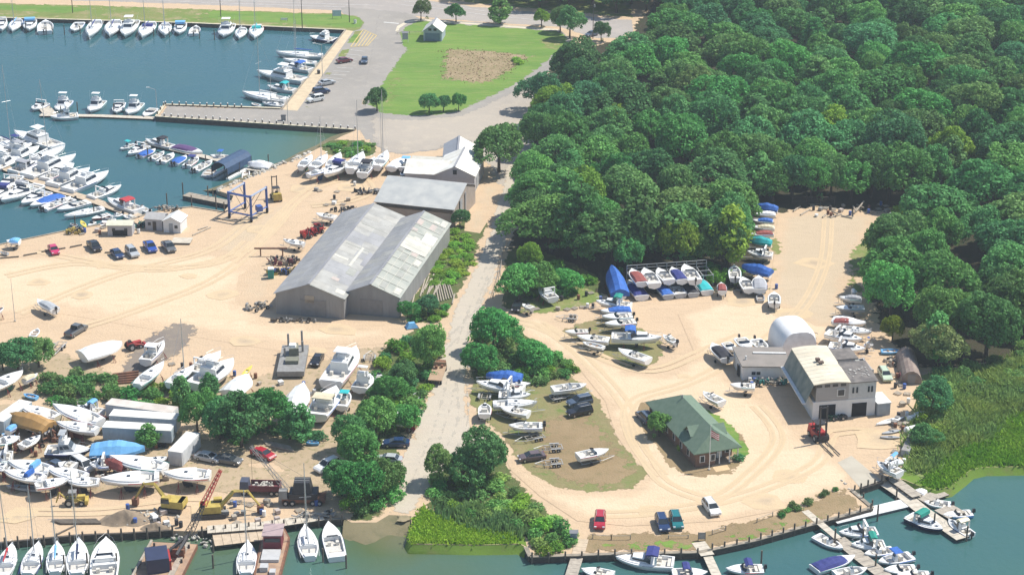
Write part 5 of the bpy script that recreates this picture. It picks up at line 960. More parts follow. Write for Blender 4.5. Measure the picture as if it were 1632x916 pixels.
cbox((176, 690), (282, 697), 2.6, 2.4, 'second long white trailer, below and partly hiding the other long one', BXW, BXR)
cbox((165, 708), (274, 714), 2.5, 2.3, 'nearest of the three long trailers, behind the blue tarpaulin, with a grey blue side', mat('box_blue_grey', (0.36, 0.42, 0.46), .6, (0.30, 0.36, 0.40), .6), BXR)
cbox((269, 741), (291, 744), 7.6, 2.6, 'white box trailer standing alone with one lit side right of the long trailers', BXW, BXR, wheels=False, name='shipping_container', cat='container')
cbox((-12, 690), (8, 694), 8.5, 2.6, 'pale blue grey container at the left border beside the beige yacht', mat('box_blue_grey', (0.36, 0.42, 0.46)), BXR, wheels=False, name='shipping_container', cat='container')
# ------------------------------------------------------------ boats, vehicles, machines
HW = mat('gelcoat_white', (0.80, 0.80, 0.79), 0.25, (0.74, 0.74, 0.73), 0.8)
BOATC = {'w': HW, 'n': mat('navy_gelcoat', (0.02, 0.03, 0.09), .25), 'r': mat('red_gelcoat', (0.36, 0.03, 0.03), .3), 'g': mat('green_gelcoat', (0.02, 0.12, 0.08), .3), 'b': mat('blue_gelcoat', (0.05, 0.20, 0.50), .3),
         't': mat('teal_canvas', (0.02, 0.24, 0.22), .8), 'k': mat('black_canvas', (0.02, 0.02, 0.03), .8), 'c': mat('cream_gelcoat', (0.68, 0.60, 0.42), .4), 'y': mat('grey_gelcoat', (0.42, 0.44, 0.46), .4), 'o': mat('brown_boat_paint', (0.42, 0.24, 0.08), .7),
         'B': mat('blue_canvas', (0.03, 0.14, 0.48), .75, (0.02, 0.10, 0.38), 2), 'N': mat('navy_canvas', (0.02, 0.03, 0.16), .8, (0.03, 0.04, 0.2), 2), 'T': mat('turquoise_canvas', (0.02, 0.42, 0.44), .8), 'R': mat('red_canvas', (0.45, 0.04, 0.05), .8), 'M': mat('maroon_canvas', (0.28, 0.07, 0.06), .8),
         'L': mat('light_blue_canvas', (0.16, 0.42, 0.72), .8), 'Y': mat('yellow_plastic', (0.72, 0.58, 0.10), .5), 'G': mat('grey_canvas', (0.36, 0.37, 0.40), .8), 'W': mat('shrink_wrap', (0.84, 0.84, 0.84), .5, (0.78, 0.78, 0.79), 1), 's': mat('aluminium_hull', (0.45, 0.46, 0.47), .45, metal=.4),
         'p': mat('purple_canvas', (0.10, 0.05, 0.16), .8), 'E': mat('emerald_canvas', (0.01, 0.26, 0.20), .8)}
ANTI = {'r': mat('red_bottom_paint', (0.20, 0.035, 0.03), .7), 'b': mat('blue_bottom_paint', (0.03, 0.10, 0.28), .7), 'k': mat('dark_bottom_paint', (0.03, 0.035, 0.05), .7), 'g': mat('green_bottom_paint', (0.05, 0.18, 0.12), .7), 'w': HW}
FLOORM = mat('cockpit_floor', (0.58, 0.56, 0.52), .7, (0.50, 0.48, 0.44), 2); SEATM = mat('seat_vinyl', (0.66, 0.62, 0.55), .6); TEAK = mat('teak', (0.34, 0.20, 0.10), .7); BGL = mat('boat_glass', (0.035, 0.05, 0.075), .1); MOTR = mat('motor_black', (0.025, 0.025, 0.03), .35); ALU = mat('aluminium', (0.55, 0.56, 0.57), .35, metal=.6)
RUB = mat('rubber', (0.02, 0.02, 0.02), .8); GALV = mat('galvanised', (0.50, 0.50, 0.49), .5, metal=.3)
def hull(mb, L, B, H, draft, hm, am, cock=None, flare=0.8, full=0.45, rake=.5, stern=.82, deckm=None, sail=False):
    """lofted hull along x, bow at +x; z=0 is the sheer (deck) level; cock = (x0,x1,depth) recess in fractions"""
    N = 16; st = []
    ts = [i / N for i in range(N + 1)]
    if cock:
        ts = sorted(set(ts + [cock[0], cock[0] + .004, cock[1], cock[1] + .004]))
    for t in ts:
        q = max(0, (t - full) / (1 - full)); b = B / 2 * (1 - q ** 2.3) * (1 - (1 - stern) * max(0, 1 - t / full) ** 1.6) ; b = max(b, .012)
        sh = H * .16 * max(0, t - .3) ** 1.6 + (0.03 * H * (1 - t))
        xt = -L / 2 + L * t; xb = xt - rake * H * q ** 1.5
        kz = -H - draft * (1 - q ** 3) * (1 if not sail else (.2 + .8 * math.sin(math.pi * min(1, t * 1.02))))
        incock = cock and cock[0] + .002 < t < cock[1] + .002
        zi = -cock[2] if incock else sh + .07 * B * (1 if sail else .5)
        bi = max(.0, b - min(.22, b * .35))
        cb = b * (flare if not sail else .62) * (1 - .55 * q)
        st.append([(xb, 0, kz), (xb, cb, -H * (.86 if not sail else 1.0)), (xt - .15 * rake * H * q, b * .985, -H * .25), (xt, b, sh), (xt, bi, sh + .02), (xt, bi * .96, zi), (xt, 0, zi)])
    vs = []; 
    for s in st: vs += s + [(x, -y, z) for x, y, z in s[1:6]]
    K = 12 - 1   # 7 + 4(5)
    K = 12; fs = []; ms = []
    order = [0, 1, 2, 3, 4, 5, 6]; left = [0, 7, 8, 9, 10, 11, 6]
    base = len(st[0]) + 5
    for i in range(len(st) - 1):
        a = i * base; c = (i + 1) * base
        tt = (ts[i] + ts[i + 1]) / 2; inc = cock and cock[0] + .002 < tt < cock[1] + .002
        for j in range(6):
            k = 0 if j in (1, 2) else (1 if j == 0 else (2 if j in (3, 4) else (3 if inc else 2)))
            fs.append((a + order[j], c + order[j], c + order[j + 1], a + order[j + 1])); ms.append(k)
            fs.append((a + left[j], a + left[j + 1], c + left[j + 1], c + left[j])); ms.append(k)
    fs.append((0, 1, 2, 3, 4, 5, 6, 11, 10, 9, 8, 7)[::-1]); ms.append(0)
    M = [hm, am, deckm or HW, FLOORM]; o = len(mb.v); mb.v += vs
    for f, k in zip(fs, ms): mb.f.append(tuple(i + o for i in f)); mb.m.append(mb.mi(M[k]))
    return mb
def part(root, name, fn, m=None, smooth=False, parent=None):
    mb = MB(); fn(mb); return mb.build(name, m, parent or root, smooth)
BCACHE = {}
def make_boat(kind, L, B, o):
    """o: dict hull, top, bottom colours and options; returns root at the deck level centre"""
    key = (kind, round(L * 2), round(B * 4), tuple(sorted(o.items())))
    if key in BCACHE and BCACHE[key].name in bpy.data.objects: return copy_tree(BCACHE[key])
    hm = BOATC[o.get('h', 'w')]; am = ANTI[o.get('a', 'k')]; top = BOATC.get(o.get('t', 'w'), HW); det = L * 1.0
    NM = {'sail': 'sailboat', 'cruiser': 'cabin_cruiser', 'fly': 'sport_fishing_boat', 'open': 'open_motorboat', 'run': 'runabout', 'cover': 'covered_boat', 'dinghy': 'dinghy', 'wrap': 'wrapped_boat', 'tarp': 'tarpaulin_boat', 'work': 'workboat', 'kayak': 'kayak'}
    r = bpy.data.objects.new(NM[kind], None); COL.objects.link(r); r.empty_display_size = .5
    BCACHE[key] = r
    if kind == 'sail':
        H = .07 * L + .35; hu = part(r, 'hull', lambda m: hull(m, L, B, H, .25 * H, hm, am, (.08, .32, .35), full=.35, stern=.62, sail=True, rake=.9))
        def house(m):
            x0, x1, hh = -L * .17, L * .22, .42; w0, w1 = B * .33, B * .22
            m.add([(x0, -w0, 0.05), (x1, -w1, .1), (x1, w1, .1), (x0, w0, .05), (x0 + .05, -w0 * .85, hh), (x1 - .5, -w1 * .7, hh * .8), (x1 - .5, w1 * .7, hh * .8), (x0 + .05, w0 * .85, hh)], [(4, 5, 6, 7), (0, 1, 5, 4), (1, 2, 6, 5), (2, 3, 7, 6), (3, 0, 4, 7)])
        hs = part(r, 'cabin', house, HW); 
        def win(m):
            for s in (-1, 1):
                for q in range(3): x = -L * .12 + q * L * .1; m.box((x, s * B * (.325 - q * .03), .16), (L * .055, .05, .14))
        part(r, 'window', win, BGL, parent=hs); part(r, 'hatch', lambda m: m.box((L * .02, 0, .38), (.55, .55, .08)), BGL, parent=hs)
        part(r, 'foredeck_hatch', lambda m: m.box((L * .3, 0, .14), (.5, .5, .1)), BGL)
        if o.get('mast', 1):
            mh = o.get('mh', 1.18) * L; rk = .0
            ma = part(r, 'mast', lambda m: m.tube((L * .1, 0, .1), (L * .1 - .015 * mh, 0, mh), .10, .06, 6), ALU)
            part(r, 'spreader', lambda m: m.tube((L * .1 - .008 * mh, -B * .3, mh * .55), (L * .1 - .008 * mh, B * .3, mh * .55), .03, n=4), ALU, parent=ma)
            part(r, 'stay', lambda m: (m.tube((L * .1 - .015 * mh, 0, mh * .97), (L * .49, 0, .2), .018, n=3), m.tube((L * .1 - .015 * mh, 0, mh * .98), (-L * .48, 0, .1), .018, n=3)), ALU)
            bo = part(r, 'boom', lambda m: m.tube((L * .1, 0, 1.3), (-L * .3, 0, 1.25), .07, n=6), ALU)
            if o.get('t', 'w') != 'x': part(r, 'sail_cover', lambda m: m.tube((L * .09, 0, 1.45), (-L * .29, 0, 1.36), .20, .11, 7), top, parent=bo)
        if o.get('can'): part(r, 'dodger', lambda m: m.yprism([(-L * .2, .3), (-L * .08, .3), (-L * .11, .95), (-L * .19, 1.0)], -B * .3, B * .3), BOATC[o['can']])
        part(r, 'rail', lambda m: m.path([(L * .44, B * .1, .75), (L * .5, 0, .8), (L * .44, -B * .1, .75), (L * .44, -B * .1, .1)], .025, 4), ALU)
        part(r, 'helm', lambda m: (m.box((-L * .36 + .2, 0, -.3), (.2, .25, .8)),), ALU)
    elif kind in ('cruiser', 'fly', 'work'):
        H = .055 * L + .65; fl = kind != 'cruiser'
        hu = part(r, 'hull', lambda m: hull(m, L, B, H, .2, hm, am, (.04, .32, .55), stern=.9, rake=1.0))
        x0, x1 = (-L * .18, L * .16) if fl else (-L * .12, L * .26); hh = 1.5 if fl else .75
        def house(m):
            w0, w1 = B * .36, B * (.30 if fl else .2)
            m.add([(x0, -w0, 0.0), (x1, -w1, .12), (x1, w1, .12), (x0, w0, .0), (x0, -w0 * .88, hh), (x1 - hh * .75, -w1 * .82, hh), (x1 - hh * .75, w1 * .82, hh), (x0, w0 * .88, hh)], [(4, 5, 6, 7), (0, 1, 5, 4), (1, 2, 6, 5), (2, 3, 7, 6), (3, 0, 4, 7)])
        hs = part(r, 'cabin', house, HW if kind != 'work' else top)
        def win(m):
            w0, w1 = B * .36, B * (.30 if fl else .2)
            for s in (-1, 1):
                a = Vector((x0 + .25, s * w0 * .965, hh * .42)); b = Vector((x1 - hh * .55, s * w1 * .95, hh * .45)); c = Vector((x1 - hh * .72, s * w1 * .87, hh * .82)); d = Vector((x0 + .25, s * w0 * .905, hh * .82)); n = Vector((0, s * .03, 0))
                m.quad([a + n, b + n, c + n, d + n] if s < 0 else [d + n, c + n, b + n, a + n])
            e = .04; m.quad([(x1 - hh * .34 + e, -w1 * .85, hh * .5), (x1 - hh * .34 + e, w1 * .85, hh * .5), (x1 - hh * .68 + e, w1 * .78, hh * .93), (x1 - hh * .68 + e, -w1 * .78, hh * .93)])
        part(r, 'window', win, BGL, parent=hs)
        if fl:
            fb = part(r, 'flybridge', lambda m: (m.box(((x0 + x1 - hh * .75) / 2, 0, hh), ((x1 - x0 - hh) * 1.0 + .6, B * .62, .12)), m.box(((x0 + x1 - hh) / 2 + L * .05, 0, hh + .12), (.25, B * .55, .6)), m.box(((x0 + x1 - hh) / 2, -B * .28, hh + .12), (L * .13, .08, .5)), m.box(((x0 + x1 - hh) / 2, B * .28, hh + .12), (L * .13, .08, .5)), m.box(((x0 + x1 - hh) / 2 - .3, 0, hh + .12), (.5, B * .3, .7))), HW)
            if o.get('t', 'w') != 'x':
                part(r, 'hardtop', lambda m: m.box(((x0 + x1 - hh) / 2, 0, hh + 1.75), (L * .16, B * .55, .09), 0, None, .9), top, parent=fb)
                part(r, 'hardtop_frame', lambda m: [m.tube(((x0 + x1 - hh) / 2 + a * L * .07, b * B * .25, hh + .1), ((x0 + x1 - hh) / 2 + a * L * .06, b * B * .23, hh + 1.76), .03, n=4) for a in (-1, 1) for b in (-1, 1)], ALU, parent=fb)
            part(r, 'outrigger', lambda m: [m.tube(((x0 + x1) / 2, s * B * .4, .3), ((x0 + x1) / 2 - L * .22, s * B * .52, 3.6), .025, .012, 4) for s in (-1, 1)], ALU)
        else:
            part(r, 'windshield', lambda m: m.add([(x0 + .1, -B * .38, .12), (L * .02, -B * .3, .5), (L * .02, B * .3, .5), (x0 + .1, B * .38, .12), (x0 + .05, -B * .36, .95), (-L * .03, -B * .27, 1.15), (-L * .03, B * .27, 1.15), (x0 + .05, B * .36, .95)], [(0, 1, 5, 4), (1, 2, 6, 5), (2, 3, 7, 6)]), BGL)
            if o.get('t', 'w') not in ('w', 'x'):
                part(r, 'canopy', lambda m: m.yprism([(-L * .24, 1.5), (-L * .235, 1.65), (-L * .14, 1.85), (-L * .03, 1.7), (-L * .02, 1.15), (-L * .04, 1.15), (-L * .05, 1.6)], -B * .38, B * .38), top)
            part(r, 'radar_arch', lambda m: (m.box((-L * .2, -B * .4, 0), (.35, .1, 1.5)), m.box((-L * .2, B * .4, 0), (.35, .1, 1.5)), m.box((-L * .2, 0, 1.42), (.35, B * .84, .12))), HW)
        def seats(m): m.box((-L * .42, 0, -.55), (.5, B * .6, .5)); m.box((-L * .25, B * .22, -.55), (.6, .55, .7)); m.box((-L * .25, -B * .22, -.55), (.6, .55, .7))
        part(r, 'seat', seats, SEATM)
        part(r, 'bow_rail', lambda m: m.path([(L * .18, B * .40, .1), (L * .2, B * .40, .65), (L * .38, B * .25, .75), (L * .5, 0, .85), (L * .38, -B * .25, .75), (L * .2, -B * .40, .65), (L * .18, -B * .40, .1)], .022, 4), ALU)
        part(r, 'foredeck_hatch', lambda m: m.box((L * .31, 0, .12), (.55, .55, .07)), BGL)
        if kind == 'work': part(r, 'mast', lambda m: m.tube((0, 0, hh), (0, 0, hh + 3.5), .07, .04, 5), ALU)
    elif kind in ('open', 'run'):
        H = .05 * L + .55
        hu = part(r, 'hull', lambda m: hull(m, L, B, H, .2, hm, am, (.10, .80, .48) if kind == 'open' else (.12, .55, .5), stern=.92, rake=.9))
        if kind == 'open':
            cn = part(r, 'console', lambda m: m.add([(-.35, -.42, -.48), (.45, -.42, -.48), (.45, .42, -.48), (-.35, .42, -.48), (-.3, -.4, .55), (.2, -.38, .55), (.2, .38, .55), (-.3, .4, .55)], [(4, 5, 6, 7), (0, 1, 5, 4), (1, 2, 6, 5), (2, 3, 7, 6), (3, 0, 4, 7)]), HW)
            part(r, 'windshield', lambda m: m.quad([(.3, -.4, .5), (.3, .4, .5), (.05, .36, .95), (.05, -.36, .95)]), BGL, parent=cn)
            part(r, 'seat', lambda m: (m.box((-L * .16, 0, -.48), (.5, .95, .85)), m.box((L * .15, 0, -.48), (.6, .7, .45))), SEATM)
            if o.get('t', 'x') not in ('x', 'w'):
                ct = part(r, 'canopy', lambda m: m.box((-.1, 0, 1.45), (L * .26, B * .72, .1), 0, None, .86), top); part(r, 'canopy_frame', lambda m: [m.tube((a, b * B * .3, -.1), (a * .9, b * B * .3, 1.46), .022, n=4) for a in (-.7, .6) for b in (-1, 1)], ALU)
        else:
            part(r, 'windshield', lambda m: m.add([(-L * .02, -B * .4, .1), (L * .08, -B * .28, .16), (L * .08, B * .28, .16), (-L * .02, B * .4, .1), (-L * .05, -B * .37, .5), (L * .035, -B * .25, .55), (L * .035, B * .25, .55), (-L * .05, B * .37, .5)], [(0, 1, 5, 4), (1, 2, 6, 5), (2, 3, 7, 6)]), BGL)
            part(r, 'seat', lambda m: [m.box((x * L, y * B, -.5), (.55, .5, .6)) for x, y in ((-.08, .2), (-.08, -.2))] + [m.box((-L * .32, 0, -.5), (.5, B * .6, .5))], SEATM)
            part(r, 'engine_hatch', lambda m: m.box((-L * .42, 0, .02), (L * .1, B * .5, .12)), SEATM)
            if o.get('t', 'x') not in ('x', 'w'): part(r, 'canopy', lambda m: m.yprism([(-L * .22, .95), (-L * .2, 1.25), (-L * .08, 1.35), (0, 1.1), (0, 1.0), (-L * .08, 1.27), (-L * .19, 1.18)], -B * .4, B * .4), top)
    elif kind == 'cover':      # fitted canvas over the cockpit
        H = .05 * L + .55
        part(r, 'hull', lambda m: hull(m, L, B, H, .2, hm, am, stern=.92, rake=.9))
        def cov(m):
            n = 9; 
            for i in range(n + 1):
                t = i / n; x = -L * .47 + L * .70 * t; b = B * .46 * (1 - max(0, t - .6) ** 2 * 1.6); h = .16 + .48 * math.sin(math.pi * (t * .8 + .12)) + (.06 if i % 2 else 0)
                m.v += [(x, -b, .06), (x, -b * .75, h * .72), (x, 0, h), (x, b * .75, h * .72), (x, b, .06)]
            for i in range(n):
                for j in range(4): m.f.append((i * 5 + j, (i + 1) * 5 + j, (i + 1) * 5 + j + 1, i * 5 + j + 1)); m.m.append(0)
            m.f.append((0, 1, 2, 3, 4)); m.f.append(tuple(n * 5 + q for q in (4, 3, 2, 1, 0))); m.m += [0, 0]
        part(r, 'cover', cov, top)
    elif kind in ('tarp', 'wrap'):
        H = .055 * L + .6
        part(r, 'hull', lambda m: hull(m, L, B, H, .25, hm, am, stern=.85, rake=.9))
        rg = random.Random(int(L * 10)); 
        def cov(m):
            n = 12; hh = L * (.10 if kind == 'tarp' else .085) + .5
            for i in range(n + 1):
                t = i / n; q = max(0, (t - .45) / .55); x = -L * .51 + L * 1.03 * t; b = (B * .54 * (1 - q ** 2.2) + .1); j = rg.uniform(.9, 1.1)
                h = (.25 + hh * math.sin(math.pi * (t * .86 + .1)) ** .7) * j; lo = -H * (.45 if kind == 'tarp' else .25) * rg.uniform(.7, 1.2)
                m.v += [(x, -b, lo), (x, -b * .98, .1), (x, -b * .5, h * .72), (x, 0, h), (x, b * .5, h * .72), (x, b * .98, .1), (x, b, lo)]
            for i in range(n):
                for k in range(6): m.f.append((i * 7 + k, (i + 1) * 7 + k, (i + 1) * 7 + k + 1, i * 7 + k + 1)); m.m.append(0)
            m.f.append(tuple(range(7))); m.f.append(tuple(n * 7 + q for q in range(6, -1, -1))); m.m += [0, 0]
        part(r, 'cover', cov, top)
    elif kind in ('dinghy', 'kayak'):
        H = .5 if kind == 'dinghy' else .28
        part(r, 'hull', lambda m: hull(m, L, B, H, .05, hm, hm, (.08, .85, .3) if kind == 'dinghy' else (.4, .6, .2), stern=.8 if kind == 'dinghy' else .1, rake=.5, deckm=hm))
        if kind == 'dinghy': part(r, 'thwart', lambda m: (m.box((-L * .15, 0, -.18), (.25, B * .75, .05)), m.box((L * .15, 0, -.18), (.25, B * .7, .05))), TEAK)
    nmot = o.get('m', 0)
    for i in range(nmot):
        y = (i - (nmot - 1) / 2) * .75
        mo = part(r, 'outboard_motor', lambda m: (m.box((-L / 2 - .35, y, .05), (.55, .38, .6), 0, MOTR, .8), m.box((-L / 2 - .3, y, -.9), (.2, .14, .98), 0, MOTR), m.box((-L / 2 - .08, y, -.2), (.3, .25, .25), 0, ALU)))
    if kind not in ('kayak', 'dinghy'): part(r, 'rub_rail', lambda m: [m.tube((-L * .48 + L * .5 * q, s * B / 2 * (.90 + .11 * min(1, q * 1.6)), -.06), (-L * .48 + L * .5 * (q + .25), s * B / 2 * (.90 + .11 * min(1, (q + .25) * 1.6)), -.06), .06, n=4) for q in (0, .25, .5, .75) for s in (-1, 1)], [GALV, BOATC['N'], GALV, BOATC['k'], BOATC['B'], BOATC['r'], GALV, BOATC['t']][int(L * 37) % 8])
    if o.get('sup') == 'trailer':
        H = .05 * L + .75
        tl = part(r, 'trailer', lambda m: [m.tube((-L * .45, s * B * .32, -H - .35), (L * .25, s * B * .30, -H - .35), .05, n=4) for s in (-1, 1)] + [m.tube((L * .25, s * B * .30, -H - .35), (L * .68, 0, -H - .35), .05, n=4) for s in (-1, 1)] + [m.box((x, 0, -H - .4), (.08, B * .66, .08)) for x in (-L * .4, -L * .1, L * .2)] + [m.tube((L * .5, 0, -H - .3), (L * .5, 0, -H * .55), .04, n=4)], GALV)
        for s in (-1, 1): part(r, 'wheel', lambda m: m.tube((-L * .14, s * B * .42 - .1, -H - .52), (-L * .14, s * B * .42 + .1, -H - .52), .31, n=10), RUB, parent=tl)
    elif o.get('sup') == 'stands':
        H = (.07 * L + .35) if kind == 'sail' else (.05 * L + .7)
        if kind == 'sail': part(r, 'keel', lambda m: m.add([(-L * .12, -.12, -H - 1.35), (L * .08, -.12, -H - 1.35), (L * .08, .12, -H - 1.35), (-L * .12, .12, -H - 1.35), (-L * .06, -.1, -H + .05), (L * .14, -.1, -H + .05), (L * .14, .1, -H + .05), (-L * .06, .1, -H + .05)], [(3, 2, 1, 0), (0, 1, 5, 4), (1, 2, 6, 5), (2, 3, 7, 6), (3, 0, 4, 7)]), am)
        zb = -H - (1.5 if kind == 'sail' else 1.0)
        for x in (-L * .25, L * .15):
            for s in (-1, 1): part(r, 'jack_stand', lambda m: (m.tube((x, s * B * .62, zb), (x, s * B * .36, -H * .7), .05, n=4), m.tube((x - .35, s * B * .55, zb), (x, s * B * .45, -H * 1.0), .04, n=4), m.tube((x + .35, s * B * .55, zb), (x, s * B * .45, -H * 1.0), .04, n=4)), ANTI['r'])
        part(r, 'keel_block', lambda m: m.box((0, 0, zb), (.6, .5, (1.5 - 1.3) if kind == 'sail' else .85)), TIMB)
    return r
def deckz(kind, L, o, ground=0):
    """height of the sheer above whatever carries the boat"""
    H = (.07 * L + .35) if kind == 'sail' else ((.055 * L + .65) if kind in ('cruiser', 'fly', 'work', 'wrap', 'tarp') else (.05 * L + .55))
    if kind == 'dinghy': H = .5
    if kind == 'kayak': H = .28
    s = o.get('sup')
    if s == 'trailer': return .05 * L + .75 + .83
    if s == 'stands': return H + (1.5 if kind == 'sail' else 1.0) + (0 if kind == 'sail' else .05)
    if s == 'rack': return H + 2.4
    if s == 'ground': return H + .1
    return WL + H - (.12 if kind == 'dinghy' else .22)
NB = [0]
def boats(c, rows, group=None, sup=None, Lmax=18):
    for row in rows:
        kind, bx, by, sx, sy, ops, label = row[:7]
        o = {}
        for tok in ops.split():
            k, v = tok.split('='); o[k] = float(v) if k in ('mh',) else (int(v) if k in ('m', 'mast', 'rr') else v)
        if sup and 'sup' not in o: o['sup'] = sup
        B0 = float(o.pop('B', 0)); zz = o.pop('z', None)
        b = cp(c, bx, by) if c else (bx, by); s = cp(c, sx, sy) if c else (sx, sy)
        z = 0
        for _ in range(3):
            P = G(*b, z); Q = G(*s, z); L = (P - Q).length; z = deckz(kind, L, o) if zz is None else float(zz)
        P = G(*b, z); Q = G(*s, z); L = min((P - Q).length, Lmax)
        ratio = {'sail': .31, 'cruiser': .36, 'fly': .35, 'work': .33, 'open': .37, 'run': .38, 'cover': .38, 'wrap': .33, 'tarp': .34, 'dinghy': .42, 'kayak': .2}[kind]
        B = B0 or L * ratio * (1.12 if L < 7 else 1)
        if o.get('sup') in ('rack', 'ground'): o.pop('sup')
        r = make_boat(kind, L, B, o); mid = (P + Q) / 2
        r.location = (mid.x, mid.y, z); r.rotation_euler = (random.uniform(-.015, .015), random.uniform(-.02, .005), math.atan2((P - Q).y, (P - Q).x)); NB[0] += 1
        for k in ('label', 'category', 'group'):
            if k in r: del r[k]
        tag(r, label, {'sail': 'sailboat', 'kayak': 'kayak', 'dinghy': 'dinghy'}.get(kind, 'boat'), group)
# ---- vehicles
def paint(name, col): return mat('paint_' + name, col, .25, tuple(x * .93 for x in col), 1, spec=.5, coat=.5)
CARC = {'red': paint('red', (0.42, 0.02, 0.04)), 'black': paint('black', (0.015, 0.015, 0.02)), 'blue': paint('blue', (0.02, 0.07, 0.35)), 'navy': paint('navy', (0.015, 0.04, 0.12)), 'silver': paint('silver', (0.42, 0.44, 0.46)), 'white': paint('white', (0.78, 0.78, 0.76)),
        'grey': paint('grey', (0.12, 0.125, 0.13)), 'teal': paint('teal', (0.01, 0.16, 0.17)), 'maroon': paint('maroon', (0.16, 0.02, 0.03)), 'brown': paint('brown', (0.13, 0.09, 0.09)), 'palegreen': paint('pale_green', (0.52, 0.62, 0.46)), 'slate': paint('slate', (0.07, 0.10, 0.15)), 'pink': paint('pink_red', (0.55, 0.03, 0.12))}
RIM = mat('wheel_rim', (0.5, 0.5, 0.52), .3, metal=.7); LAMPM = mat('headlight_lens', (0.75, 0.77, 0.8), .15); TAILM = mat('tail_light_lens', (0.4, 0.02, 0.02), .25)
CCACHE = {}
def make_car(kind, col):
    if (kind, col) in CCACHE: return copy_tree(CCACHE[(kind, col)])
    L, W_, hb, hr, prof = {'sedan': (4.7, 1.8, .95, 1.42, [(-1.75, 0), (-1.2, 1), (.35, 1), (1.15, 0)]), 'suv': (4.7, 1.88, 1.08, 1.75, [(-2.2, 0), (-2.05, 1), (.3, 1), (1.05, 0)]), 'wagon': (4.8, 1.8, 1.0, 1.55, [(-2.25, 0), (-1.95, 1), (.4, 1), (1.2, 0)]),
                            'pickup': (5.4, 1.95, 1.08, 1.78, [(-.55, 0), (-.45, 1), (.85, 1), (1.45, 0)]), 'van': (5.0, 1.95, 1.15, 1.95, [(-2.4, 0), (-2.3, 1), (1.1, 1), (1.9, 0)])}[kind]
    r = bpy.data.objects.new({'sedan': 'parked_car', 'suv': 'parked_suv', 'wagon': 'parked_station_wagon', 'pickup': 'pickup_truck', 'van': 'parked_van'}[kind], None); COL.objects.link(r); CCACHE[(kind, col)] = r
    P = CARC[col]; h = L / 2
    def body(m):
        pts = [(-h, .45), (-h + .03, .82), (-h + .12, hb), (prof[0][0] - .05, hb + .02), (prof[3][0] + .1, hb - .01), (h - .35, hb - .14), (h - .03, hb - .35), (h, .42), (h - .1, .26), (-h + .1, .26)]
        for s, q in ((1, 1), ):
            n = len(pts); rows = []
            for y, k in ((-W_ / 2, .0), (-W_ / 2 * .93, 1), (W_ / 2 * .93, 1), (W_ / 2, .0)):
                rows.append([(x * (.985 if k == 0 else 1), y, z if k else min(z, hb - .12) if z > .5 else z) for x, z in pts])
            vs = [v for rr in rows for v in rr]; fs = []
            for a in range(3):
                for i in range(n): fs.append((a * n + i, a * n + (i + 1) % n, (a + 1) * n + (i + 1) % n, (a + 1) * n + i))
            fs.append(tuple(range(n))[::-1]); fs.append(tuple(3 * n + i for i in range(n)))
            m.add(vs, fs)
    part(r, 'body', body, P)
    w0, w1 = W_ / 2 * .92, W_ / 2 * .74
    def gh(m):
        a = [(x, hb) if k == 0 else (x, hr - .06) for x, k in prof]
        vs = [(x, -(w0 if k == 0 else w1), z) for (x, z), (_, k) in zip(a, prof)] + [(x, (w0 if k == 0 else w1), z) for (x, z), (_, k) in zip(a, prof)]
        m.add(vs, [(0, 3, 2, 1), (4, 5, 6, 7), (0, 1, 5, 4), (1, 2, 6, 5), (2, 3, 7, 6)])
    part(r, 'window', gh, GLASS)
    part(r, 'roof', lambda m: m.box(((prof[1][0] + prof[2][0]) / 2, 0, hr - .055), (prof[2][0] - prof[1][0] + .06, w1 * 2 + .04, .06), 0, None, .94), P)
    def pil(m):
        for s in (-1, 1):
            for (xa, xb) in ((prof[0][0], prof[1][0]), (prof[3][0], prof[2][0]), ((prof[0][0] + prof[3][0]) / 2, (prof[1][0] + prof[2][0]) / 2)):
                m.tube((xa, s * (w0 + .005), hb), (xb, s * (w1 + .01), hr - .05), .045, n=4)
    part(r, 'pillar', pil, P)
    for x in (-h + .85, h - .9):
        for s in (-1, 1):
            wh = part(r, 'wheel', lambda m: m.tube((x, s * (W_ / 2 - .2), .33), (x, s * (W_ / 2 + .02), .33), .33, n=14), RUB); part(r, 'rim', lambda m: m.tube((x, s * (W_ / 2 + .02), .33), (x, s * (W_ / 2 + .035), .33), .19, n=10), RIM, parent=wh)
    for s in (-1, 1):
        part(r, 'headlight', lambda m: m.box((h - .1, s * W_ * .36, .58), (.18, .36, .17)), LAMPM); part(r, 'tail_light', lambda m: m.box((-h + .04, s * W_ * .40, .68), (.12, .24, .2)), TAILM); part(r, 'mirror', lambda m: m.box((prof[3][0] - .25, s * (W_ / 2 + .06), hb), (.12, .16, .13)), P)
    if kind == 'pickup': part(r, 'cargo_bed', lambda m: (m.box((-1.62, 0, hb + .004), (1.95, W_ * .74, .02)),), MOTR)
    if kind in ('suv', 'van', 'wagon'): part(r, 'roof_rack', lambda m: [m.tube((prof[1][0] + .2, s * w1 * .85, hr + .05), (prof[2][0] - .2, s * w1 * .85, hr + .05), .025, n=4) for s in (-1, 1)], GALV)
    return r
def cars(rows, group=None):
    """kind, colour, front px, rear px (on the ground), label"""
    for kind, col, fx, fy, rx, ry, label in rows:
        P = G(fx, fy); Q = G(rx, ry); r = make_car(kind, col); mid = (P + Q) / 2
        r.location = (mid.x, mid.y, 0.02 + LEVEL[0] * .0); r.rotation_euler = (0, 0, math.atan2((P - Q).y, (P - Q).x)); r.location.z = .13
        for k in ('label', 'category', 'group'):
            if k in r: del r[k]
        tag(r, label, {'pickup': 'pickup truck'}.get(kind, 'car'), group)
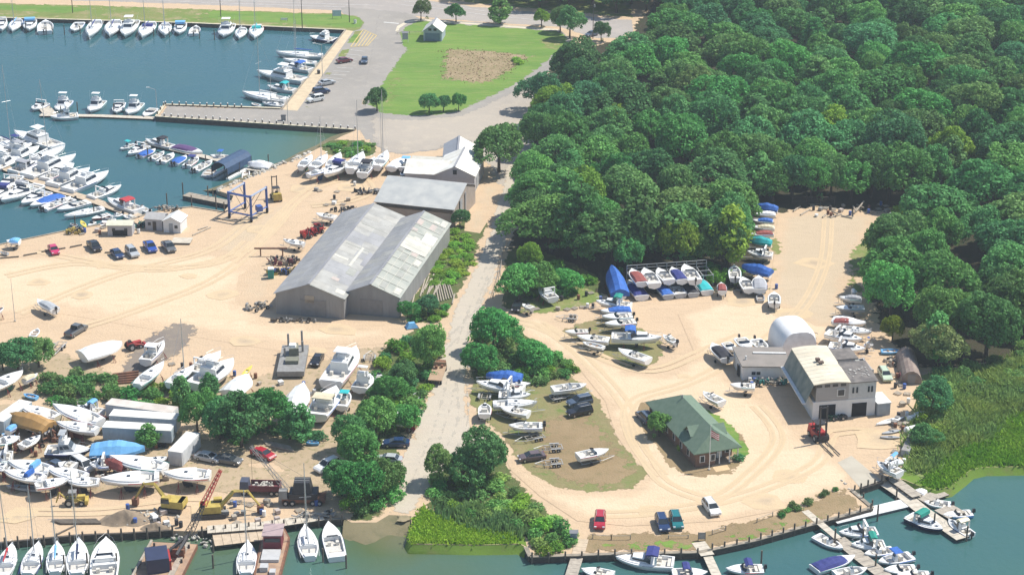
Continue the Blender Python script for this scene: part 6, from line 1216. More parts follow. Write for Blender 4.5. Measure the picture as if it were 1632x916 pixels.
# ------------------------------------------------------------ the boats, cluster by cluster
FAR = 'boats moored along the far bulkhead'
boats(C1, [
 ('cruiser', 12, 190, 8, 118, 'B=3.4', 'white motor boat cut by the left border at the far bulkhead'),
 ('sail', 75, 195, 115, 125, 't=L', 'sailboat with a light blue cover, second boat from the left at the far bulkhead'),
 ('cruiser', 182, 190, 195, 125, 't=L B=4', 'white cruiser under a bright blue top, third from the left at the far bulkhead'),
 ('open', 290, 130, 285, 200, 'm=2', 'white twin motor boat with its bow to the far bulkhead'),
 ('open', 468, 198, 505, 142, 'h=w', 'small open boat with a tan interior left of the big sloop at the far bulkhead'),
 ('sail', 560, 235, 620, 125, 't=N B=4.4', 'largest sloop at the far bulkhead, wide white deck and blue sail cover'),
 ('sail', 692, 222, 735, 132, 't=N', 'sloop with a navy cover just left of the tall flybridge boat at the far bulkhead'),
 ('fly', 788, 226, 845, 128, 'B=4.8', 'tall white flybridge boat in the middle of the far bulkhead'),
 ('sail', 898, 232, 958, 142, 't=N can=N', 'white sloop just right of the tall flybridge boat at the far bulkhead'),
 ('sail', 1045, 222, 1048, 150, 't=B', 'short sloop with a blue cover, third from the right before the bulkhead gap'),
 ('cruiser', 1135, 210, 1150, 148, 't=L B=3.8', 'white cruiser with a sky blue bimini near the middle right of the far bulkhead'),
 ('open', 1245, 165, 1228, 215, 'm=1', 'smallest white open boat along the far bulkhead, stern to the basin')], FAR)
boats(C2, [
 ('fly', 220, 228, 258, 152, 't=w', 'white hardtop boat, third from the right at the far bulkhead'),
 ('sail', 320, 242, 345, 178, 't=G', 'sailboat with an open grey cockpit, second from the right at the far bulkhead'),
 ('sail', 418, 238, 440, 160, 't=T can=T', 'sailboat with a turquoise canopy, rightmost at the far bulkhead')], FAR)
boats(C1, [
 ('cruiser', 208, 695, 285, 655, 'B=3.6', 'white cruiser at the left end of the narrow floating dock'),
 ('fly', 320, 742, 495, 728, 'B=4.4', 'long white sport fishing boat lying along the front of the narrow floating dock'),
 ('fly', 368, 700, 425, 640, 'B=4.0', 'flybridge boat moored behind the long sport fishing boat at the narrow dock'),
 ('fly', 570, 705, 640, 640, 'B=3.8', 'white flybridge boat alone at the middle of the narrow floating dock'),
 ('cruiser', 735, 712, 765, 652, 'B=3.2', 'rounded white cabin boat left of the taller one on the narrow floating dock'),
 ('fly', 812, 722, 880, 655, 'B=3.8', 'white boat with a tall bridge nearly at the lamp of the long pier'),
 ('run', 915, 738, 975, 688, '', 'small white runabout tucked against the end of the long pier')], 'boats at the narrow floating dock')
boats(C2, [
 ('fly', 770, 232, 935, 250, 'h=n t=x B=4.4', 'dark hulled fishing boat in the top right corner of the basin'),
 ('sail', 555, 335, 850, 350, 't=B B=4.0', 'sloop with a blue cover, nearest the corner of the basin walkway'),
 ('sail', 600, 378, 810, 398, 't=w B=3.4', 'all white sloop, second from the corner of the basin walkway'),
 ('cruiser', 595, 408, 780, 440, 't=B', 'cruiser with dark blue canvas between sloops at the basin walkway'),
 ('fly', 435, 452, 740, 500, 'B=4.6', 'longest white yacht pointing left from the basin walkway'),
 ('cruiser', 500, 545, 675, 568, 't=T', 'white cruiser with a turquoise stripe, below the longest yacht'),
 ('sail', 342, 588, 622, 632, 'B=4.6 t=w', 'big white yacht pointing left above the small boats by the pier'),
 ('sail', 470, 652, 610, 668, 't=w', 'white sloop below the big yacht beside the pier'),
 ('dinghy', 400, 655, 455, 668, '', 'small white dinghy between the big yacht and the pier'),
 ('open', 440, 692, 520, 698, 'm=1', 'small open boat lying against the far edge of the pier'),
 ('cover', 530, 690, 590, 700, 't=k', 'small boat with a dark cover in the corner of pier and walkway'),
 ('dinghy', 310, 688, 372, 696, 'h=c', 'cream dinghy tied to the far edge of the pier')], 'boats at the basin walkway')
MQ = 'yachts in the crowded marina'
boats(C4, [
 ('work', 88, 118, 370, 205, 'mh=1 B=4.8', 'white trawler with a mast and pulpit at the head of the crowded marina'),
 ('sail', 130, 240, -20, 160, 't=N mh=1.6 B=3.8', 'sloop with a very tall mast at the left border of the crowded marina'),
 ('fly', 250, 212, 30, 300, 'B=4.6 t=G', 'white yacht just below the trawler in the crowded marina'),
 ('sail', 412, 215, 140, 335, 'B=4.0 t=w', 'yacht with a thin leaning mast in the upper side of the marina dock'),
 ('fly', 482, 268, 170, 390, 'a=b B=5.2', 'largest flybridge yacht in the marina, showing a blue waterline'),
 ('fly', 570, 350, 330, 450, 'B=4.8', 'white yacht with a long roof, below the largest flybridge yacht'),
 ('fly', 690, 372, 425, 482, 'B=4.8 t=x', 'sharp bowed sport fishing yacht in the middle right of the marina'),
 ('cruiser', 770, 460, 575, 530, '', 'slim white motor boat right of the sharp bowed sport yacht'),
 ('cruiser', 680, 540, 885, 615, 't=R B=3.6', 'white motor boat with a bright red canopy beside the quay huts'),
 ('open', 862, 590, 945, 622, 'm=1', 'small boat squeezed between the red canopied boat and the quay'),
 ('fly', 128, 270, -60, 350, 'B=4.6', 'white yacht at the left border on the upper side of the marina dock'),
 ('fly', 40, 200, -150, 260, 'B=4.4', 'white yacht half out of frame above the others at the left border'),
 ('cruiser', 262, 300, 80, 370, 't=G B=4.2', 'white cruiser with grey canvas near the middle of the marina dock'),
 ('cruiser', -30, 500, 110, 400, 'B=4', 'white cruiser at the left border below the marina dock'),
 ('cruiser', -60, 560, 60, 455, 't=N B=4', 'cruiser with dark canvas at the left border below the marina dock'),
 ('cruiser', 5, 555, 250, 455, 'B=4.2', 'long white cruiser pointing down left, leftmost of the lower marina row'),
 ('cruiser', 135, 575, 300, 500, 'B=3.8', 'white cruiser second from the left in the lower marina row'),
 ('cover', 190, 590, 392, 520, 't=B', 'cruiser with a small blue cover on its stern in the lower marina row'),
 ('open', 450, 535, 272, 605, 'm=2', 'white boat showing two outboard motors in the lower marina row'),
 ('run', 360, 615, 560, 560, '', 'white runabout in the middle of the lower marina row'),
 ('sail', 405, 658, 655, 600, 'mast=0 t=w', 'long slender white hull closest to the quay in the lower marina row'),
 ('run', 580, 672, 690, 640, 'h=r', 'small boat with red seats near the quay kiosk'),
 ('open', 700, 660, 772, 640, 'm=1', 'small white boat behind the cream roofed kiosk'),
 ('open', 780, 648, 872, 672, 'm=1', 'small white boat between the kiosk and the grey hut'),
 ('run', 560, 715, 600, 690, '', 'tiny white boat beside the yellow kayak at the quay'),
 ('cruiser', 640, 735, 700, 670, 'B=3', 'white catamaran like boat left of the cream roofed kiosk'),
 ('kayak', 512, 680, 545, 725, 'h=Y sup=ground', 'yellow kayak standing on the quay left of the kiosk'),
 ('cover', 40, 810, 125, 812, 't=L B=2.6 sup=trailer', 'boat under a bright blue tarp on the quay at the left border'),
 ('dinghy', 0, 880, 50, 890, 'h=y sup=ground', 'grey dinghy lying on the sand at the left border near the quay'),
 ('dinghy', 445, 700, 490, 715, 'h=y', 'dark inflatable dinghy tied at the quay below the marina row')], MQ)
boats(C4, [('fly', 215, 185, 20, 250, 'B=3.8 t=N', 'white yacht with a dark top tucked under the bow of the trawler'), ('cruiser', 330, 250, 170, 320, 'B=3.6', 'white cruiser between the yacht with the leaning mast and the largest flybridge yacht'),
 ('cruiser', 470, 330, 280, 415, 'B=3.6', 'white cruiser just above the yacht with a long roof'), ('cruiser', 60, 520, 190, 450, 'B=3.4 t=G', 'cruiser with grey canvas between the left white ones in the lower marina row'),
 ('run', 225, 560, 330, 520, 'B=2.6', 'small white boat between the second cruiser and the blue covered one'), ('open', 330, 585, 470, 545, 'm=1 B=2.4', 'open white boat right of the twin outboard one in the lower marina row'),
 ('fly', 10, 330, -160, 400, 'B=4.6', 'white yacht cut by the left border right above the marina dock'), ('sail', 60, 260, -90, 310, 'B=3.6 t=w', 'white sloop at the left border among the marina yachts')], MQ)
boats(C8, [('sail', 330, 480, 170, 560, 'mast=0 t=x a=k B=2.4', 'small grey shaded hull beside the rusty machinery'), ('sail', -40, 720, 90, 735, 'mast=0 t=x a=r B=3', 'white hull cut by the left border in the lower yard row'), ('run', 470, 700, 610, 720, 'B=2.6 h=y', 'grey motor boat between the van and the navy workboat'),
 ('sail', 1010, 700, 1260, 690, 'mast=0 t=x a=k B=2.8', 'narrow white hull behind the red bottomed yacht'), ('cover', 150, 380, 60, 440, 't=L', 'boat with a pale blue cover below the golden brown one')], 'old yachts packed in the lower left yard', 'stands')
boats(C5, [
 ('cruiser', 205, 88, 380, 132, 't=k B=2.8', 'white motor boat with a dark cockpit on the far side of the small floating dock'),
 ('cover', 570, 172, 390, 130, 't=p', 'boat under a dark purple cover on the far side of the small floating dock'),
 ('open', 618, 190, 742, 200, 't=B B=2.6', 'boat with a blue bimini left of the navy boat house'),
 ('open', 45, 150, 140, 118, 't=T m=1', 'small boat with a teal top at the left tip of the small floating dock'),
 ('cruiser', 95, 182, 215, 128, 'B=2.9', 'white boat second from the left tip of the small floating dock'),
 ('cover', 270, 150, 168, 195, 't=B m=1', 'boat with a bright blue cover, leftmost of the stern out row'),
 ('open', 325, 165, 243, 212, 'm=1', 'white outboard boat, second of the stern out row'),
 ('run', 385, 175, 303, 230, 'm=1', 'white outboard runabout, third of the stern out row'),
 ('cover', 465, 190, 385, 242, 't=B m=2', 'boat with a blue cover in the middle of the stern out row'),
 ('open', 540, 198, 465, 256, 't=N m=1', 'boat with a navy top right of the middle of the stern out row'),
 ('open', 630, 222, 515, 282, 'm=2', 'larger white twin outboard boat at the right of the stern out row'),
 ('dinghy', 640, 265, 590, 322, 'h=y', 'grey inflatable boat left of the navy boat house'),
 ('dinghy', 850, 270, 838, 342, 'B=1.9', 'round white dinghy right of the navy boat house'),
 ('wrap', 855, 245, 1000, 258, 'z=.2 t=W B=3', 'white wrapped boat sitting on the white floating platform by the riprap')], 'boats at the small floating dock')
ROWN = 'yachts stored in the row below the green mound'
boats(C6, [
 ('sail', 205, 145, 150, 200, 'mast=0 a=g t=x', 'white yacht with green bottom, leftmost of the stored row below the mound'),
 ('sail', 280, 142, 205, 205, 'mh=1.1 a=b t=x', 'masted yacht second from the left in the stored row below the mound'),
 ('sail', 345, 135, 288, 200, 'mast=0 a=r t=x', 'mastless white yacht third from the left in the stored row'),
 ('sail', 300, 205, 185, 238, 'mast=0 a=b B=2.5 t=x', 'slim white hull lying across in front of the stored row'),
 ('cruiser', 262, 240, 382, 178, 't=N a=g B=3.2', 'white boat with blue seats in front of the stored row'),
 ('sail', 455, 132, 390, 212, 'mh=1.2 a=g t=x', 'yacht with the tall mast in the middle of the stored row'),
 ('cruiser', 510, 155, 448, 232, 'a=k t=k B=3', 'motor boat with a dark stern in the middle of the stored row'),
 ('sail', 572, 125, 520, 198, 'mh=1.5 a=k t=x B=3.2', 'dark bottomed yacht with a thin tall mast in the stored row'),
 ('cover', 650, 155, 590, 205, 't=W a=g', 'pale covered boat, second from the right in the stored row')], ROWN, 'stands')
boats(C6, [('open', 676, 160, 650, 205, 't=L', 'small open boat with a light blue top beside the white roofed house'), ('cover', 640, 245, 672, 215, 't=k h=y', 'small dark dinghy boat at the corner of the white roofed house'),
 ('run', 225, 428, 320, 445, 'B=2.2', 'slim white boat on a trailer beside the back of the left twin shed'), ('sail', 65, 555, 165, 575, 'mast=0 B=2.2 t=x', 'long white hull on a trailer by the red machinery')], None, 'trailer')
boats(C7, [
 ('cover', 235, 308, 350, 368, 't=y B=2.4 m=1', 'small white boat on a trailer alone in the west yard near the left border'),
 ('dinghy', 240, 490, 205, 540, 'sup=ground', 'white dinghy lying in the bushes above the hedge'),
 ('open', 165, 568, 120, 590, 'sup=ground', 'old open boat nearly buried in the olive tree at the left')], None, 'trailer')
boats(C7, [
 ('work', 25, 360, -60, 400, 'a=r h=w t=r', 'white boat with a red mast and a red top at the left border'),
 ('wrap', 770, 590, 520, 660, 'a=b B=4.6', 'broad white yacht with a blue bimini at the olive hedge'),
 ('cruiser', 1040, 570, 920, 690, 't=W a=k B=2.9', 'white boat with a hardtop on the dark asphalt patch'),
 ('sail', 1042, 705, 868, 845, 'mast=0 a=k t=x B=3', 'slim white sailboat hull beside the stacked timbers'),
 ('sail', 1235, 725, 1068, 840, 'a=k mh=1.25 t=x', 'white sailboat with a tall mast beside the big white cruiser')], 'yachts of the middle west yard', 'stands')
boats(None, [
 ('fly', 372, 572, 312, 612, 'a=g t=W B=5.2', 'big white cruiser with a large canopy in the middle of the west yard'),
 ('cruiser', 352, 560, 306, 592, 't=w a=k B=3.4', 'white cruiser hidden behind the big canopied cruiser'),
 ('wrap', 396, 600, 366, 626, 'B=4.2', 'fully wrapped white boat beside the yellow kayak'),
 ('kayak', 402, 582, 384, 600, 'h=Y B=1 z=1.6', 'yellow kayak lying on the wrapped boat'),
 ('wrap', 484, 614, 460, 662, 'a=r B=4.2', 'tall white wrapped boat standing under the dark cone shaped trees'),
 ('fly', 568, 552, 527, 608, 'a=k t=w B=5.0', 'longest white motor yacht beside the black car in the yard'),
 ('cruiser', 536, 616, 504, 660, 't=c B=4.6', 'beige roofed long cruiser right below the longest motor yacht'),
 ('fly', 590, 596, 572, 618, 'B=3.4 a=b', 'white boat half hidden in bushes right of the turquoise boat'),
 ('sail', 37, 592, -12, 616, 'mast=0 a=g t=x B=3.6', 'white yacht with green bottom at the left border under the trees'),
 ('cover', 60, 595, 38, 606, 't=c', 'small boat under a beige cover right of the green bottomed yacht')], 'yachts of the middle west yard', 'stands')
boats(C13, [('open', 735, 530, 690, 625, 't=T B=2.4', 'turquoise topped small boat beside the beige cruiser'), ('open', 940, 420, 925, 465, '', 'small white open boat in the bushes beside the trailer'), ('dinghy', 1215, 412, 1120, 420, 'sup=ground B=1.8', 'upturned pale dinghy in the roadside tangle'),
 ('dinghy', 460, 850, 550, 850, 'h=L sup=ground', 'pale blue boat lying under the trees above the timber stack'), ('dinghy', 1190, 530, 1150, 580, 'h=y sup=ground', 'grey dinghy at the roadside above the red and white lorry')], None, 'trailer')
LL = 'old yachts packed in the lower left yard'
boats(C8, [
 ('sail', 152, 235, 470, 328, 'mast=0 h=c a=k t=x B=3.4', 'beige sailing hull next to the left border container'),
 ('tarp', 85, 318, 400, 405, 't=o h=w B=3.6', 'yacht under a golden brown cover below the beige hull'),
 ('sail', 428, 232, 815, 358, 'mast=0 a=k t=N B=4', 'grey white yacht with a dark hatch, top of the lower left yard'),
 ('cruiser', 625, 235, 830, 280, 't=L a=k', 'white cruiser with a bright blue cover beside the upper long trailer'),
 ('sail', 455, 372, 785, 430, 'mast=0 a=r B=3.2 t=x', 'slender white hull on stands below the grey white yacht'),
 ('sail', 162, 490, -20, 530, 'mast=0 B=3 t=x a=k', 'narrow white hull at the left border in the lower left yard'),
 ('work', 740, 590, 375, 590, 'h=n t=y B=4', 'navy workboat in the middle of the lower left yard'),
 ('tarp', 1165, 585, 745, 590, 't=L h=y B=4', 'grey yacht under a torn bright blue tarpaulin in front of the long trailers'),
 ('sail', 890, 650, 1340, 735, 'a=r mast=0 t=x B=4.2', 'white yacht with a dark red bottom below the blue tarpaulin'),
 ('sail', 62, 690, 410, 755, 'mast=0 can=L a=b t=x B=3.8', 'white sailing hull with a sky blue dodger in the left row'),
 ('sail', 30, 765, 355, 825, 'mast=0 can=B a=k t=x B=3.4', 'sailing hull with a deep blue cockpit cover at the left border row'),
 ('sail', 385, 755, 700, 805, 'mast=0 a=k t=x B=3.4', 'white hull between the two blue covered hulls and the big white yacht'),
 ('sail', 560, 832, 285, 885, 'mast=0 a=k t=x B=3', 'smooth white hull pointing right at the front of the yard'),
 ('sail', 548, 852, 805, 848, 'mast=0 a=k t=x B=3', 'smooth white hull pointing left at the front of the yard'),
 ('sail', 815, 835, 1290, 805, 'mast=0 a=k B=4.4 t=x', 'biggest white yacht at the front of the yard, behind the small digger'),
 ('cruiser', 725, 705, 890, 700, 'a=k B=3', 'short white cruiser behind the biggest white yacht'),
 ('tarp', 855, 690, 1010, 740, 't=M h=w', 'small boat with a reddish cover beside the biggest white yacht'),
 ('cruiser', -60, 650, 100, 640, 'B=4', 'white cruiser with dark windows at the left border')], LL, 'stands')
boats(C9, [('sail', 412, 785, 790, 790, 'mast=0 a=k B=4.2 t=x', 'bright white yacht at the right end of the lower left yard below the box trailer'),
 ('sail', 440, 655, 240, 700, 'mast=0 a=r t=x B=2.6', 'small hull squeezed below the sapling in front of the box trailer')], LL, 'stands')
boats(C8, [('dinghy', 190, 140, 300, 165, 'h=L sup=ground', 'pale blue dinghy under the hedge beside the container'), ('dinghy', 50, 880, 330, 905, 'h=y sup=ground B=1.6', 'flat grey barge hull on the sand at the lower left'),
  ('dinghy', 10, 460, 120, 480, 'h=L sup=ground', 'light blue boat at the left border below the brown covered yacht')], LL)
MO = 'boats moored at the lower left bulkhead'
boats(C10, [
 ('sail', 105, 655, 15, 920, 't=R mh=1.25', 'sloop with a pink red sail cover, leftmost at the lower left bulkhead'),
 ('sail', 325, 640, 225, 905, 't=x mh=1.25', 'plain white sloop, second from the left at the lower left bulkhead'),
 ('sail', 475, 640, 455, 890, 't=L mh=1.2', 'sloop with a light blue sail cover at the lower left bulkhead'),
 ('sail', 655, 610, 635, 905, 't=n mh=1.3', 'sloop with a navy sail cover and dark rimmed cockpit at the lower left bulkhead'),
 ('cruiser', 880, 605, 860, 950, 't=w B=4.4', 'wide white motor cruiser right of the four sloops')], MO)
boats(C11, [('sail', 1015, 630, 1000, 905, 't=x mh=1.1', 'white sloop alone beside the maroon wheelhouse boat')], MO)
boats(C12, [('sail', 445, 500, 490, 765, 't=y mh=1.3', 'white sloop with a reddish cockpit mat right of the maroon boat'), ('run', 640, 475, 715, 765, 'B=3.2 t=x', 'white motor boat with brown seats at the right end of the lower left moorings')], MO)
# east side
boats(C14, [
 ('cruiser', 320, 310, 405, 375, 'h=w a=k B=2.9', 'white boat standing alone on blocks at the rough strip'),
 ('tarp', 772, 190, 830, 345, 't=B B=3.4', 'boat fully wrapped in a vivid blue tarpaulin left of the boat rack')], None, 'stands')
MB2 = 'boats of the middle turf patch'
boats(C14, [
 ('cruiser', 675, 395, 900, 420, 't=E B=2.8', 'white boat with an emerald green cover at the top of the middle patch'),
 ('cover', 705, 458, 900, 450, 't=B', 'white boat with a blue foredeck cover, second from the top of the middle patch'),
 ('run', 712, 495, 905, 485, 'm=1', 'white outboard boat third from the top of the middle patch'),
 ('run', 730, 540, 925, 522, 'm=1', 'white outboard boat fourth from the top of the middle patch'),
 ('run', 478, 590, 625, 585, 'm=1', 'small white boat at the left tip of the middle patch'),
 ('run', 555, 618, 760, 640, 'm=0', 'white open boat with a dark interior in the middle patch'),
 ('dinghy', 590, 655, 725, 690, 'sup=trailer B=1.7', 'slim white skiff at the lower left of the middle patch'),
 ('run', 815, 700, 1010, 765, 'a=k', 'white boat with a dark stripe at the bottom of the middle patch'),
 ('open', 1100, 610, 1185, 655, 'm=1', 'white boat standing alone right of the middle patch')], MB2, 'trailer')
boats(C14, [('cruiser', 1095, 625, 775, 615, 't=B a=b B=3.4', 'largest white cruiser in the middle patch, with a dark blue canvas')], MB2, 'stands')
boats(C14, [('run', 208, 415, 275, 440, 'B=1.6 h=s', 'small aluminium boat on a trailer beside the black car in the scrub')], None, 'trailer')
RK = 'boats on the storage rack'
U = [('cover', 245, 560, 320, 655, 't=M', 'upper rack boat with a maroon cover, leftmost'), ('run', 330, 555, 410, 665, '', 'cream upper rack boat, second from the left'), ('run', 430, 555, 510, 640, '', 'white upper rack boat in the middle of the rack'), ('cover', 525, 548, 600, 638, 't=N', 'upper rack boat with a navy cover'), ('run', 612, 530, 690, 638, 'm=1', 'tallest white upper rack boat, rightmost')]
Lw = [('cover', 228, 640, 320, 750, 't=N', 'lower rack boat with a blue interior, leftmost'), ('cover', 425, 655, 505, 745, 't=B h=y', 'lower rack boat with a grey blue cover under the white one'), ('run', 515, 650, 590, 735, 'h=y', 'grey lower rack boat in the middle'), ('cover', 615, 650, 680, 730, 't=k h=y', 'dark covered lower rack boat right of the middle'), ('cover', 695, 615, 775, 715, 't=T', 'lower rack boat with a turquoise cover, rightmost')]
boats(C15, U, RK, 'rack'); boats(C15, Lw, RK, 'ground')
SC1 = 'boats of the stored column at the upper yard'
boats(C15, [
 ('tarp', 1110, 130, 1262, 145, 't=B', 'boat under a bright blue cover at the top of the stored column'),
 ('cover', 1098, 175, 1248, 180, 't=W', 'white covered boat second in the stored column'), ('cover', 1088, 222, 1232, 228, 't=B', 'white boat with a small blue cover third in the stored column'),
 ('cover', 1085, 268, 1240, 272, 't=c', 'boat with a cream cover fourth in the stored column'), ('cover', 1070, 320, 1228, 310, 't=M', 'boat with a brownish red cover fifth in the stored column'),
 ('tarp', 1060, 362, 1220, 378, 't=T', 'boat under a turquoise cover in the stored column'), ('cruiser', 1050, 440, 1228, 458, 't=x a=g B=2.8', 'white boat with a green bottom at the foot of the stored column')], SC1, 'trailer')
boats(C15, [('tarp', 1018, 545, 1215, 588, 't=B', 'boat under a vivid blue tarpaulin below the stored column'), ('open', 960, 535, 968, 625, 't=x m=1', 'small white boat with a red mat left of the blue tarpaulin'), ('run', 1018, 618, 1065, 700, '', 'white pointed boat in front of the blue tarpaulin'),
 ('cover', 1130, 610, 1138, 700, 't=G', 'boat with a grey cover in front of the blue tarpaulin'), ('cover', 870, 655, 878, 715, 't=M', 'small boat with a reddish cover right of the rack'), ('run', 1238, 720, 1240, 800, 'm=1', 'white outboard boat standing out in the sandy yard'), ('dinghy', 1140, 730, 1145, 780, 'h=s sup=ground', 'small grey dinghy on the sand near the outboard boat')], None, 'trailer')
SR = 'boats of the right hand row at the wood'
boats(C16, [
 ('cover', 745, 690, 890, 700, 't=G', 'boat with a grey cover at the top of the right hand row'), ('run', 725, 755, 905, 755, 'a=w h=y', 'long grey white boat second in the right hand row'),
 ('cover', 915, 850, 705, 835, 't=M', 'boat with a red striped cover third in the right hand row'), ('cover', 860, 655, 825, 655, 't=W B=1.8', 'small white boat at the trees above the right hand row')], SR, 'trailer')
boats(C17, [
 ('sail', 1028, 188, 850, 160, 'mast=0 t=x h=w a=b B=2.8', 'pale blue hull pointing right in the right hand row'), ('cruiser', 972, 232, 755, 185, 'a=k B=3.2', 'white cruiser in the middle of the right hand row'),
 ('cruiser', 990, 290, 770, 262, 'a=r B=3.2', 'white cruiser lowest in the right hand row'), ('cover', 995, 135, 790, 105, 't=W', 'white boat above the pale blue hull in the right hand row'), ('dinghy', 1212, 300, 1085, 300, 'h=L sup=ground', 'dark blue and white dinghy alone under the trees'),
 ('open', 1040, 265, 980, 262, 't=B', 'small boat under a crumpled blue tarp at the end of the right hand row')], SR, 'trailer')
boats(C17, [
 ('cover', 55, 255, 150, 345, 't=k m=1 B=3', 'white boat with a black cover, leftmost before the white shelter'), ('run', 195, 300, 140, 250, 'B=2.2', 'slim white boat second from the left before the white shelter'),
 ('run', 285, 288, 225, 222, 'B=2.8 m=1', 'white boat with a dark seat third from the left before the white shelter'), ('open', 385, 295, 320, 230, 'B=2.7 m=1', 'white boat nearest the white shelter'),
 ('run', 165, 505, 318, 515, 'B=2.2', 'open boat with red cushions on a trailer before the white wing'), ('open', 1, 550, 118, 612, 'm=0 B=2.3', 'white boat on a trailer beside the back of the cottage')], None, 'trailer')
boats(C17, [('kayak', 1225, 705, 1055, 745, 'h=w B=1.4 sup=ground', 'long white upturned hull beside the storage box'), ('kayak', 1210, 782, 1090, 800, 'h=y sup=ground B=.9', 'grey canoe hull lying below the long white hull'), ('kayak', 1205, 825, 1078, 822, 'h=s sup=ground B=.9', 'lowest grey float lying on the sand by the reeds')])
LT = 'boats of the lower boat lot'
boats(C18, [
 ('tarp', 172, 90, 440, 108, 't=B B=3', 'boat under a bright blue tarpaulin at the top of the boat lot'), ('cruiser', 90, 135, 455, 185, 'a=w B=3.2', 'long white boat just below the blue tarpaulin in the boat lot'), ('run', 510, 150, 330, 150, 'h=y', 'grey white boat behind the long white boat'),
 ('cruiser', 510, 235, 265, 230, 't=x a=k B=3', 'white cruiser with dark windows in the boat lot'), ('sail', 560, 295, 220, 300, 'mast=0 t=x a=w B=3', 'sleek white hull pointing right in the boat lot'), ('run', 275, 330, 495, 375, 'B=2.4', 'white boat lowest in the stacked group of the boat lot'),
 ('open', 160, 300, 155, 385, 'B=2.4', 'white boat seen bow on at the left tip of the boat lot'), ('open', 940, 155, 675, 190, 'a=k B=2.8', 'white open boat at the top right of the boat lot'), ('open', 340, 470, 600, 470, 'm=2 a=b B=2.8', 'white boat with twin dark motors in the middle of the boat lot'),
 ('run', 1110, 655, 870, 700, 'B=2.7', 'white runabout with dark seats alone on the brown turf')], LT, 'trailer')
LR = 'boats at the lower right docks'
boats(C20, [
 ('cruiser', 515, 650, 990, 690, 't=N B=3.8', 'largest white motor boat with a blue canopy along the grassy bulkhead'), ('run', 235, 745, 495, 790, 'B=2.4', 'white boat cut by the bottom border left of the blue canopied boat'),
 ('run', 1265, 770, 975, 775, 't=N m=0 B=2.8', 'boat with a navy bimini at the bottom border beside the middle gangway')], LR)
boats(C21, [
 ('run', -85, 780, 130, 775, 't=N m=1 B=2.8', 'white boat with a navy bimini right of the middle gangway'), ('open', 590, 665, 435, 585, 'B=2.4', 'white open boat left of the lower right dock'),
 ('cover', 660, 705, 425, 775, 't=N B=3', 'boat under a royal blue cover at the lower right dock'), ('open', 730, 775, 545, 810, 'B=2.7', 'white open boat below the royal blue covered one'),
 ('cruiser', 565, 570, 785, 560, 'a=w B=3', 'white cruiser below the flat white float'), ('cruiser', 638, 640, 830, 635, 't=E B=2.9', 'white boat with an emerald green canvas at the lower right dock'),
 ('open', 712, 695, 880, 665, 'B=2.3', 'open boat with tan seats between the green and blue canvas boats'), ('open', 792, 740, 985, 700, 't=B m=1 B=2.8', 'white boat with a bright blue bimini at the lower right dock'),
 ('run', 825, 785, 1010, 775, 'm=1 B=2.6', 'white outboard boat near the bottom border right of the dock'), ('run', 900, 815, 1090, 812, 'B=2.5 m=1', 'white boat cut by the bottom border at the far right dock'),
 ('cruiser', 1165, 555, 970, 470, 'h=n t=E B=3.2', 'dark green hulled boat with an emerald canopy at the launching dock'), ('open', 1055, 395, 1210, 410, 'm=1 B=2.5', 'white outboard boat moored right of the shore walkway'),
 ('run', 1165, 470, 1330, 455, 'h=L m=1 B=2.2', 'small boat with a pale blue hull at the cross platform'), ('cruiser', 1195, 495, 1325, 580, 'B=2.4 m=1 t=c', 'slim white boat at the end of the launching dock'),
 ('cover', 985, 330, 1070, 350, 't=W B=2.2', 'white covered boat beside the shore walkway')], LR)
boats(C21, [('cruiser', 785, 165, 920, 225, 'a=k B=2.4 t=w', 'white pointed boat on the sand near the launching strip'), ('run', 940, 175, 845, 145, 't=L B=2.2', 'small blue and white boat on the sand near the launching strip')], None, 'trailer')
print('boats', NB[0])
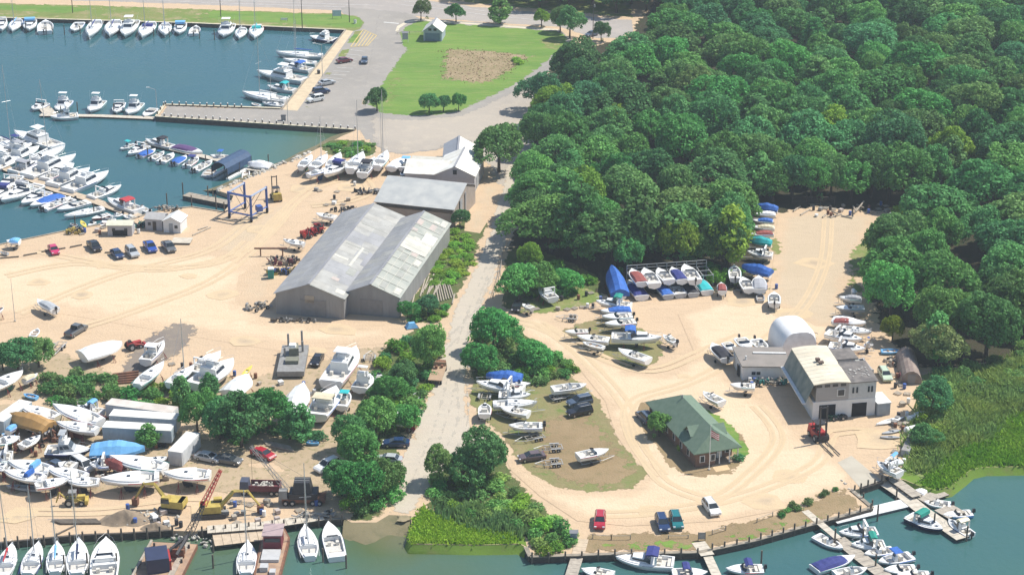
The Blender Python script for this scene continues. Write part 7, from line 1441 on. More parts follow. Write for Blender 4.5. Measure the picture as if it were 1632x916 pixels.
# ------------------------------------------------------------ cars
cars([
 ('pickup', 'black', 158, 405, 143, 389, 'black pickup truck, first of the five trucks and cars by the quay kiosk'), ('sedan', 'navy', 193, 415, 181, 403, 'small dark blue car between the black and white vehicles by the kiosk'),
 ('suv', 'silver', 219, 415, 203, 399, 'silver white car with a dark windscreen by the kiosk'), ('pickup', 'blue', 247, 408, 232, 388, 'bright blue pickup truck in the row by the kiosk'), ('pickup', 'grey', 276, 406, 262, 390, 'dark grey pickup truck at the right end of the row by the kiosk'),
 ('sedan', 'pink', 92, 412, 80, 393, 'bright red car parked alone near the quay at the left'), ('pickup', 'grey', 137, 522, 106, 541, 'dark grey pickup with a trailer in the west yard')])
cars([
 ('sedan', 'black', 500, 588, 511, 569, 'black car beside the longest white motor yacht'), ('sedan', 'maroon', 562, 98, 536, 102, 'dark red car in the parking lot of the basin'), ('sedan', 'slate', 580, 106, 582, 94, 'blue grey car driving through the parking lot'),
 ('sedan', 'silver', 534, 133, 508, 138, 'silver car parked above the two dark ones in the parking lot'), ('suv', 'navy', 529, 147, 495, 152, 'dark blue van parked between two silver cars in the parking lot'), ('suv', 'white', 487, 165, 519, 159, 'light silver van nearest the pier in the parking lot'),
 ('suv', 'slate', 906, 649, 941, 642, 'dark car with a white surfboard on its roof in the boat lot'), ('suv', 'black', 904, 665, 943, 657, 'black station wagon below the car with the surfboard'), ('sedan', 'brown', 832, 735, 863, 731, 'brown car half under the dark tree at the ramp scrub'),
 ('wagon', 'red', 955, 848, 957, 822, 'red car parked facing the waterside fence'), ('wagon', 'navy', 1060, 852, 1051, 826, 'dark blue car left of the teal one at the waterside'), ('wagon', 'teal', 1082, 849, 1073, 821, 'teal green car right of the dark blue one at the waterside'),
 ('wagon', 'white', 1143, 827, 1124, 801, 'white car parked askew at the waterside'), ('wagon', 'palegreen', 1416, 612, 1404, 592, 'pale green old car right of the workshop'), ('sedan', 'navy', 620, 711, 643, 711, 'dark blue car at the roadside below the red and white lorry'),
 ('sedan', 'silver', 607, 736, 632, 738, 'silver grey car at the roadside under the tree'), ('suv', 'white', 507, 754, 536, 742, 'white and blue car behind the black crane'), ('sedan', 'red', 432, 733, 408, 724, 'red car under the large dark tree right of the box trailer'),
 ('sedan', 'black', 820, 502, 828, 484, 'black car at the scrub beside the small boat trailer'), ('sedan', 'grey', 378, 740, 352, 736, 'dark car in the deep shade of the large dark tree'), ('sedan', 'silver', 342, 736, 322, 732, 'silver car in the shade at the foot of the dark trees'),
 ('suv', 'slate', 1022, 664, 1034, 676, 'blue grey car parked against the left wall of the cottage'), ('sedan', 'slate', 100, 752, 84, 744, 'grey car wedged among the hulls of the lower left yard'), ('van', 'white', 140, 752, 124, 742, 'cream topped van wedged among the hulls of the lower left yard'),
 ('sedan', 'slate', 936, 60, 950, 56, 'blue grey car at the road opening beside the wood')])
# ------------------------------------------------------------ machines, yard gear, furniture
YEL = mat('machine_yellow', (0.52, 0.40, 0.09), .6, (0.38, 0.28, 0.07), 1.2); RED = mat('machine_red', (0.42, 0.035, 0.03), .5, (0.33, 0.03, 0.03), 1.5); BLU = mat('machine_blue', (0.05, 0.11, 0.36), .5, (0.04, 0.09, 0.28), 1.5)
BLK = mat('machine_black', (0.025, 0.025, 0.03), .55, (0.04, 0.04, 0.045), 2); RUST = mat('rust', (0.23, 0.10, 0.055), .85, (0.14, 0.07, 0.045), 1.5); STEEL = mat('grey_steel', (0.28, 0.28, 0.27), .6, (0.22, 0.21, 0.20), 1.5); DECKT = mat('barge_deck', (0.42, 0.28, 0.18), .85, (0.30, 0.20, 0.14), .8)
LOGM = mat('weathered_log', (0.42, 0.37, 0.30), .9, (0.30, 0.26, 0.21), 1.5); ROCK = mat('pale_rock', (0.50, 0.47, 0.41), .9, (0.36, 0.34, 0.30), 1.5)
def at(name, px, label, cat, ang=0, group=None, z=0, c=None):
    q = cp(c, *px) if c else px; return empty(name, G(q[0], q[1], z), ang, label, cat, group)
def heading(p, q, c=None, z=0):
    if c: p = cp(c, *p); q = cp(c, *q)
    a, b = G(*p, z), G(*q, z); return math.atan2((b - a).y, (b - a).x)
def wheels(r, xs, y, rad, wd, m=RUB, nm='wheel'):
    for x in xs:
        for s in (-1, 1):
            wv = part(r, nm, lambda q: q.tube((x, s * y - wd / 2, rad), (x, s * y + wd / 2, rad), rad, n=14), m); part(r, 'rim', lambda q: q.tube((x, s * y + s * wd / 2, rad), (x, s * (y + wd / 2 + .03), rad), rad * .5, n=10), GALV, parent=wv)
def lattice(m, a, b, w, n, r=.05):
    a = Vector(a); b = Vector(b); d = (b - a); q = d.to_track_quat('Z', 'Y'); L = d.length
    C = [Vector((sx * w, sy * w, 0)) for sx, sy in ((-1, -1), (1, -1), (1, 1), (-1, 1))]
    for c in C: m.tube(a + q @ c * 1, b + q @ (c * .45), r, n=4)
    for i in range(n):
        k0, k1 = 1 - .55 * i / n, 1 - .55 * (i + 1) / n
        for j in range(4): m.tube(a + d * (i / n) + q @ (C[j] * k0), a + d * ((i + 1) / n) + q @ (C[(j + 1) % 4] * k1), r * .6, n=3)
# travel lift
TL = [G(366, 347), G(401, 354), G(426, 339), G(391, 332)]; ctr = sum(TL, Vector()) / 4
tl = empty('travel_lift', (ctr.x, ctr.y, 0), 0, 'blue wheeled gantry boat lift standing beside the slip on the quay', 'boat lift'); loc = [p - ctr for p in TL]
for p in loc:
    part(tl, 'leg', lambda m: m.box((p.x, p.y, .6), (.5, .5, 5.6)), BLU)
    wv = part(tl, 'wheel', lambda m: m.tube((p.x - .25, p.y, .6), (p.x + .25, p.y, .6), .6, n=14), RUB); part(tl, 'rim', lambda m: m.tube((p.x - .28, p.y, .6), (p.x + .28, p.y, .6), .28, n=10), BLU, parent=wv)
up = Vector((0, 0, 1))
for i, j, zz in ((0, 3, 6.0), (1, 2, 6.0), (0, 1, 5.9)): part(tl, 'top_beam', lambda m: m.tube(loc[i] + up * zz, loc[j] + up * zz, .28, n=4), mat('blue_grey_steel', (0.26, 0.31, 0.42), .5) if zz == 6.0 else BLU)
for i, j in ((0, 3), (1, 2), (0, 1)): part(tl, 'lower_beam', lambda m: m.tube(loc[i] + up * 1.5, loc[j] + up * 1.5, .2, n=4), BLU)
part(tl, 'engine_box', lambda m: m.box((loc[1].x * .5 + loc[2].x * .5, loc[1].y * .5 + loc[2].y * .5, 1.6), (1.2, 1.6, 1.2), .5), BLU)
for t in (.3, .7): part(tl, 'sling', lambda m: m.path([loc[0].lerp(loc[3], t) + up * 5.8, (loc[0].lerp(loc[3], t) + loc[1].lerp(loc[2], t)) / 2 + up * 1.2, loc[1].lerp(loc[2], t) + up * 5.8], .06, 4), BLK)
def forklift(px, ang, label, col, sc=1.0, mast=4.5, fork=1.8):
    r = at('forklift', px, label, 'forklift', ang); r.scale = (sc,) * 3
    part(r, 'body', lambda m: (m.box((-.6, 0, .45), (2.6, 1.7, .85), 0, None, .94), m.box((-1.5, 0, .5), (.9, 1.8, 1.25), 0, None, .85)), col)
    cb = part(r, 'cab', lambda m: [m.tube((x, s * .7, 1.3), (x * .9, s * .62, 2.6), .05, n=4) for x in (-.9, .5) for s in (-1, 1)] + [m.box((-.2, 0, 2.58), (1.6, 1.4, .08))], BLK); part(r, 'seat', lambda m: (m.box((-.4, 0, 1.3), (.6, .6, .2)), m.box((-.75, 0, 1.3), (.15, .6, .8))), BLK, parent=cb)
    ms = part(r, 'mast', lambda m: [m.box((1.05, s * .5, .15), (.22, .16, mast)) for s in (-1, 1)] + [m.box((1.05, 0, z), (.14, 1.1, .16)) for z in (.5, mast * .5, mast * .97)], BLK)
    part(r, 'fork', lambda m: (m.box((1.25 + fork / 2, -.5, .18), (fork, .16, .08)), m.box((1.25 + fork / 2, .5, .18), (fork, .16, .08)), m.box((1.22, 0, .2), (.08, 1.3, .9))), BLK, parent=ms)
    wheels(r, (.6,), .85, .55, .35); wheels(r, (-1.4,), .75, .42, .3); return r
forklift((1305, 700), heading((1310, 706), (1345, 740)), 'red forklift with a tall black mast and long forks in front of the workshop', RED, 1.25, 5.4, 4.2)
forklift((440, 318), heading((440, 315), (430, 300)) , 'yellow forklift with a black mast beside the travel lift', YEL, 1.15, 4.5, 1.8)
def digger(px, bucket, label, ang=None, c=C11):
    h = heading(px, bucket, c); q = cp(c, *px); p = G(*q); b = G(*cp(c, *bucket)); D = min(9.5, (b - p).length)
    r = empty('excavator', (p.x, p.y, 0), h, label, 'excavator')
    for s in (-1, 1):
        part(r, 'track', lambda m: m.xprism([(s * 1.1 - .3, .1), (s * 1.1 + .3, .1), (s * 1.1 + .3, .85), (s * 1.1 - .3, .85)], -1.9, 1.9), BLK)
    part(r, 'body', lambda m: (m.box((-.5, 0, .95), (3.4, 2.5, 1.15), 0, None, .95), m.box((-1.8, 0, 1.2), (1.0, 2.5, .9), 0, None, .9)), YEL)
    cb = part(r, 'cab', lambda m: m.box((.7, .75, 1.0), (1.5, 1.0, 1.75), 0, None, .88), YEL); part(r, 'window', lambda m: (m.box((.72, .75, 1.7), (1.46, 1.02, .8), 0, None, .93)), GLASS, parent=cb)
    bo = part(r, 'boom', lambda m: (m.tube((.9, -.2, 1.6), (D * .42, -.2, 4.3), .34, .30, 4), m.tube((D * .42, -.2, 4.3), (D * .72, -.2, 4.1), .30, .2, 4), m.tube((1.4, -.2, 1.6), (D * .40, -.2, 3.6), .09, n=5)), YEL)
    part(r, 'arm', lambda m: m.tube((D * .68, -.2, 4.3), (D * .93, -.2, 1.3), .22, .16, 4), YEL, parent=bo)
    part(r, 'bucket', lambda m: m.xprism([(-.7, 1.4), (.3, 1.4), (.3, .2), (-.4, .2)], D * .86, D * 1.0), RUST, parent=bo); return r
digger((390, 375), (60, 340), 'yellow excavator with a dark cab reaching left over the gravel heap'); digger((735, 420), (1150, 395), 'brighter yellow excavator, the longer armed one, reaching right beside the black crane')
# small yellow wheel digger
r = at('tractor', (120, 803), 'small yellow digging tractor with a grey roof in front of the old yachts', 'tractor', .1)
part(r, 'body', lambda m: (m.box((0, 0, .6), (2.6, 1.0, .7)), m.box((1.1, 0, .9), (1.2, .8, .7))), YEL); part(r, 'canopy', lambda m: (m.box((-.3, 0, 2.3), (1.3, 1.3, .1)), m.box((-.8, 0, 1.3), (.08, 1.1, 1.0)), m.box((.25, 0, 1.3), (.06, 1.0, 1.0))), STEEL)
part(r, 'loader_arm', lambda m: (m.box((1.9, 0, .3), (.5, 1.9, .7)), m.tube((.5, .6, 1.2), (1.8, .6, .5), .09, n=4), m.tube((.5, -.6, 1.2), (1.8, -.6, .5), .09, n=4)), YEL); part(r, 'rear_arm', lambda m: (m.tube((-1.3, 0, 1), (-2.4, 0, 2.3), .14, n=4), m.tube((-2.4, 0, 2.3), (-3.0, 0, .5), .12, n=4)), YEL); wheels(r, (-.9,), .85, .7, .4); wheels(r, (1.1,), .75, .45, .3)
r = at('tractor', (213, 556), 'red tractor between the blue topped yacht and the dark asphalt patch', 'tractor', .6)
part(r, 'body', lambda m: (m.box((.6, 0, .7), (1.9, .8, .8)), m.box((-.6, 0, .8), (1.0, 1.1, .7))), RED); part(r, 'seat', lambda m: m.box((-.7, 0, 1.5), (.5, .6, .5)), BLK); part(r, 'loader_arm', lambda m: (m.tube((-.2, .55, 1.4), (2.2, .55, .5), .09, n=4), m.tube((-.2, -.55, 1.4), (2.2, -.55, .5), .09, n=4), m.box((2.3, 0, .2), (.4, 1.5, .6))), RED); wheels(r, (-.7,), .85, .75, .4); wheels(r, (1.2,), .65, .45, .25)
# black crane truck
r = at('crawler_crane', (485, 800), 'black crane with a lattice boom leaning left on the work yard timbers', 'crane', math.pi)
part(r, 'body', lambda m: (m.box((0, 0, 1.2), (4.6, 2.8, 1.0)), m.box((.2, 0, 2.2), (3.2, 2.6, 1.9), 0, None, .8)), BLK); part(r, 'chassis', lambda m: m.box((0, 0, .5), (7.0, 2.4, .7)), RUST); part(r, 'cab', lambda m: m.box((3.3, .5, 1.0), (1.5, 1.4, 1.6), 0, None, .85), STEEL); part(r, 'roof_rib', lambda m: (m.box((.2, -.5, 4.1), (2.4, .14, .1)), m.box((.2, .3, 4.1), (2.4, .14, .1))), STEEL)
wheels(r, (-2.6, -1.5, 1.8, 2.9), 1.2, .5, .4); p0 = G(463, 790, 2); p1 = G(443, 747, 8.0); o = r.location; part(r, 'boom', lambda m: lattice(m, (2.6, 0, 2.2), (8.6, -2.4, 9.0), .4, 9), STEEL)
part(r, 'cable', lambda m: (m.tube((8.6, -2.4, 9.0), (8.6, -2.4, .6), .03, n=3), m.tube((-1, 0, 4.1), (8.6, -2.4, 9), .025, n=3)), BLK)
# rusty lorry bed left of the crane
r = at('flatbed_trailer', (423, 785), 'rust red truck trailer loaded with rubble between the excavator and the black crane', 'trailer', -.05)
part(r, 'bed', lambda m: (m.box((0, 0, .8), (5.0, 2.3, .25)), m.box((0, 1.1, 1.05), (5.0, .1, .8)), m.box((0, -1.1, 1.05), (5.0, .1, .8)), m.box((2.5, 0, 1.05), (.1, 2.3, .8))), mat('dark_red_steel', (0.16, 0.04, 0.05), .7)); part(r, 'load', lambda m: [m.box((random.uniform(-2, 2), random.uniform(-.8, .8), 1.1), (.7, .6, .6), random.random() * 3, None, .7) for _ in range(14)], ROCK); part(r, 'cab', lambda m: m.box((-3.3, 0, .7), (1.6, 2.1, 1.7), 0, None, .85), mat('dark_blue_grey_cab', (0.08, 0.09, 0.13), .5)); wheels(r, (-3.3, 1.2, 2.1), 1.0, .48, .35)
# crane barge
bp0, bp1, bp2 = G(240, 862, WL + .8), G(315, 866, WL + .8), G(236, 925, WL + .8); ang = math.atan2((bp1 - bp0).y, (bp1 - bp0).x); bw = (bp1 - bp0).length; bl = 20
r = empty('crane_barge', (bp0.x, bp0.y, WL), ang, 'brown timber decked crane barge with a navy and red crane house at the bottom edge', 'barge')
part(r, 'hull', lambda m: m.box((bw / 2, -bl / 2, -.4), (bw, bl, 1.15)), RUST); part(r, 'deck', lambda m: m.box((bw / 2, -bl / 2, .76), (bw * .98, bl * .98, .06)), DECKT); part(r, 'rail_log', lambda m: (m.box((.2, -bl / 2, .82), (.35, bl, .3)), m.box((bw - 1.6, -bl / 2, .82), (.9, bl, .25))), LOGM)
part(r, 'crane_house', lambda m: (m.box((bw * .42, -7.5, .82), (3.4, 4.2, 2.4), .35)), mat('navy_steel', (0.03, 0.04, 0.09), .5)); part(r, 'crane_house_side', lambda m: m.box((bw * .62, -7.2, .82), (1.0, 3.6, 1.9), .35), RED); part(r, 'winch', lambda m: (m.tube((bw * .55, -3.6, 1.5), (bw * .85, -3.2, 1.5), .6, n=12), m.box((bw * .7, -4.4, .82), (2.6, .4, 1.4))), RUST)
for x, y in ((1, -1.5), (1, -12), (bw - 1, -1.5), (bw - 1, -6)): part(r, 'bollard', lambda m: m.tube((x, y, .8), (x, y, 1.4), .18, n=8), BLK)
a0 = G(300, 852, 2.2); a1 = G(352, 748, 10.0); inv = Matrix.Rotation(-ang, 3, 'Z'); q0 = inv @ (a0 - r.location); q1 = inv @ (a1 - r.location)
part(r, 'boom', lambda m: lattice(m, q0, q0.lerp(q1, .45), .5, 8, .07), BLK); part(r, 'boom_tip', lambda m: lattice(m, q0.lerp(q1, .45), q1, .38, 9, .08), RED); part(r, 'boom_foot', lambda m: (m.tube((bw * .5, -5.5, 1.8), q0, .3, n=5), m.tube((bw * .75, -5.5, 1.8), q0, .3, n=5)), BLK)
# maroon wheelhouse barge
bp0, bp1 = G(422, 842, WL + .8), G(462, 842, WL + .8); bw = (bp1 - bp0).length
r = empty('work_boat', (bp0.x, bp0.y, WL), 0, 'rusty work boat with a maroon wheelhouse moored at the work yard bulkhead', 'boat')
part(r, 'hull', lambda m: m.prism([(0, -17), (bw, -17), (bw + .3, -3), (bw * .8, 0), (bw * .2, 0), (-.3, -3)], -.3, .9), RUST); part(r, 'deck', lambda m: m.prism([(.3, -16.5), (bw - .3, -16.5), (bw, -3), (bw * .75, -.3), (bw * .25, -.3), (0, -3)], .9, .95), DECKT); wh = part(r, 'wheelhouse', lambda m: m.box((bw / 2, -5.2, .95), (bw * .72, 3.4, 2.4), 0, None, .94), mat('maroon_paint', (0.17, 0.02, 0.035), .5)); part(r, 'window', lambda m: m.box((bw / 2, -6.85, 2.3), (bw * .6, .1, .6)), GLASS, parent=wh)
part(r, 'roof', lambda m: m.box((bw / 2, -5.0, 3.35), (bw * .8, 3.9, .12)), mat('dusty_pink_roof', (0.42, 0.32, 0.32), .8), parent=wh); part(r, 'cargo_hatch', lambda m: (m.box((bw / 2, -9.2, .95), (bw * .7, 3.2, .5)), m.box((bw * .35, -13, .95), (1.2, 1.4, .8)), m.box((bw * .7, -14, .95), (.9, 1.2, .5))), mat('pale_steel', (0.5, 0.5, 0.5), .6)); part(r, 'mast', lambda m: m.tube((bw / 2, -3.2, 3.4), (bw / 2, -3.2, 6.2), .06, n=5), ALU)
# grey steel work float on land
r = at('steel_work_float', (464, 600), 'grey steel pontoon with upright spuds standing on the sand above the wrapped boat', 'work float', heading((455, 600), (466, 545)))
part(r, 'deck', lambda m: m.box((5, 0, .5), (12, 5, 1.0)), STEEL); part(r, 'engine', lambda m: (m.box((7.2, 0, 1.5), (2.6, 1.8, 1.5), .1), m.box((3.2, 0, 1.5), (2.0, 2.4, .7))), mat('olive_grey_steel', (0.20, 0.20, 0.15), .7)); part(r, 'white_hood', lambda m: m.box((7.0, .2, 3.0), (1.6, 1.4, .5), 0, None, .8), WHITEP)
for x, y, h in ((10.6, 1.3, 3.0), (10.6, -1.3, 3.6), (8, -1.6, 2.6), (6, 1.6, 2.2)): part(r, 'spud', lambda m: m.tube((x, y, .2), (x, y, h + 1), .22, n=6), STEEL)
for i in range(5): part(r, 'fender_tyre', lambda m: m.tube((1.5 + i * 2.2, -1.9, .9), (1.5 + i * 2.2, -1.72, .9), .45, n=10), RUB)
# lorries
r = at('flatbed_truck', (698, 602), 'brown flatbed truck on the road past the dark round tree', 'truck', heading((694, 615), (706, 582)))
part(r, 'bed', lambda m: (m.box((-.6, 0, 1.15), (6.4, 2.5, .18)), m.box((2.6, 0, 1.33), (.12, 2.4, .7))), mat('plank_bed', (0.42, 0.29, 0.19), .85)); part(r, 'cab', lambda m: m.box((3.6, 0, .6), (1.4, 2.0, 1.2), 0, None, .85), RUST); part(r, 'chassis', lambda m: m.box((0, 0, .6), (6.8, .9, .4)), BLK); wheels(r, (-2.6, 3.4), .95, .48, .35)
part(r, 'cargo', lambda m: (m.box((1.2, .5, 1.33), (.5, .5, .6)), m.box((1.8, -.5, 1.33), (.6, .4, .5))), RUST)
r = at('box_truck', (642, 683), 'white lorry with a dark red cab parked at the roadside', 'truck', heading((620, 680), (655, 684)))
part(r, 'cargo_box', lambda m: m.box((-1.4, 0, 1.0), (3.8, 2.2, 1.7)), BXR); part(r, 'cab', lambda m: m.box((1.7, 0, .6), (1.8, 2.2, 1.8), 0, None, .9), mat('dark_red_cab', (0.22, 0.02, 0.03), .4)); part(r, 'windscreen', lambda m: m.box((2.45, 0, 1.5), (.2, 1.8, .6)), GLASS); wheels(r, (-2, 1.5), .95, .45, .3)
# red machinery and scrap beside the twin sheds
def heap(px, n, ang, Lx, Ly, hh, ms, name, label, cat='machinery', pn='frame', seed=1, c=None):
    r = at(name, px, label, cat, ang, c=c); g = random.Random(seed)
    for k, mt in enumerate(ms):
        m = MB()
        for i in range(n):
            x, y = g.uniform(-Lx, Lx), g.uniform(-Ly, Ly)
            if g.random() < .5: m.box((x, y, g.uniform(0, hh * .4)), (g.uniform(.3, 1.1), g.uniform(.2, .8), g.uniform(.3, hh * .6)), g.random() * 3, None, g.uniform(.6, 1))
            else: m.tube((x, y, g.uniform(.1, hh)), (x + g.uniform(-1.2, 1.2), y + g.uniform(-.8, .8), g.uniform(.1, hh)), g.uniform(.06, .16), n=6)
        m.build([pn, 'engine', 'box', 'plate'][k], mt, r)
    wheels(r, (-Lx * .6, Lx * .6), Ly * .8, .4, .3); return r
heap((500, 374), 26, .9, 3.0, 1.2, 2.0, [RED, RED, BLK], 'field_machine', 'bright red machinery parked beside the left twin shed', seed=3)
heap((452, 420), 18, -.1, 3.0, 1.3, 1.8, [mat('dark_red_steel', (0.16, 0.04, 0.05)), BLK, LOGM], 'field_machine', 'dark red machine with a long beam beside the teal toilet cabin', seed=4)
heap((446, 436), 16, .1, 2.4, .9, 1.5, [YEL, BLK, BLU], 'scrap_trailer', 'trailer of yellow and blue scrap right of the teal toilet cabin', seed=5)
r = at('steel_beam', (432, 408), 'long rust red beam propped on posts above the teal toilet cabin', 'beam', 0); part(r, 'beam', lambda m: m.box((0, 0, 1.6), (7, .3, .3)), RUST); part(r, 'post', lambda m: m.box((2.5, 0, 0), (.25, .25, 1.6)), RUST); part(r, 'post', lambda m: m.box((-2.2, 0, 0), (.25, .25, 1.6)), RUST)
heap((412, 492), 14, .7, 2.2, 1.6, 1.5, [STEEL, LOGM], 'scrap_trailer', 'grey trailer frame with scrap at the front left corner of the twin sheds', seed=6)
heap((470, 513), 12, -.05, 4.5, .5, .8, [STEEL, TIMB], 'scrap_row', 'low row of steel scrap along the front of the left twin shed', 'scrap', seed=7)
heap((586, 308), 16, .1, 3.0, 1.2, 1.2, [BLK, STEEL], 'machine_parts', 'dark machine parts on the sand left of the wide shed', 'scrap', seed=8)
heap((545, 336), 12, .1, 2.4, .8, 1.1, [BLK, LOGM], 'machine_parts', 'dark engine parts beside the back of the left twin shed', 'scrap', seed=9)
heap((85, 700), 24, .1, 3.6, 1.2, 2.2, [RUST, RUST, TIMB], 'rusty_machine', 'rusty old machinery in the middle of the lower left yard', seed=10)
heap((50, 712), 18, .3, 3.0, 1.0, 1.6, [RUST, TIMB], 'rusty_machine', 'rusty winch heap left of the other rusty machinery', seed=11)
heap((190, 648), 12, .2, 2.0, .8, 1.5, [RUST, BLK], 'rusty_machine', 'rusty brown heap above the long trailers', seed=12)
heap((178, 762), 16, .2, 2.2, .9, 1.0, [LOGM, RUST], 'scrap_row', 'pile of wooden scrap between hulls at the front of the lower left yard', 'scrap', seed=13)
heap((1440, 600), 10, 1, 1.6, .8, 1.4, [mat('dark_red_steel', (0.16, 0.04, 0.05)), BLK], 'field_machine', 'dark red machine beside the half round hut', seed=14)
heap((1224, 612), 12, .1, 3.4, .9, 1.4, [STEEL, mat('teal_drum', (0.02, 0.18, 0.16)), LOGM], 'yard_gear', 'clutter of gear and drums in front of the white wing', 'gear', seed=15)
heap((1335, 668), 10, .1, 1.4, .6, 1.0, [mat('dark_green_paint', (0.02, 0.07, 0.04)), BLK], 'yard_gear', 'dark green gear between the two garage openings', 'gear', seed=16)
heap((1294, 545), 10, 1.5, 1.6, .7, 1.6, [BLK, RUST], 'yard_gear', 'dark machine at the right side of the white shelter', 'gear', seed=17)
heap((505, 823), 14, .1, 3.0, .7, .9, [LOGM, STEEL], 'scrap_row', 'scrap on the timber walkway in front of the black crane', 'scrap', seed=18)
heap((1430, 578), 14, .4, 2.0, 1.6, 1.2, [RUST, LOGM], 'scrap_row', 'brown scrap between the dinghy and the half round hut', 'scrap', seed=19)
heap((268, 335), 10, -.4, 3.0, 1.0, 1.3, [STEEL, LOGM], 'steel_rack', 'grey rack frames behind the white quay hut', 'gear', seed=20)
heap((222, 362), 10, .3, 1.2, .8, 1.4, [BLK, mat('teal_drum', (0.02, 0.18, 0.16))], 'yard_gear', 'dark gear between the kiosk and the grey hut', 'gear', seed=21)
heap((118, 372), 12, .3, 1.6, .8, 1.5, [BLK, YEL], 'yard_gear', 'dark gear on the quay under the yellow kayak', 'gear', seed=22)
r = at('portable_toilet', (432, 443), 'turquoise portable toilet cabin near the left twin shed', 'toilet cabin', .1); part(r, 'body', lambda m: m.box((0, 0, .1), (1.2, 1.2, 2.0)), mat('turquoise_plastic', (0.01, 0.33, 0.28), .5)); part(r, 'roof', lambda m: m.box((0, 0, 2.1), (1.3, 1.3, .2), 0, None, .8), WHITEP); part(r, 'door', lambda m: m.box((0, -.62, .2), (.8, .05, 1.8)), mat('turquoise_door', (0.01, 0.24, 0.21), .5))
r = at('blue_tarp_heap', (656, 522), 'small heap of gear under a light blue tarp by the road junction', 'tarp heap', 0); part(r, 'tarp', lambda m: m.box((0, 0, .1), (2.4, 1.6, 1.0), .3, None, .5), BOATC['L']); part(r, 'base', lambda m: m.box((0, 0, 0), (2.6, 1.8, .12), .3), TIMB)
# navy boat house
b0, b1 = G(350, 285, WL), G(382, 268, WL); bang = math.atan2((b1 - b0).y, (b1 - b0).x); bl = (b1 - b0).length + 2
r = empty('boat_house', (b0.x, b0.y, WL), bang, 'floating boat house with a navy fabric roof at the end of the small floating dock', 'boat house')
pr = [(-2.2, 1.3), (-2.2, 2.9), (-1.3, 3.8), (0, 4.1), (1.3, 3.8), (2.2, 2.9), (2.2, 1.3)]; NV = mat('navy_roof_fabric', (0.025, 0.06, 0.13), .7, (0.035, 0.08, 0.16), 1)
m = MB()
for x in (0, bl): m.v += [(x, y, z) for y, z in pr]
m.f = [(j, j + 1, 8 + j, 7 + j) for j in range(6)]; m.m = [0] * 6; m.build('roof', NV, r); part(r, 'back_wall', lambda q: q.add([(bl - .05, y, z) for y, z in pr], [tuple(range(7))]), NV)
for x in (.1, bl / 2, bl - .1):
    for s in (-1, 1): part(r, 'post', lambda q: q.box((x, s * 2.15, -.2), (.18, .18, 3.0)), BLK)
part(r, 'float', lambda q: (q.box((bl / 2, -2.2, -.2), (bl, .9, .6)), q.box((bl / 2, 2.2, -.2), (bl, .9, .6))), WHITEP)
# boat rack
ra0, ra1, rb0 = G(*cp(C15, 215, 545), 3.4), G(*cp(C15, 768, 505), 3.4), G(*cp(C15, 205, 700), 0); rang = math.atan2((ra1 - ra0).y, (ra1 - ra0).x); RL = (ra1 - ra0).length
r = empty('boat_storage_rack', (ra0.x, ra0.y, 0), rang, 'galvanised two level boat storage rack against the front of the wood', 'boat rack'); n = 8
for i in range(n + 1):
    x = RL * i / n
    for y in (0, -5.2): part(r, 'post', lambda m: m.box((x, y, 0), (.14, .14, 3.6 if y == 0 else 2.6)), GALV)
    part(r, 'cross_arm', lambda m: m.box((x, -2.6, 2.15), (.12, 5.2, .14)), GALV)
for y, z in ((0, 3.55), (0, 2.15), (-5.2, 2.3), (-2.6, 2.3), (0, 2.9)): part(r, 'rail', lambda m: m.box((RL / 2, y, z), (RL, .12, .12)), GALV)
# empty boat trailers
def etrailer(c, a, b, label, g=None):
    h = heading(a, b, c); p = G(*cp(c, *a)); q = G(*cp(c, *b)); L = (q - p).length; r = empty('boat_trailer', (p.x, p.y, 0), h, label, 'trailer', g)
    part(r, 'frame', lambda m: [m.box((L * .33, s * .9, .5), (L * .66, .1, .1)) for s in (-1, 1)] + [m.tube((L * .66, s * .9, .55), (L, 0, .55), .06, n=4) for s in (-1, 1)] + [m.box((L * t, 0, .52), (.1, 1.8, .08)) for t in (.02, .2, .4, .6)], GALV)
    part(r, 'bunk', lambda m: [m.box((L * .33, s * .5, .65), (L * .6, .12, .1)) for s in (-1, 1)], LOGM); wheels(r, (L * .18, L * .34), 1.05, .33, .22); part(r, 'mudguard', lambda m: [m.box((L * .26, s * 1.05, .72), (1.7, .3, .06)) for s in (-1, 1)], GALV)
etrailer(C18, (610, 565), (385, 612), 'empty boat trailer just below the boat with twin dark motors'); etrailer(C18, (755, 655), (530, 670), 'empty trailer with four wheels right of the brown car'); etrailer(C18, (755, 770), (540, 785), 'lowest empty trailer on the brown turf'); etrailer(C18, (665, 285), (810, 255), 'empty trailer left of the two dark cars in the boat lot')
etrailer(C18, (150, 290), (172, 215), 'small empty trailer at the left tip of the boat lot'); etrailer(C14, (560, 520), (420, 510), 'small white trailer on the sand below the rough strip'); etrailer(C7, (400, 590), (290, 700), 'long empty trailer behind the dark grey pickup'); etrailer(C13, (870, 350), (880, 290), 'small trailer with white wheels right of the longest motor yacht')
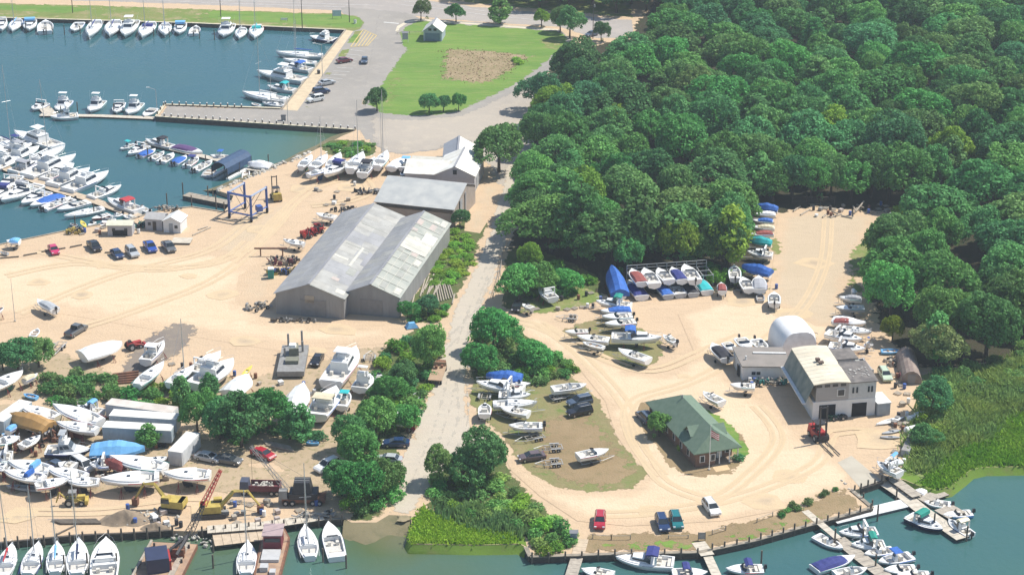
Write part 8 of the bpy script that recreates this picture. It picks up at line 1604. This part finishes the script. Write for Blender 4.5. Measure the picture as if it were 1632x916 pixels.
# posts, lamps, signs
def lamp(px, h, label, arms=1, wood=False, name='street_lamp', cat='street lamp', ang=0):
    r = at(name, px, label, cat, ang); part(r, 'pole', lambda m: m.tube((0, 0, 0), (0, 0, h), .13 if wood else .09, .09 if wood else .06, 8), TIMB if wood else GALV)
    if name == 'street_lamp':
        for s in ((-1,) if arms == 1 else (-1, 1)): a = part(r, 'arm', lambda m: m.tube((0, 0, h - .1), (s * 1.7, 0, h + .5), .06, n=5), GALV); part(r, 'lamp_head', lambda m: m.box((s * 2.0, 0, h + .45), (.8, .3, .16)), WHITEP, parent=a)
    else: part(r, 'cross_arm', lambda m: m.box((0, 0, h - .5), (1.8, .1, .12)), TIMB); part(r, 'transformer', lambda m: m.tube((.3, 0, h - 1.6), (.3, 0, h - .8), .25, n=8), STEEL)
lamp((250, 172), 5.0, 'single armed lamp at the left end of the long pier'); lamp((514, 122), 9.0, 'double armed lamp beside the parked cars of the basin', 2, ang=.3); lamp((459, 199), 7.5, 'plain lamp in the middle of the long pier', 1, ang=2)
for px, lb in (((116, 21), 'utility pole on the verge above the big sloop at the left'), ((352, 27), 'utility pole on the verge near the middle of the far bulkhead'), ((557, 36), 'utility pole on the round tip of the green verge'), ((482, 50), 'utility pole at the right end of the far bulkhead'), ((945, 62), 'utility pole at the road opening beside the wood')): lamp(px, 11, lb, 1, True, 'utility_pole', 'utility pole')
for px, h, lb in (((24, 512), 9, 'bare thin mast like pole at the left edge of the west yard'), ((608, 243), 11, 'slender bare pole on the apron behind the green mound')): r = at('bare_pole', px, lb, 'pole'); part(r, 'shaft', lambda m: m.tube((0, 0, 0), (0, 0, h), .08, .04, 6), GALV); part(r, 'foot', lambda m: m.box((0, 0, 0), (.4, .4, .2)), CONC)
fl = at('flagpole', cp(C19, 662, 755), 'white flagpole with a red and white flag in front of the cottage', 'flagpole'); part(fl, 'pole', lambda m: m.tube((0, 0, 0), (0, 0, 8.4), .07, .04, 8), WHITEP); part(fl, 'base', lambda m: m.tube((0, 0, 0), (0, 0, .25), .25, n=10), CONC)
fg = MB()
for i in range(7): fg.add([(.1 + .03 * math.sin(j * 1.3), 0.12 * math.sin(j * 1.1), 6.0 + i * .26 + dz) if False else (.08 + j * .28, .12 * math.sin(j * 1.4), 6.2 - j * .16 + i * .17 + dz) for dz in (0, .17) for j in range(6)], [(j, j + 1, j + 7, j + 6) for j in range(5)], BOATC['R'] if i % 2 == 0 else WHITEP)
fg.build('flag', None, fl)
def sign(px, w_, h_, z, label, mt=WHITEP, ang=0, roof=False):
    r = at('notice_board' if roof else 'sign', px, label, 'sign', ang); part(r, 'post', lambda m: (m.box((-w_ / 2, 0, 0), (.1, .1, z + h_)), m.box((w_ / 2, 0, 0), (.1, .1, z + h_))), TIMB if not roof else WHITEP); part(r, 'board', lambda m: m.box((0, -.06, z), (w_, .06, h_)), mt)
    if roof: part(r, 'roof', lambda m: m.xprism([(-.5, 0), (.5, 0), (0, .4)], -w_ / 2 - .2, w_ / 2 + .2, None, (0, 0, z + h_)), METR)
sign((537, 30), 2.6, 1.8, .8, 'pale blue sign board on the green verge', mat('pale_blue_board', (0.45, 0.56, 0.66), .6)); sign((453, 34), 2.0, .7, .3, 'low white sign on the verge above the basin'); sign((646, 68), 1.6, 2.0, .9, 'white topped notice board at the left of the pavilion', mat('grey_board', (0.35, 0.36, 0.38)), 0, True)
sign(cp(C20, 175, 535), 1.0, 1.5, .5, 'small roofed notice board at the left gangway', mat('blue_grey_board', (0.22, 0.28, 0.34)), 0, True); sign(cp(C20, 1215, 515), 1.1, 1.2, .3, 'grey box like board at the middle gangway path', STEEL)
r = at('electric_cabinet', (452, 192), 'dark cabinet at the foot of the lamp on the long pier', 'cabinet'); part(r, 'body', lambda m: m.box((0, 0, 0), (1.2, .8, 1.3)), STEEL); part(r, 'lid', lambda m: m.box((0, 0, 1.3), (1.3, .9, .08)), BLK)
for px, lb in (((566, 38), 'white litter bin on the round tip of the green verge'), ((508, 118), 'dark litter bin beside the double armed lamp')): r = at('litter_bin', px, lb, 'litter bin'); part(r, 'body', lambda m: m.tube((0, 0, 0), (0, 0, 1.1), .4, .45, 10), WHITEP if 'white' in lb else BLK); part(r, 'lid', lambda m: m.tube((0, 0, 1.1), (0, 0, 1.3), .48, .2, 10), STEEL)
def fence(pts, label, c=None, h=.8, rails=2, name='rail_fence', mt=LOGM, post=None):
    P = Gs(pts, 0, c); r = empty(name, P[0], 0, label, 'fence'); o = P[0]
    for a, b in zip(P[:-1], P[1:]):
        n = max(1, int((b - a).length / 2.6))
        for i in range(n + 1): p = a.lerp(b, i / n) - o; part(r, 'post', lambda m: m.box((p.x, p.y, 0), (.14, .14, h + .1)), mt)
        for k in range(rails): z = h * (k + 1) / rails - .05; part(r, 'rail', lambda m: m.tube(a - o + up * z, b - o + up * z, .06, n=4), mt)
fence([(330, 500), (480, 510), (635, 508)], 'low rail fence on the grass in front of the red car', C20, .8, 1); fence([(945, 500), (1105, 498)], 'short low rail in front of the blue and teal cars', C20, .6, 1); fence([(1300, 470), (1410, 435)], 'pale guard rail at the head of the middle path', C20, .9, 2)
fence([(290, 218), (450, 222)], 'brown rail fence between the notice board and the pavilion', C3, 1.0, 2); fence([(802, 396), (797, 440), (786, 475)], 'roadside post and rail fence at the light small tree', None, 1.0, 2)
fence([(1262, 326), (1330, 327)], 'dark board fence at the top of the upper yard', None, 2.0, 6, 'board_fence', TIMB); fence([(95, 515), (185, 480)], 'low rail on the bank above the slanting bulkhead', C21, .8, 1)
# logs, rocks, heaps
def logs(c, rows, group, label, rad=.16, name='log', mt=LOGM):
    for a in rows:
        P = G(*cp(c, a[0], a[1])); Q = G(*cp(c, a[2], a[3])); o = MB().tube(Vector((0, 0, rad)), (Q - P) + Vector((0, 0, rad + (a[4] if len(a) > 4 else 0))), rad, rad * .85, 7).build(name, mt); o.location = P; tag(o, label, 'log', group)
CL = (600, 360, 3.523)
logs(CL, [(245 + i * 12, 400 - (i % 3) * 20, 280 + i * 14, 275 + (i % 3) * 12) for i in range(8)] + [(330 + i * 13, 330 - (i % 2) * 12, 350 + i * 14, 430 - i * 4) for i in range(7)] + [(425, 440, 440, 385), (200, 440, 215, 385)], 'logs beside the twin sheds', 'weathered log lying in the pile at the lower right corner of the twin sheds')
logs(C10, [(430 + i * 14, 470 + i * 5, 800 + i * 8, 462 + i * 6) for i in range(6)], 'poles on the quay sand', 'old dark pole in the heap behind the moored sloops', .2, mt=PILE); logs(C10, [(470, 585, 620, 512)], 'poles on the quay sand', 'single loose pole slanting below the heap behind the moored sloops', .15, mt=PILE)
logs(C13, [(200 + i * 6, 850 + i * 9, 370 + i * 8, 885 + i * 10) for i in range(4)], 'timbers above the quay', 'pale timber lying on the grass under the dark trees', .18); logs(C7, [(715, 790 + i * 14, 880, 770 + i * 16) for i in range(5)], 'stacked timbers in the west yard', 'timber of the stack beside the slim white hull', .25, mt=RUST)
logs(C4, [(150, 908, 235, 893), (265, 885, 330, 870), (345, 872, 415, 860), (445, 855, 520, 840), (0, 925, 120, 915), (665, 890, 740, 885)], 'log kerb of the quay parking', 'log lying as a wheel stop along the quay parking', .18, mt=PILE)
logs(C5, [(505, 700, 620, 650), (540, 665, 600, 645), (650, 590, 790, 615), (700, 600, 880, 600)], 'timbers at the travel lift', 'timber lying on the ground by the travel lift', .15, mt=LOGM)
logs(C16, [(455, 150, 500, 120), (500, 175, 560, 140), (620, 130, 700, 125), (690, 190, 760, 170), (840, 165, 900, 120, 1.2), (835, 120, 850, 180, 1.0), (860, 110, 900, 150, .8), (985, 160, 1085, 140), (700, 150, 735, 185, .6), (640, 190, 680, 160), (760, 180, 830, 195)], 'dead wood at the top of the upper yard', 'pale dead branch in the brush at the top of the upper yard', .2)
def rocks(pts, n, s0, s1, label, group, w=2.0, z=-.3, c=None, seed=5, zr=None):
    P = Gs(pts, 0, c); g = random.Random(seed); L = [0]
    for a, b in zip(P[:-1], P[1:]): L.append(L[-1] + (b - a).length)
    ms = []
    for k in range(4):
        bm_ = bmesh.new(); bmesh.ops.create_icosphere(bm_, subdivisions=1, radius=.5)
        for v in bm_.verts: v.co *= g.uniform(.75, 1.2); v.co.z *= .7
        me_ = bpy.data.meshes.new('rock'); bm_.to_mesh(me_); bm_.free(); me_.materials.append(ROCK); ms.append(me_)
    for i in range(n):
        d = g.uniform(0, L[-1]); k = max(j for j in range(len(P) - 1) if L[j] <= d); p = P[k].lerp(P[k + 1], (d - L[k]) / (L[k + 1] - L[k] + 1e-9))
        o = bpy.data.objects.new('rock', g.choice(ms)); COL.objects.link(o); s = g.uniform(s0, s1); o.scale = (s, s * g.uniform(.7, 1.2), s * .8); o.rotation_euler = (g.random(), g.random(), g.random() * 6); t = g.uniform(-w, w)
        o.location = (p.x + t * .3, p.y + t, (zr if zr is not None else (z if t < 0 else .05))); tag(o, label, 'rock', group)
rocks([(346, 303), (372, 294), (405, 280), (440, 266), (470, 254), (490, 246)], 110, .6, 1.6, 'pale boulder of the riprap shore between the slip and the stored yachts', 'riprap boulders')
rocks([(655, 867), (700, 869), (760, 869), (828, 868)], 60, .3, .8, 'pale stone along the foot of the bright marsh grass', 'stones at the marsh grass', .5, zr=WL + .1, seed=6)
rocks([(275, 848), (315, 850), (345, 868)], 26, .4, 1.0, 'stone in the gap of the bulkhead behind the crane barge', 'stones behind the barge', 1.0, zr=WL + .3, seed=7)
rocks([(205, 828), (250, 820), (275, 835)], 40, .3, .8, 'rubble stone beside the gravel heap on the quay', 'rubble by the gravel heap', 2.5, zr=.1, seed=8)
rocks([(1340, 766), (1357, 779), (1375, 795)], 14, .3, .7, 'stone at the corner of the grassy bank', 'stones at the bank corner', .6, zr=.05, seed=9)
def heapm(px, r_, h, label, mt, name='gravel_heap', c=None):
    rg = random.Random(3); m = MB(); nr, na = 9, 30; ph = [rg.uniform(0, 6) for _ in range(4)]
    for i in range(nr + 1):
        t = i / nr
        for k in range(na):
            a = 6.2832 * k / na; rr = r_ * t * (1 + .14 * math.sin(2 * a + ph[0]) + .09 * math.sin(3 * a + ph[1]) + .05 * math.sin(7 * a + ph[2])); z = h * (math.cos(math.pi * t) * .5 + .5) ** .9 * (1 + .15 * math.sin(3 * a + ph[3]) * t) + (rg.uniform(-.06, .06) if 0 < i < nr else 0)
            m.v.append((rr * math.cos(a), rr * math.sin(a) * .8, max(z, 0) if i < nr else -.02))
    for i in range(nr):
        for k in range(na): m.f.append((i * na + k, (i + 1) * na + k, (i + 1) * na + (k + 1) % na, i * na + (k + 1) % na)); m.m.append(0)
    o = m.build(name, mt, smooth=True); o.location = G(*(cp(c, *px) if c else px)); o.location.z = .05; tag(o, label, 'heap')
heapm((1040, 455), 3.6, 1.6, 'brown gravel heap behind the wide white motor cruiser', mat('brown_gravel', (0.26, 0.20, 0.14), .95, (0.20, 0.155, 0.11), 1.5), c=C10)
heapm((248, 840), 2.0, .8, 'small dirt heap at the bulkhead near the crane barge', mat('brown_gravel', (0.26, 0.20, 0.14)), 'dirt_heap')
for px, lb, s in (((1451, 690), 'lowest of the three white tanks at the reed edge', 1), ((1455, 672), 'middle white tank at the reed edge', 1), ((1465, 666), 'upper white tank at the reed edge', .9)):
    r = at('propane_tank', px, lb, 'tank', .4); r.scale = (s,) * 3; part(r, 'body', lambda m: (m.tube((-1, 0, .8), (1, 0, .8), .6, n=14), m.tube((1, 0, .8), (1.3, 0, .8), .6, .3, 14), m.tube((-1.3, 0, .8), (-1, 0, .8), .3, .6, 14)), WHITEP); part(r, 'saddle', lambda m: (m.box((-.7, 0, 0), (.2, .8, .4)), m.box((.7, 0, 0), (.2, .8, .4))), STEEL)
cbox((1436, 726), (1448, 728), 7.5, 1.0, 'long grey flat topped box on the sand at the reed edge', mat('box_blue_grey', (0.36, 0.42, 0.46)), mat('grey_flat_roof', (0.34, 0.33, 0.31)), 'storage_box', False, 'box')
r = at('white_float', cp(C21, 570, 530), 'flat white float moored against the slanting bulkhead', 'float', heading((570, 530), (760, 485), C21), z=WL); part(r, 'deck', lambda m: m.box((6.8, 1.2, .45), (14.5, 2.6, .08)), WHITEP); part(r, 'side', lambda m: m.box((6.8, 1.2, 0), (14.3, 2.4, .45)), mat('float_foam', (0.12, 0.13, 0.14)))
r = at('wood_platform', (290, 386), 'low square wooden platform beside the dark grey pickup', 'platform', -.05); part(r, 'top', lambda m: m.box((0, 0, .35), (4.2, 3.2, .12)), PLANKL); part(r, 'skirt', lambda m: m.box((0, 0, .05), (4.0, 3.0, .3)), TIMB)
# loose yard clutter: pallets, drums, crates
gc = random.Random(21)
def clutter(poly, n, label_p, label_d, label_c, place):
    W = [(v.x, v.y) for v in Gs(poly)]; xs = [a for a, b in W]; ys = [b for a, b in W]; k = 0
    while k < n:
        x, y = gc.uniform(min(xs), max(xs)), gc.uniform(min(ys), max(ys))
        if not inside(W, x, y): continue
        t = gc.randrange(3); k += 1
        if t == 0: m = MB(); [m.box((0, q * .26, .08), (1.2, .16, .05)) for q in range(-2, 3)]; [m.box((q * .5, 0, 0), (.1, 1.2, .08)) for q in (-1, 0, 1)]; o = m.build('pallet', LOGM); tag(o, label_p, 'pallet', 'pallets ' + place)
        elif t == 1: c_ = gc.choice([BLU, RUST, WHITEP, BLK]); o = MB().tube((0, 0, 0), (0, 0, .9), .32, n=12).tube((0, 0, .9), (0, 0, .93), .33, .30, 12).build('drum', c_); tag(o, label_d, 'drum', 'drums ' + place)
        else: m = MB(); s = gc.uniform(.6, 1.1); m.box((0, 0, 0), (s, s * .8, s * .6)); m.box((0, 0, s * .6), (s * 1.05, s * .85, .05)); o = m.build('crate', gc.choice([LOGM, STEEL, WHITEP, PINKP])); tag(o, label_c, 'crate', 'crates ' + place)
        o.location = (x, y, .14); o.rotation_euler.z = gc.random() * 3
def cl(poly, n, place): clutter(poly, n, 'wooden pallet lying ' + place, 'metal drum standing ' + place, 'box shaped crate standing ' + place, place)
cl([(0, 660), (160, 640), (330, 700), (330, 760), (0, 790)], 46, 'among the lower left hulls'); cl([(360, 800), (520, 800), (540, 822), (340, 838)], 22, 'in the work yard by the crane'); cl([(180, 800), (300, 800), (300, 840), (160, 846)], 14, 'near the gravel heap')
cl([(1180, 606), (1250, 606), (1250, 618), (1180, 618)], 8, 'before the white wing'); cl([(1425, 560), (1440, 600), (1455, 650), (1440, 660), (1420, 600)], 18, 'along the tree edge by the pale green car'); cl([(1420, 655), (1450, 665), (1448, 740), (1425, 740)], 14, 'on the sand at the reed edge'); cl([(1265, 335), (1420, 325), (1420, 350), (1270, 345)], 22, 'at the top of the upper yard')
cl([(500, 300), (600, 290), (600, 315), (520, 335)], 10, 'on the sand by the wide shed'); cl([(100, 365), (230, 355), (250, 375), (110, 380)], 14, 'on the quay by the kiosk'); cl([(800, 480), (960, 465), (975, 500), (830, 500)], 12, 'in the rough strip'); cl([(270, 580), (480, 600), (560, 600), (540, 640), (300, 640)], 20, 'between the yachts of the west yard'); cl([(1150, 455), (1240, 455), (1250, 470), (1160, 470)], 8, 'below the stored column')
# ------------------------------------------------------------ painted lines
LINEW = mat('white_road_paint', (0.70, 0.69, 0.66), .7, (0.55, 0.54, 0.51), 1); LINEY = mat('yellow_road_paint', (0.62, 0.46, 0.16), .7, (0.50, 0.38, 0.16), 1)
def lines(name, segs, w_, mt, c=None):
    z = .06; m = MB()
    for a in segs:
        P = [Vector((v.x, v.y, z)) for v in Gs([(a[i], a[i + 1]) for i in range(0, len(a), 2)], 0, c)]
        for p, q in zip(P[:-1], P[1:]): n_ = off(p, q, w_ / 2); m.quad([p + n_, p - n_, q - n_, q + n_])
    o = m.build(name, mt); o['kind'] = 'structure'
lines('road_marking', [(-100, -8, 0, -4, 240, 1, 330, 5, 550, 12), (200, -6, 330, 1, 600, 9)], .25, LINEW); lines('road_marking', [(640, 2, 700, 8, 771, 18, 890, 30)], .25, LINEW); lines('road_marking', [(640, 8, 700, 14, 771, 24, 890, 36)], .25, LINEW)
lines('road_marking', [(205, 143, 300, 152)], .8, LINEW, C3)
lines('parking_line', [(1020 - i * 30, 318 + i * 26 * 1.0, 1120 - i * 27, 328 + i * 26) for i in (0, 1, 2)] + [(940 - i * 20, 430 + i * 22, 1045 - i * 22, 436 + i * 22) for i in range(5)] + [(960, 400, 1060, 402)], .22, LINEW, C2)
lines('parking_line', [(1030, 300, 1110, 190), (1110, 190, 1195, 228), (1195, 228, 1135, 293), (1135, 293, 1030, 300)] + [(1055 + i * 22, 298 - i * 1, 1125 + i * 17, 200 + i * 7) for i in range(4)], .3, LINEY, C2)

# ------------------------------------------------------------ thin summer haze round the whole place
hz = MB().box((0, 470, -5), (1300, 1100, 164)).build('haze', None); tag(hz, 'thin pale summer haze lying over the whole harbour', 'haze', kind='stuff')
hm_ = bpy.data.materials.new('haze_air'); hm_.use_nodes = True; nt = hm_.node_tree; nt.nodes.remove(nt.nodes['Principled BSDF'])
pv = nt.nodes.new('ShaderNodeVolumePrincipled'); pv.inputs['Density'].default_value = 0.00016; pv.inputs['Color'].default_value = (0.80, 0.90, 1.0, 1); pv.inputs['Anisotropy'].default_value = 0.1
nt.links.new(pv.outputs[0], nt.nodes['Material Output'].inputs['Volume']); hz.data.materials.clear(); hz.data.materials.append(hm_)
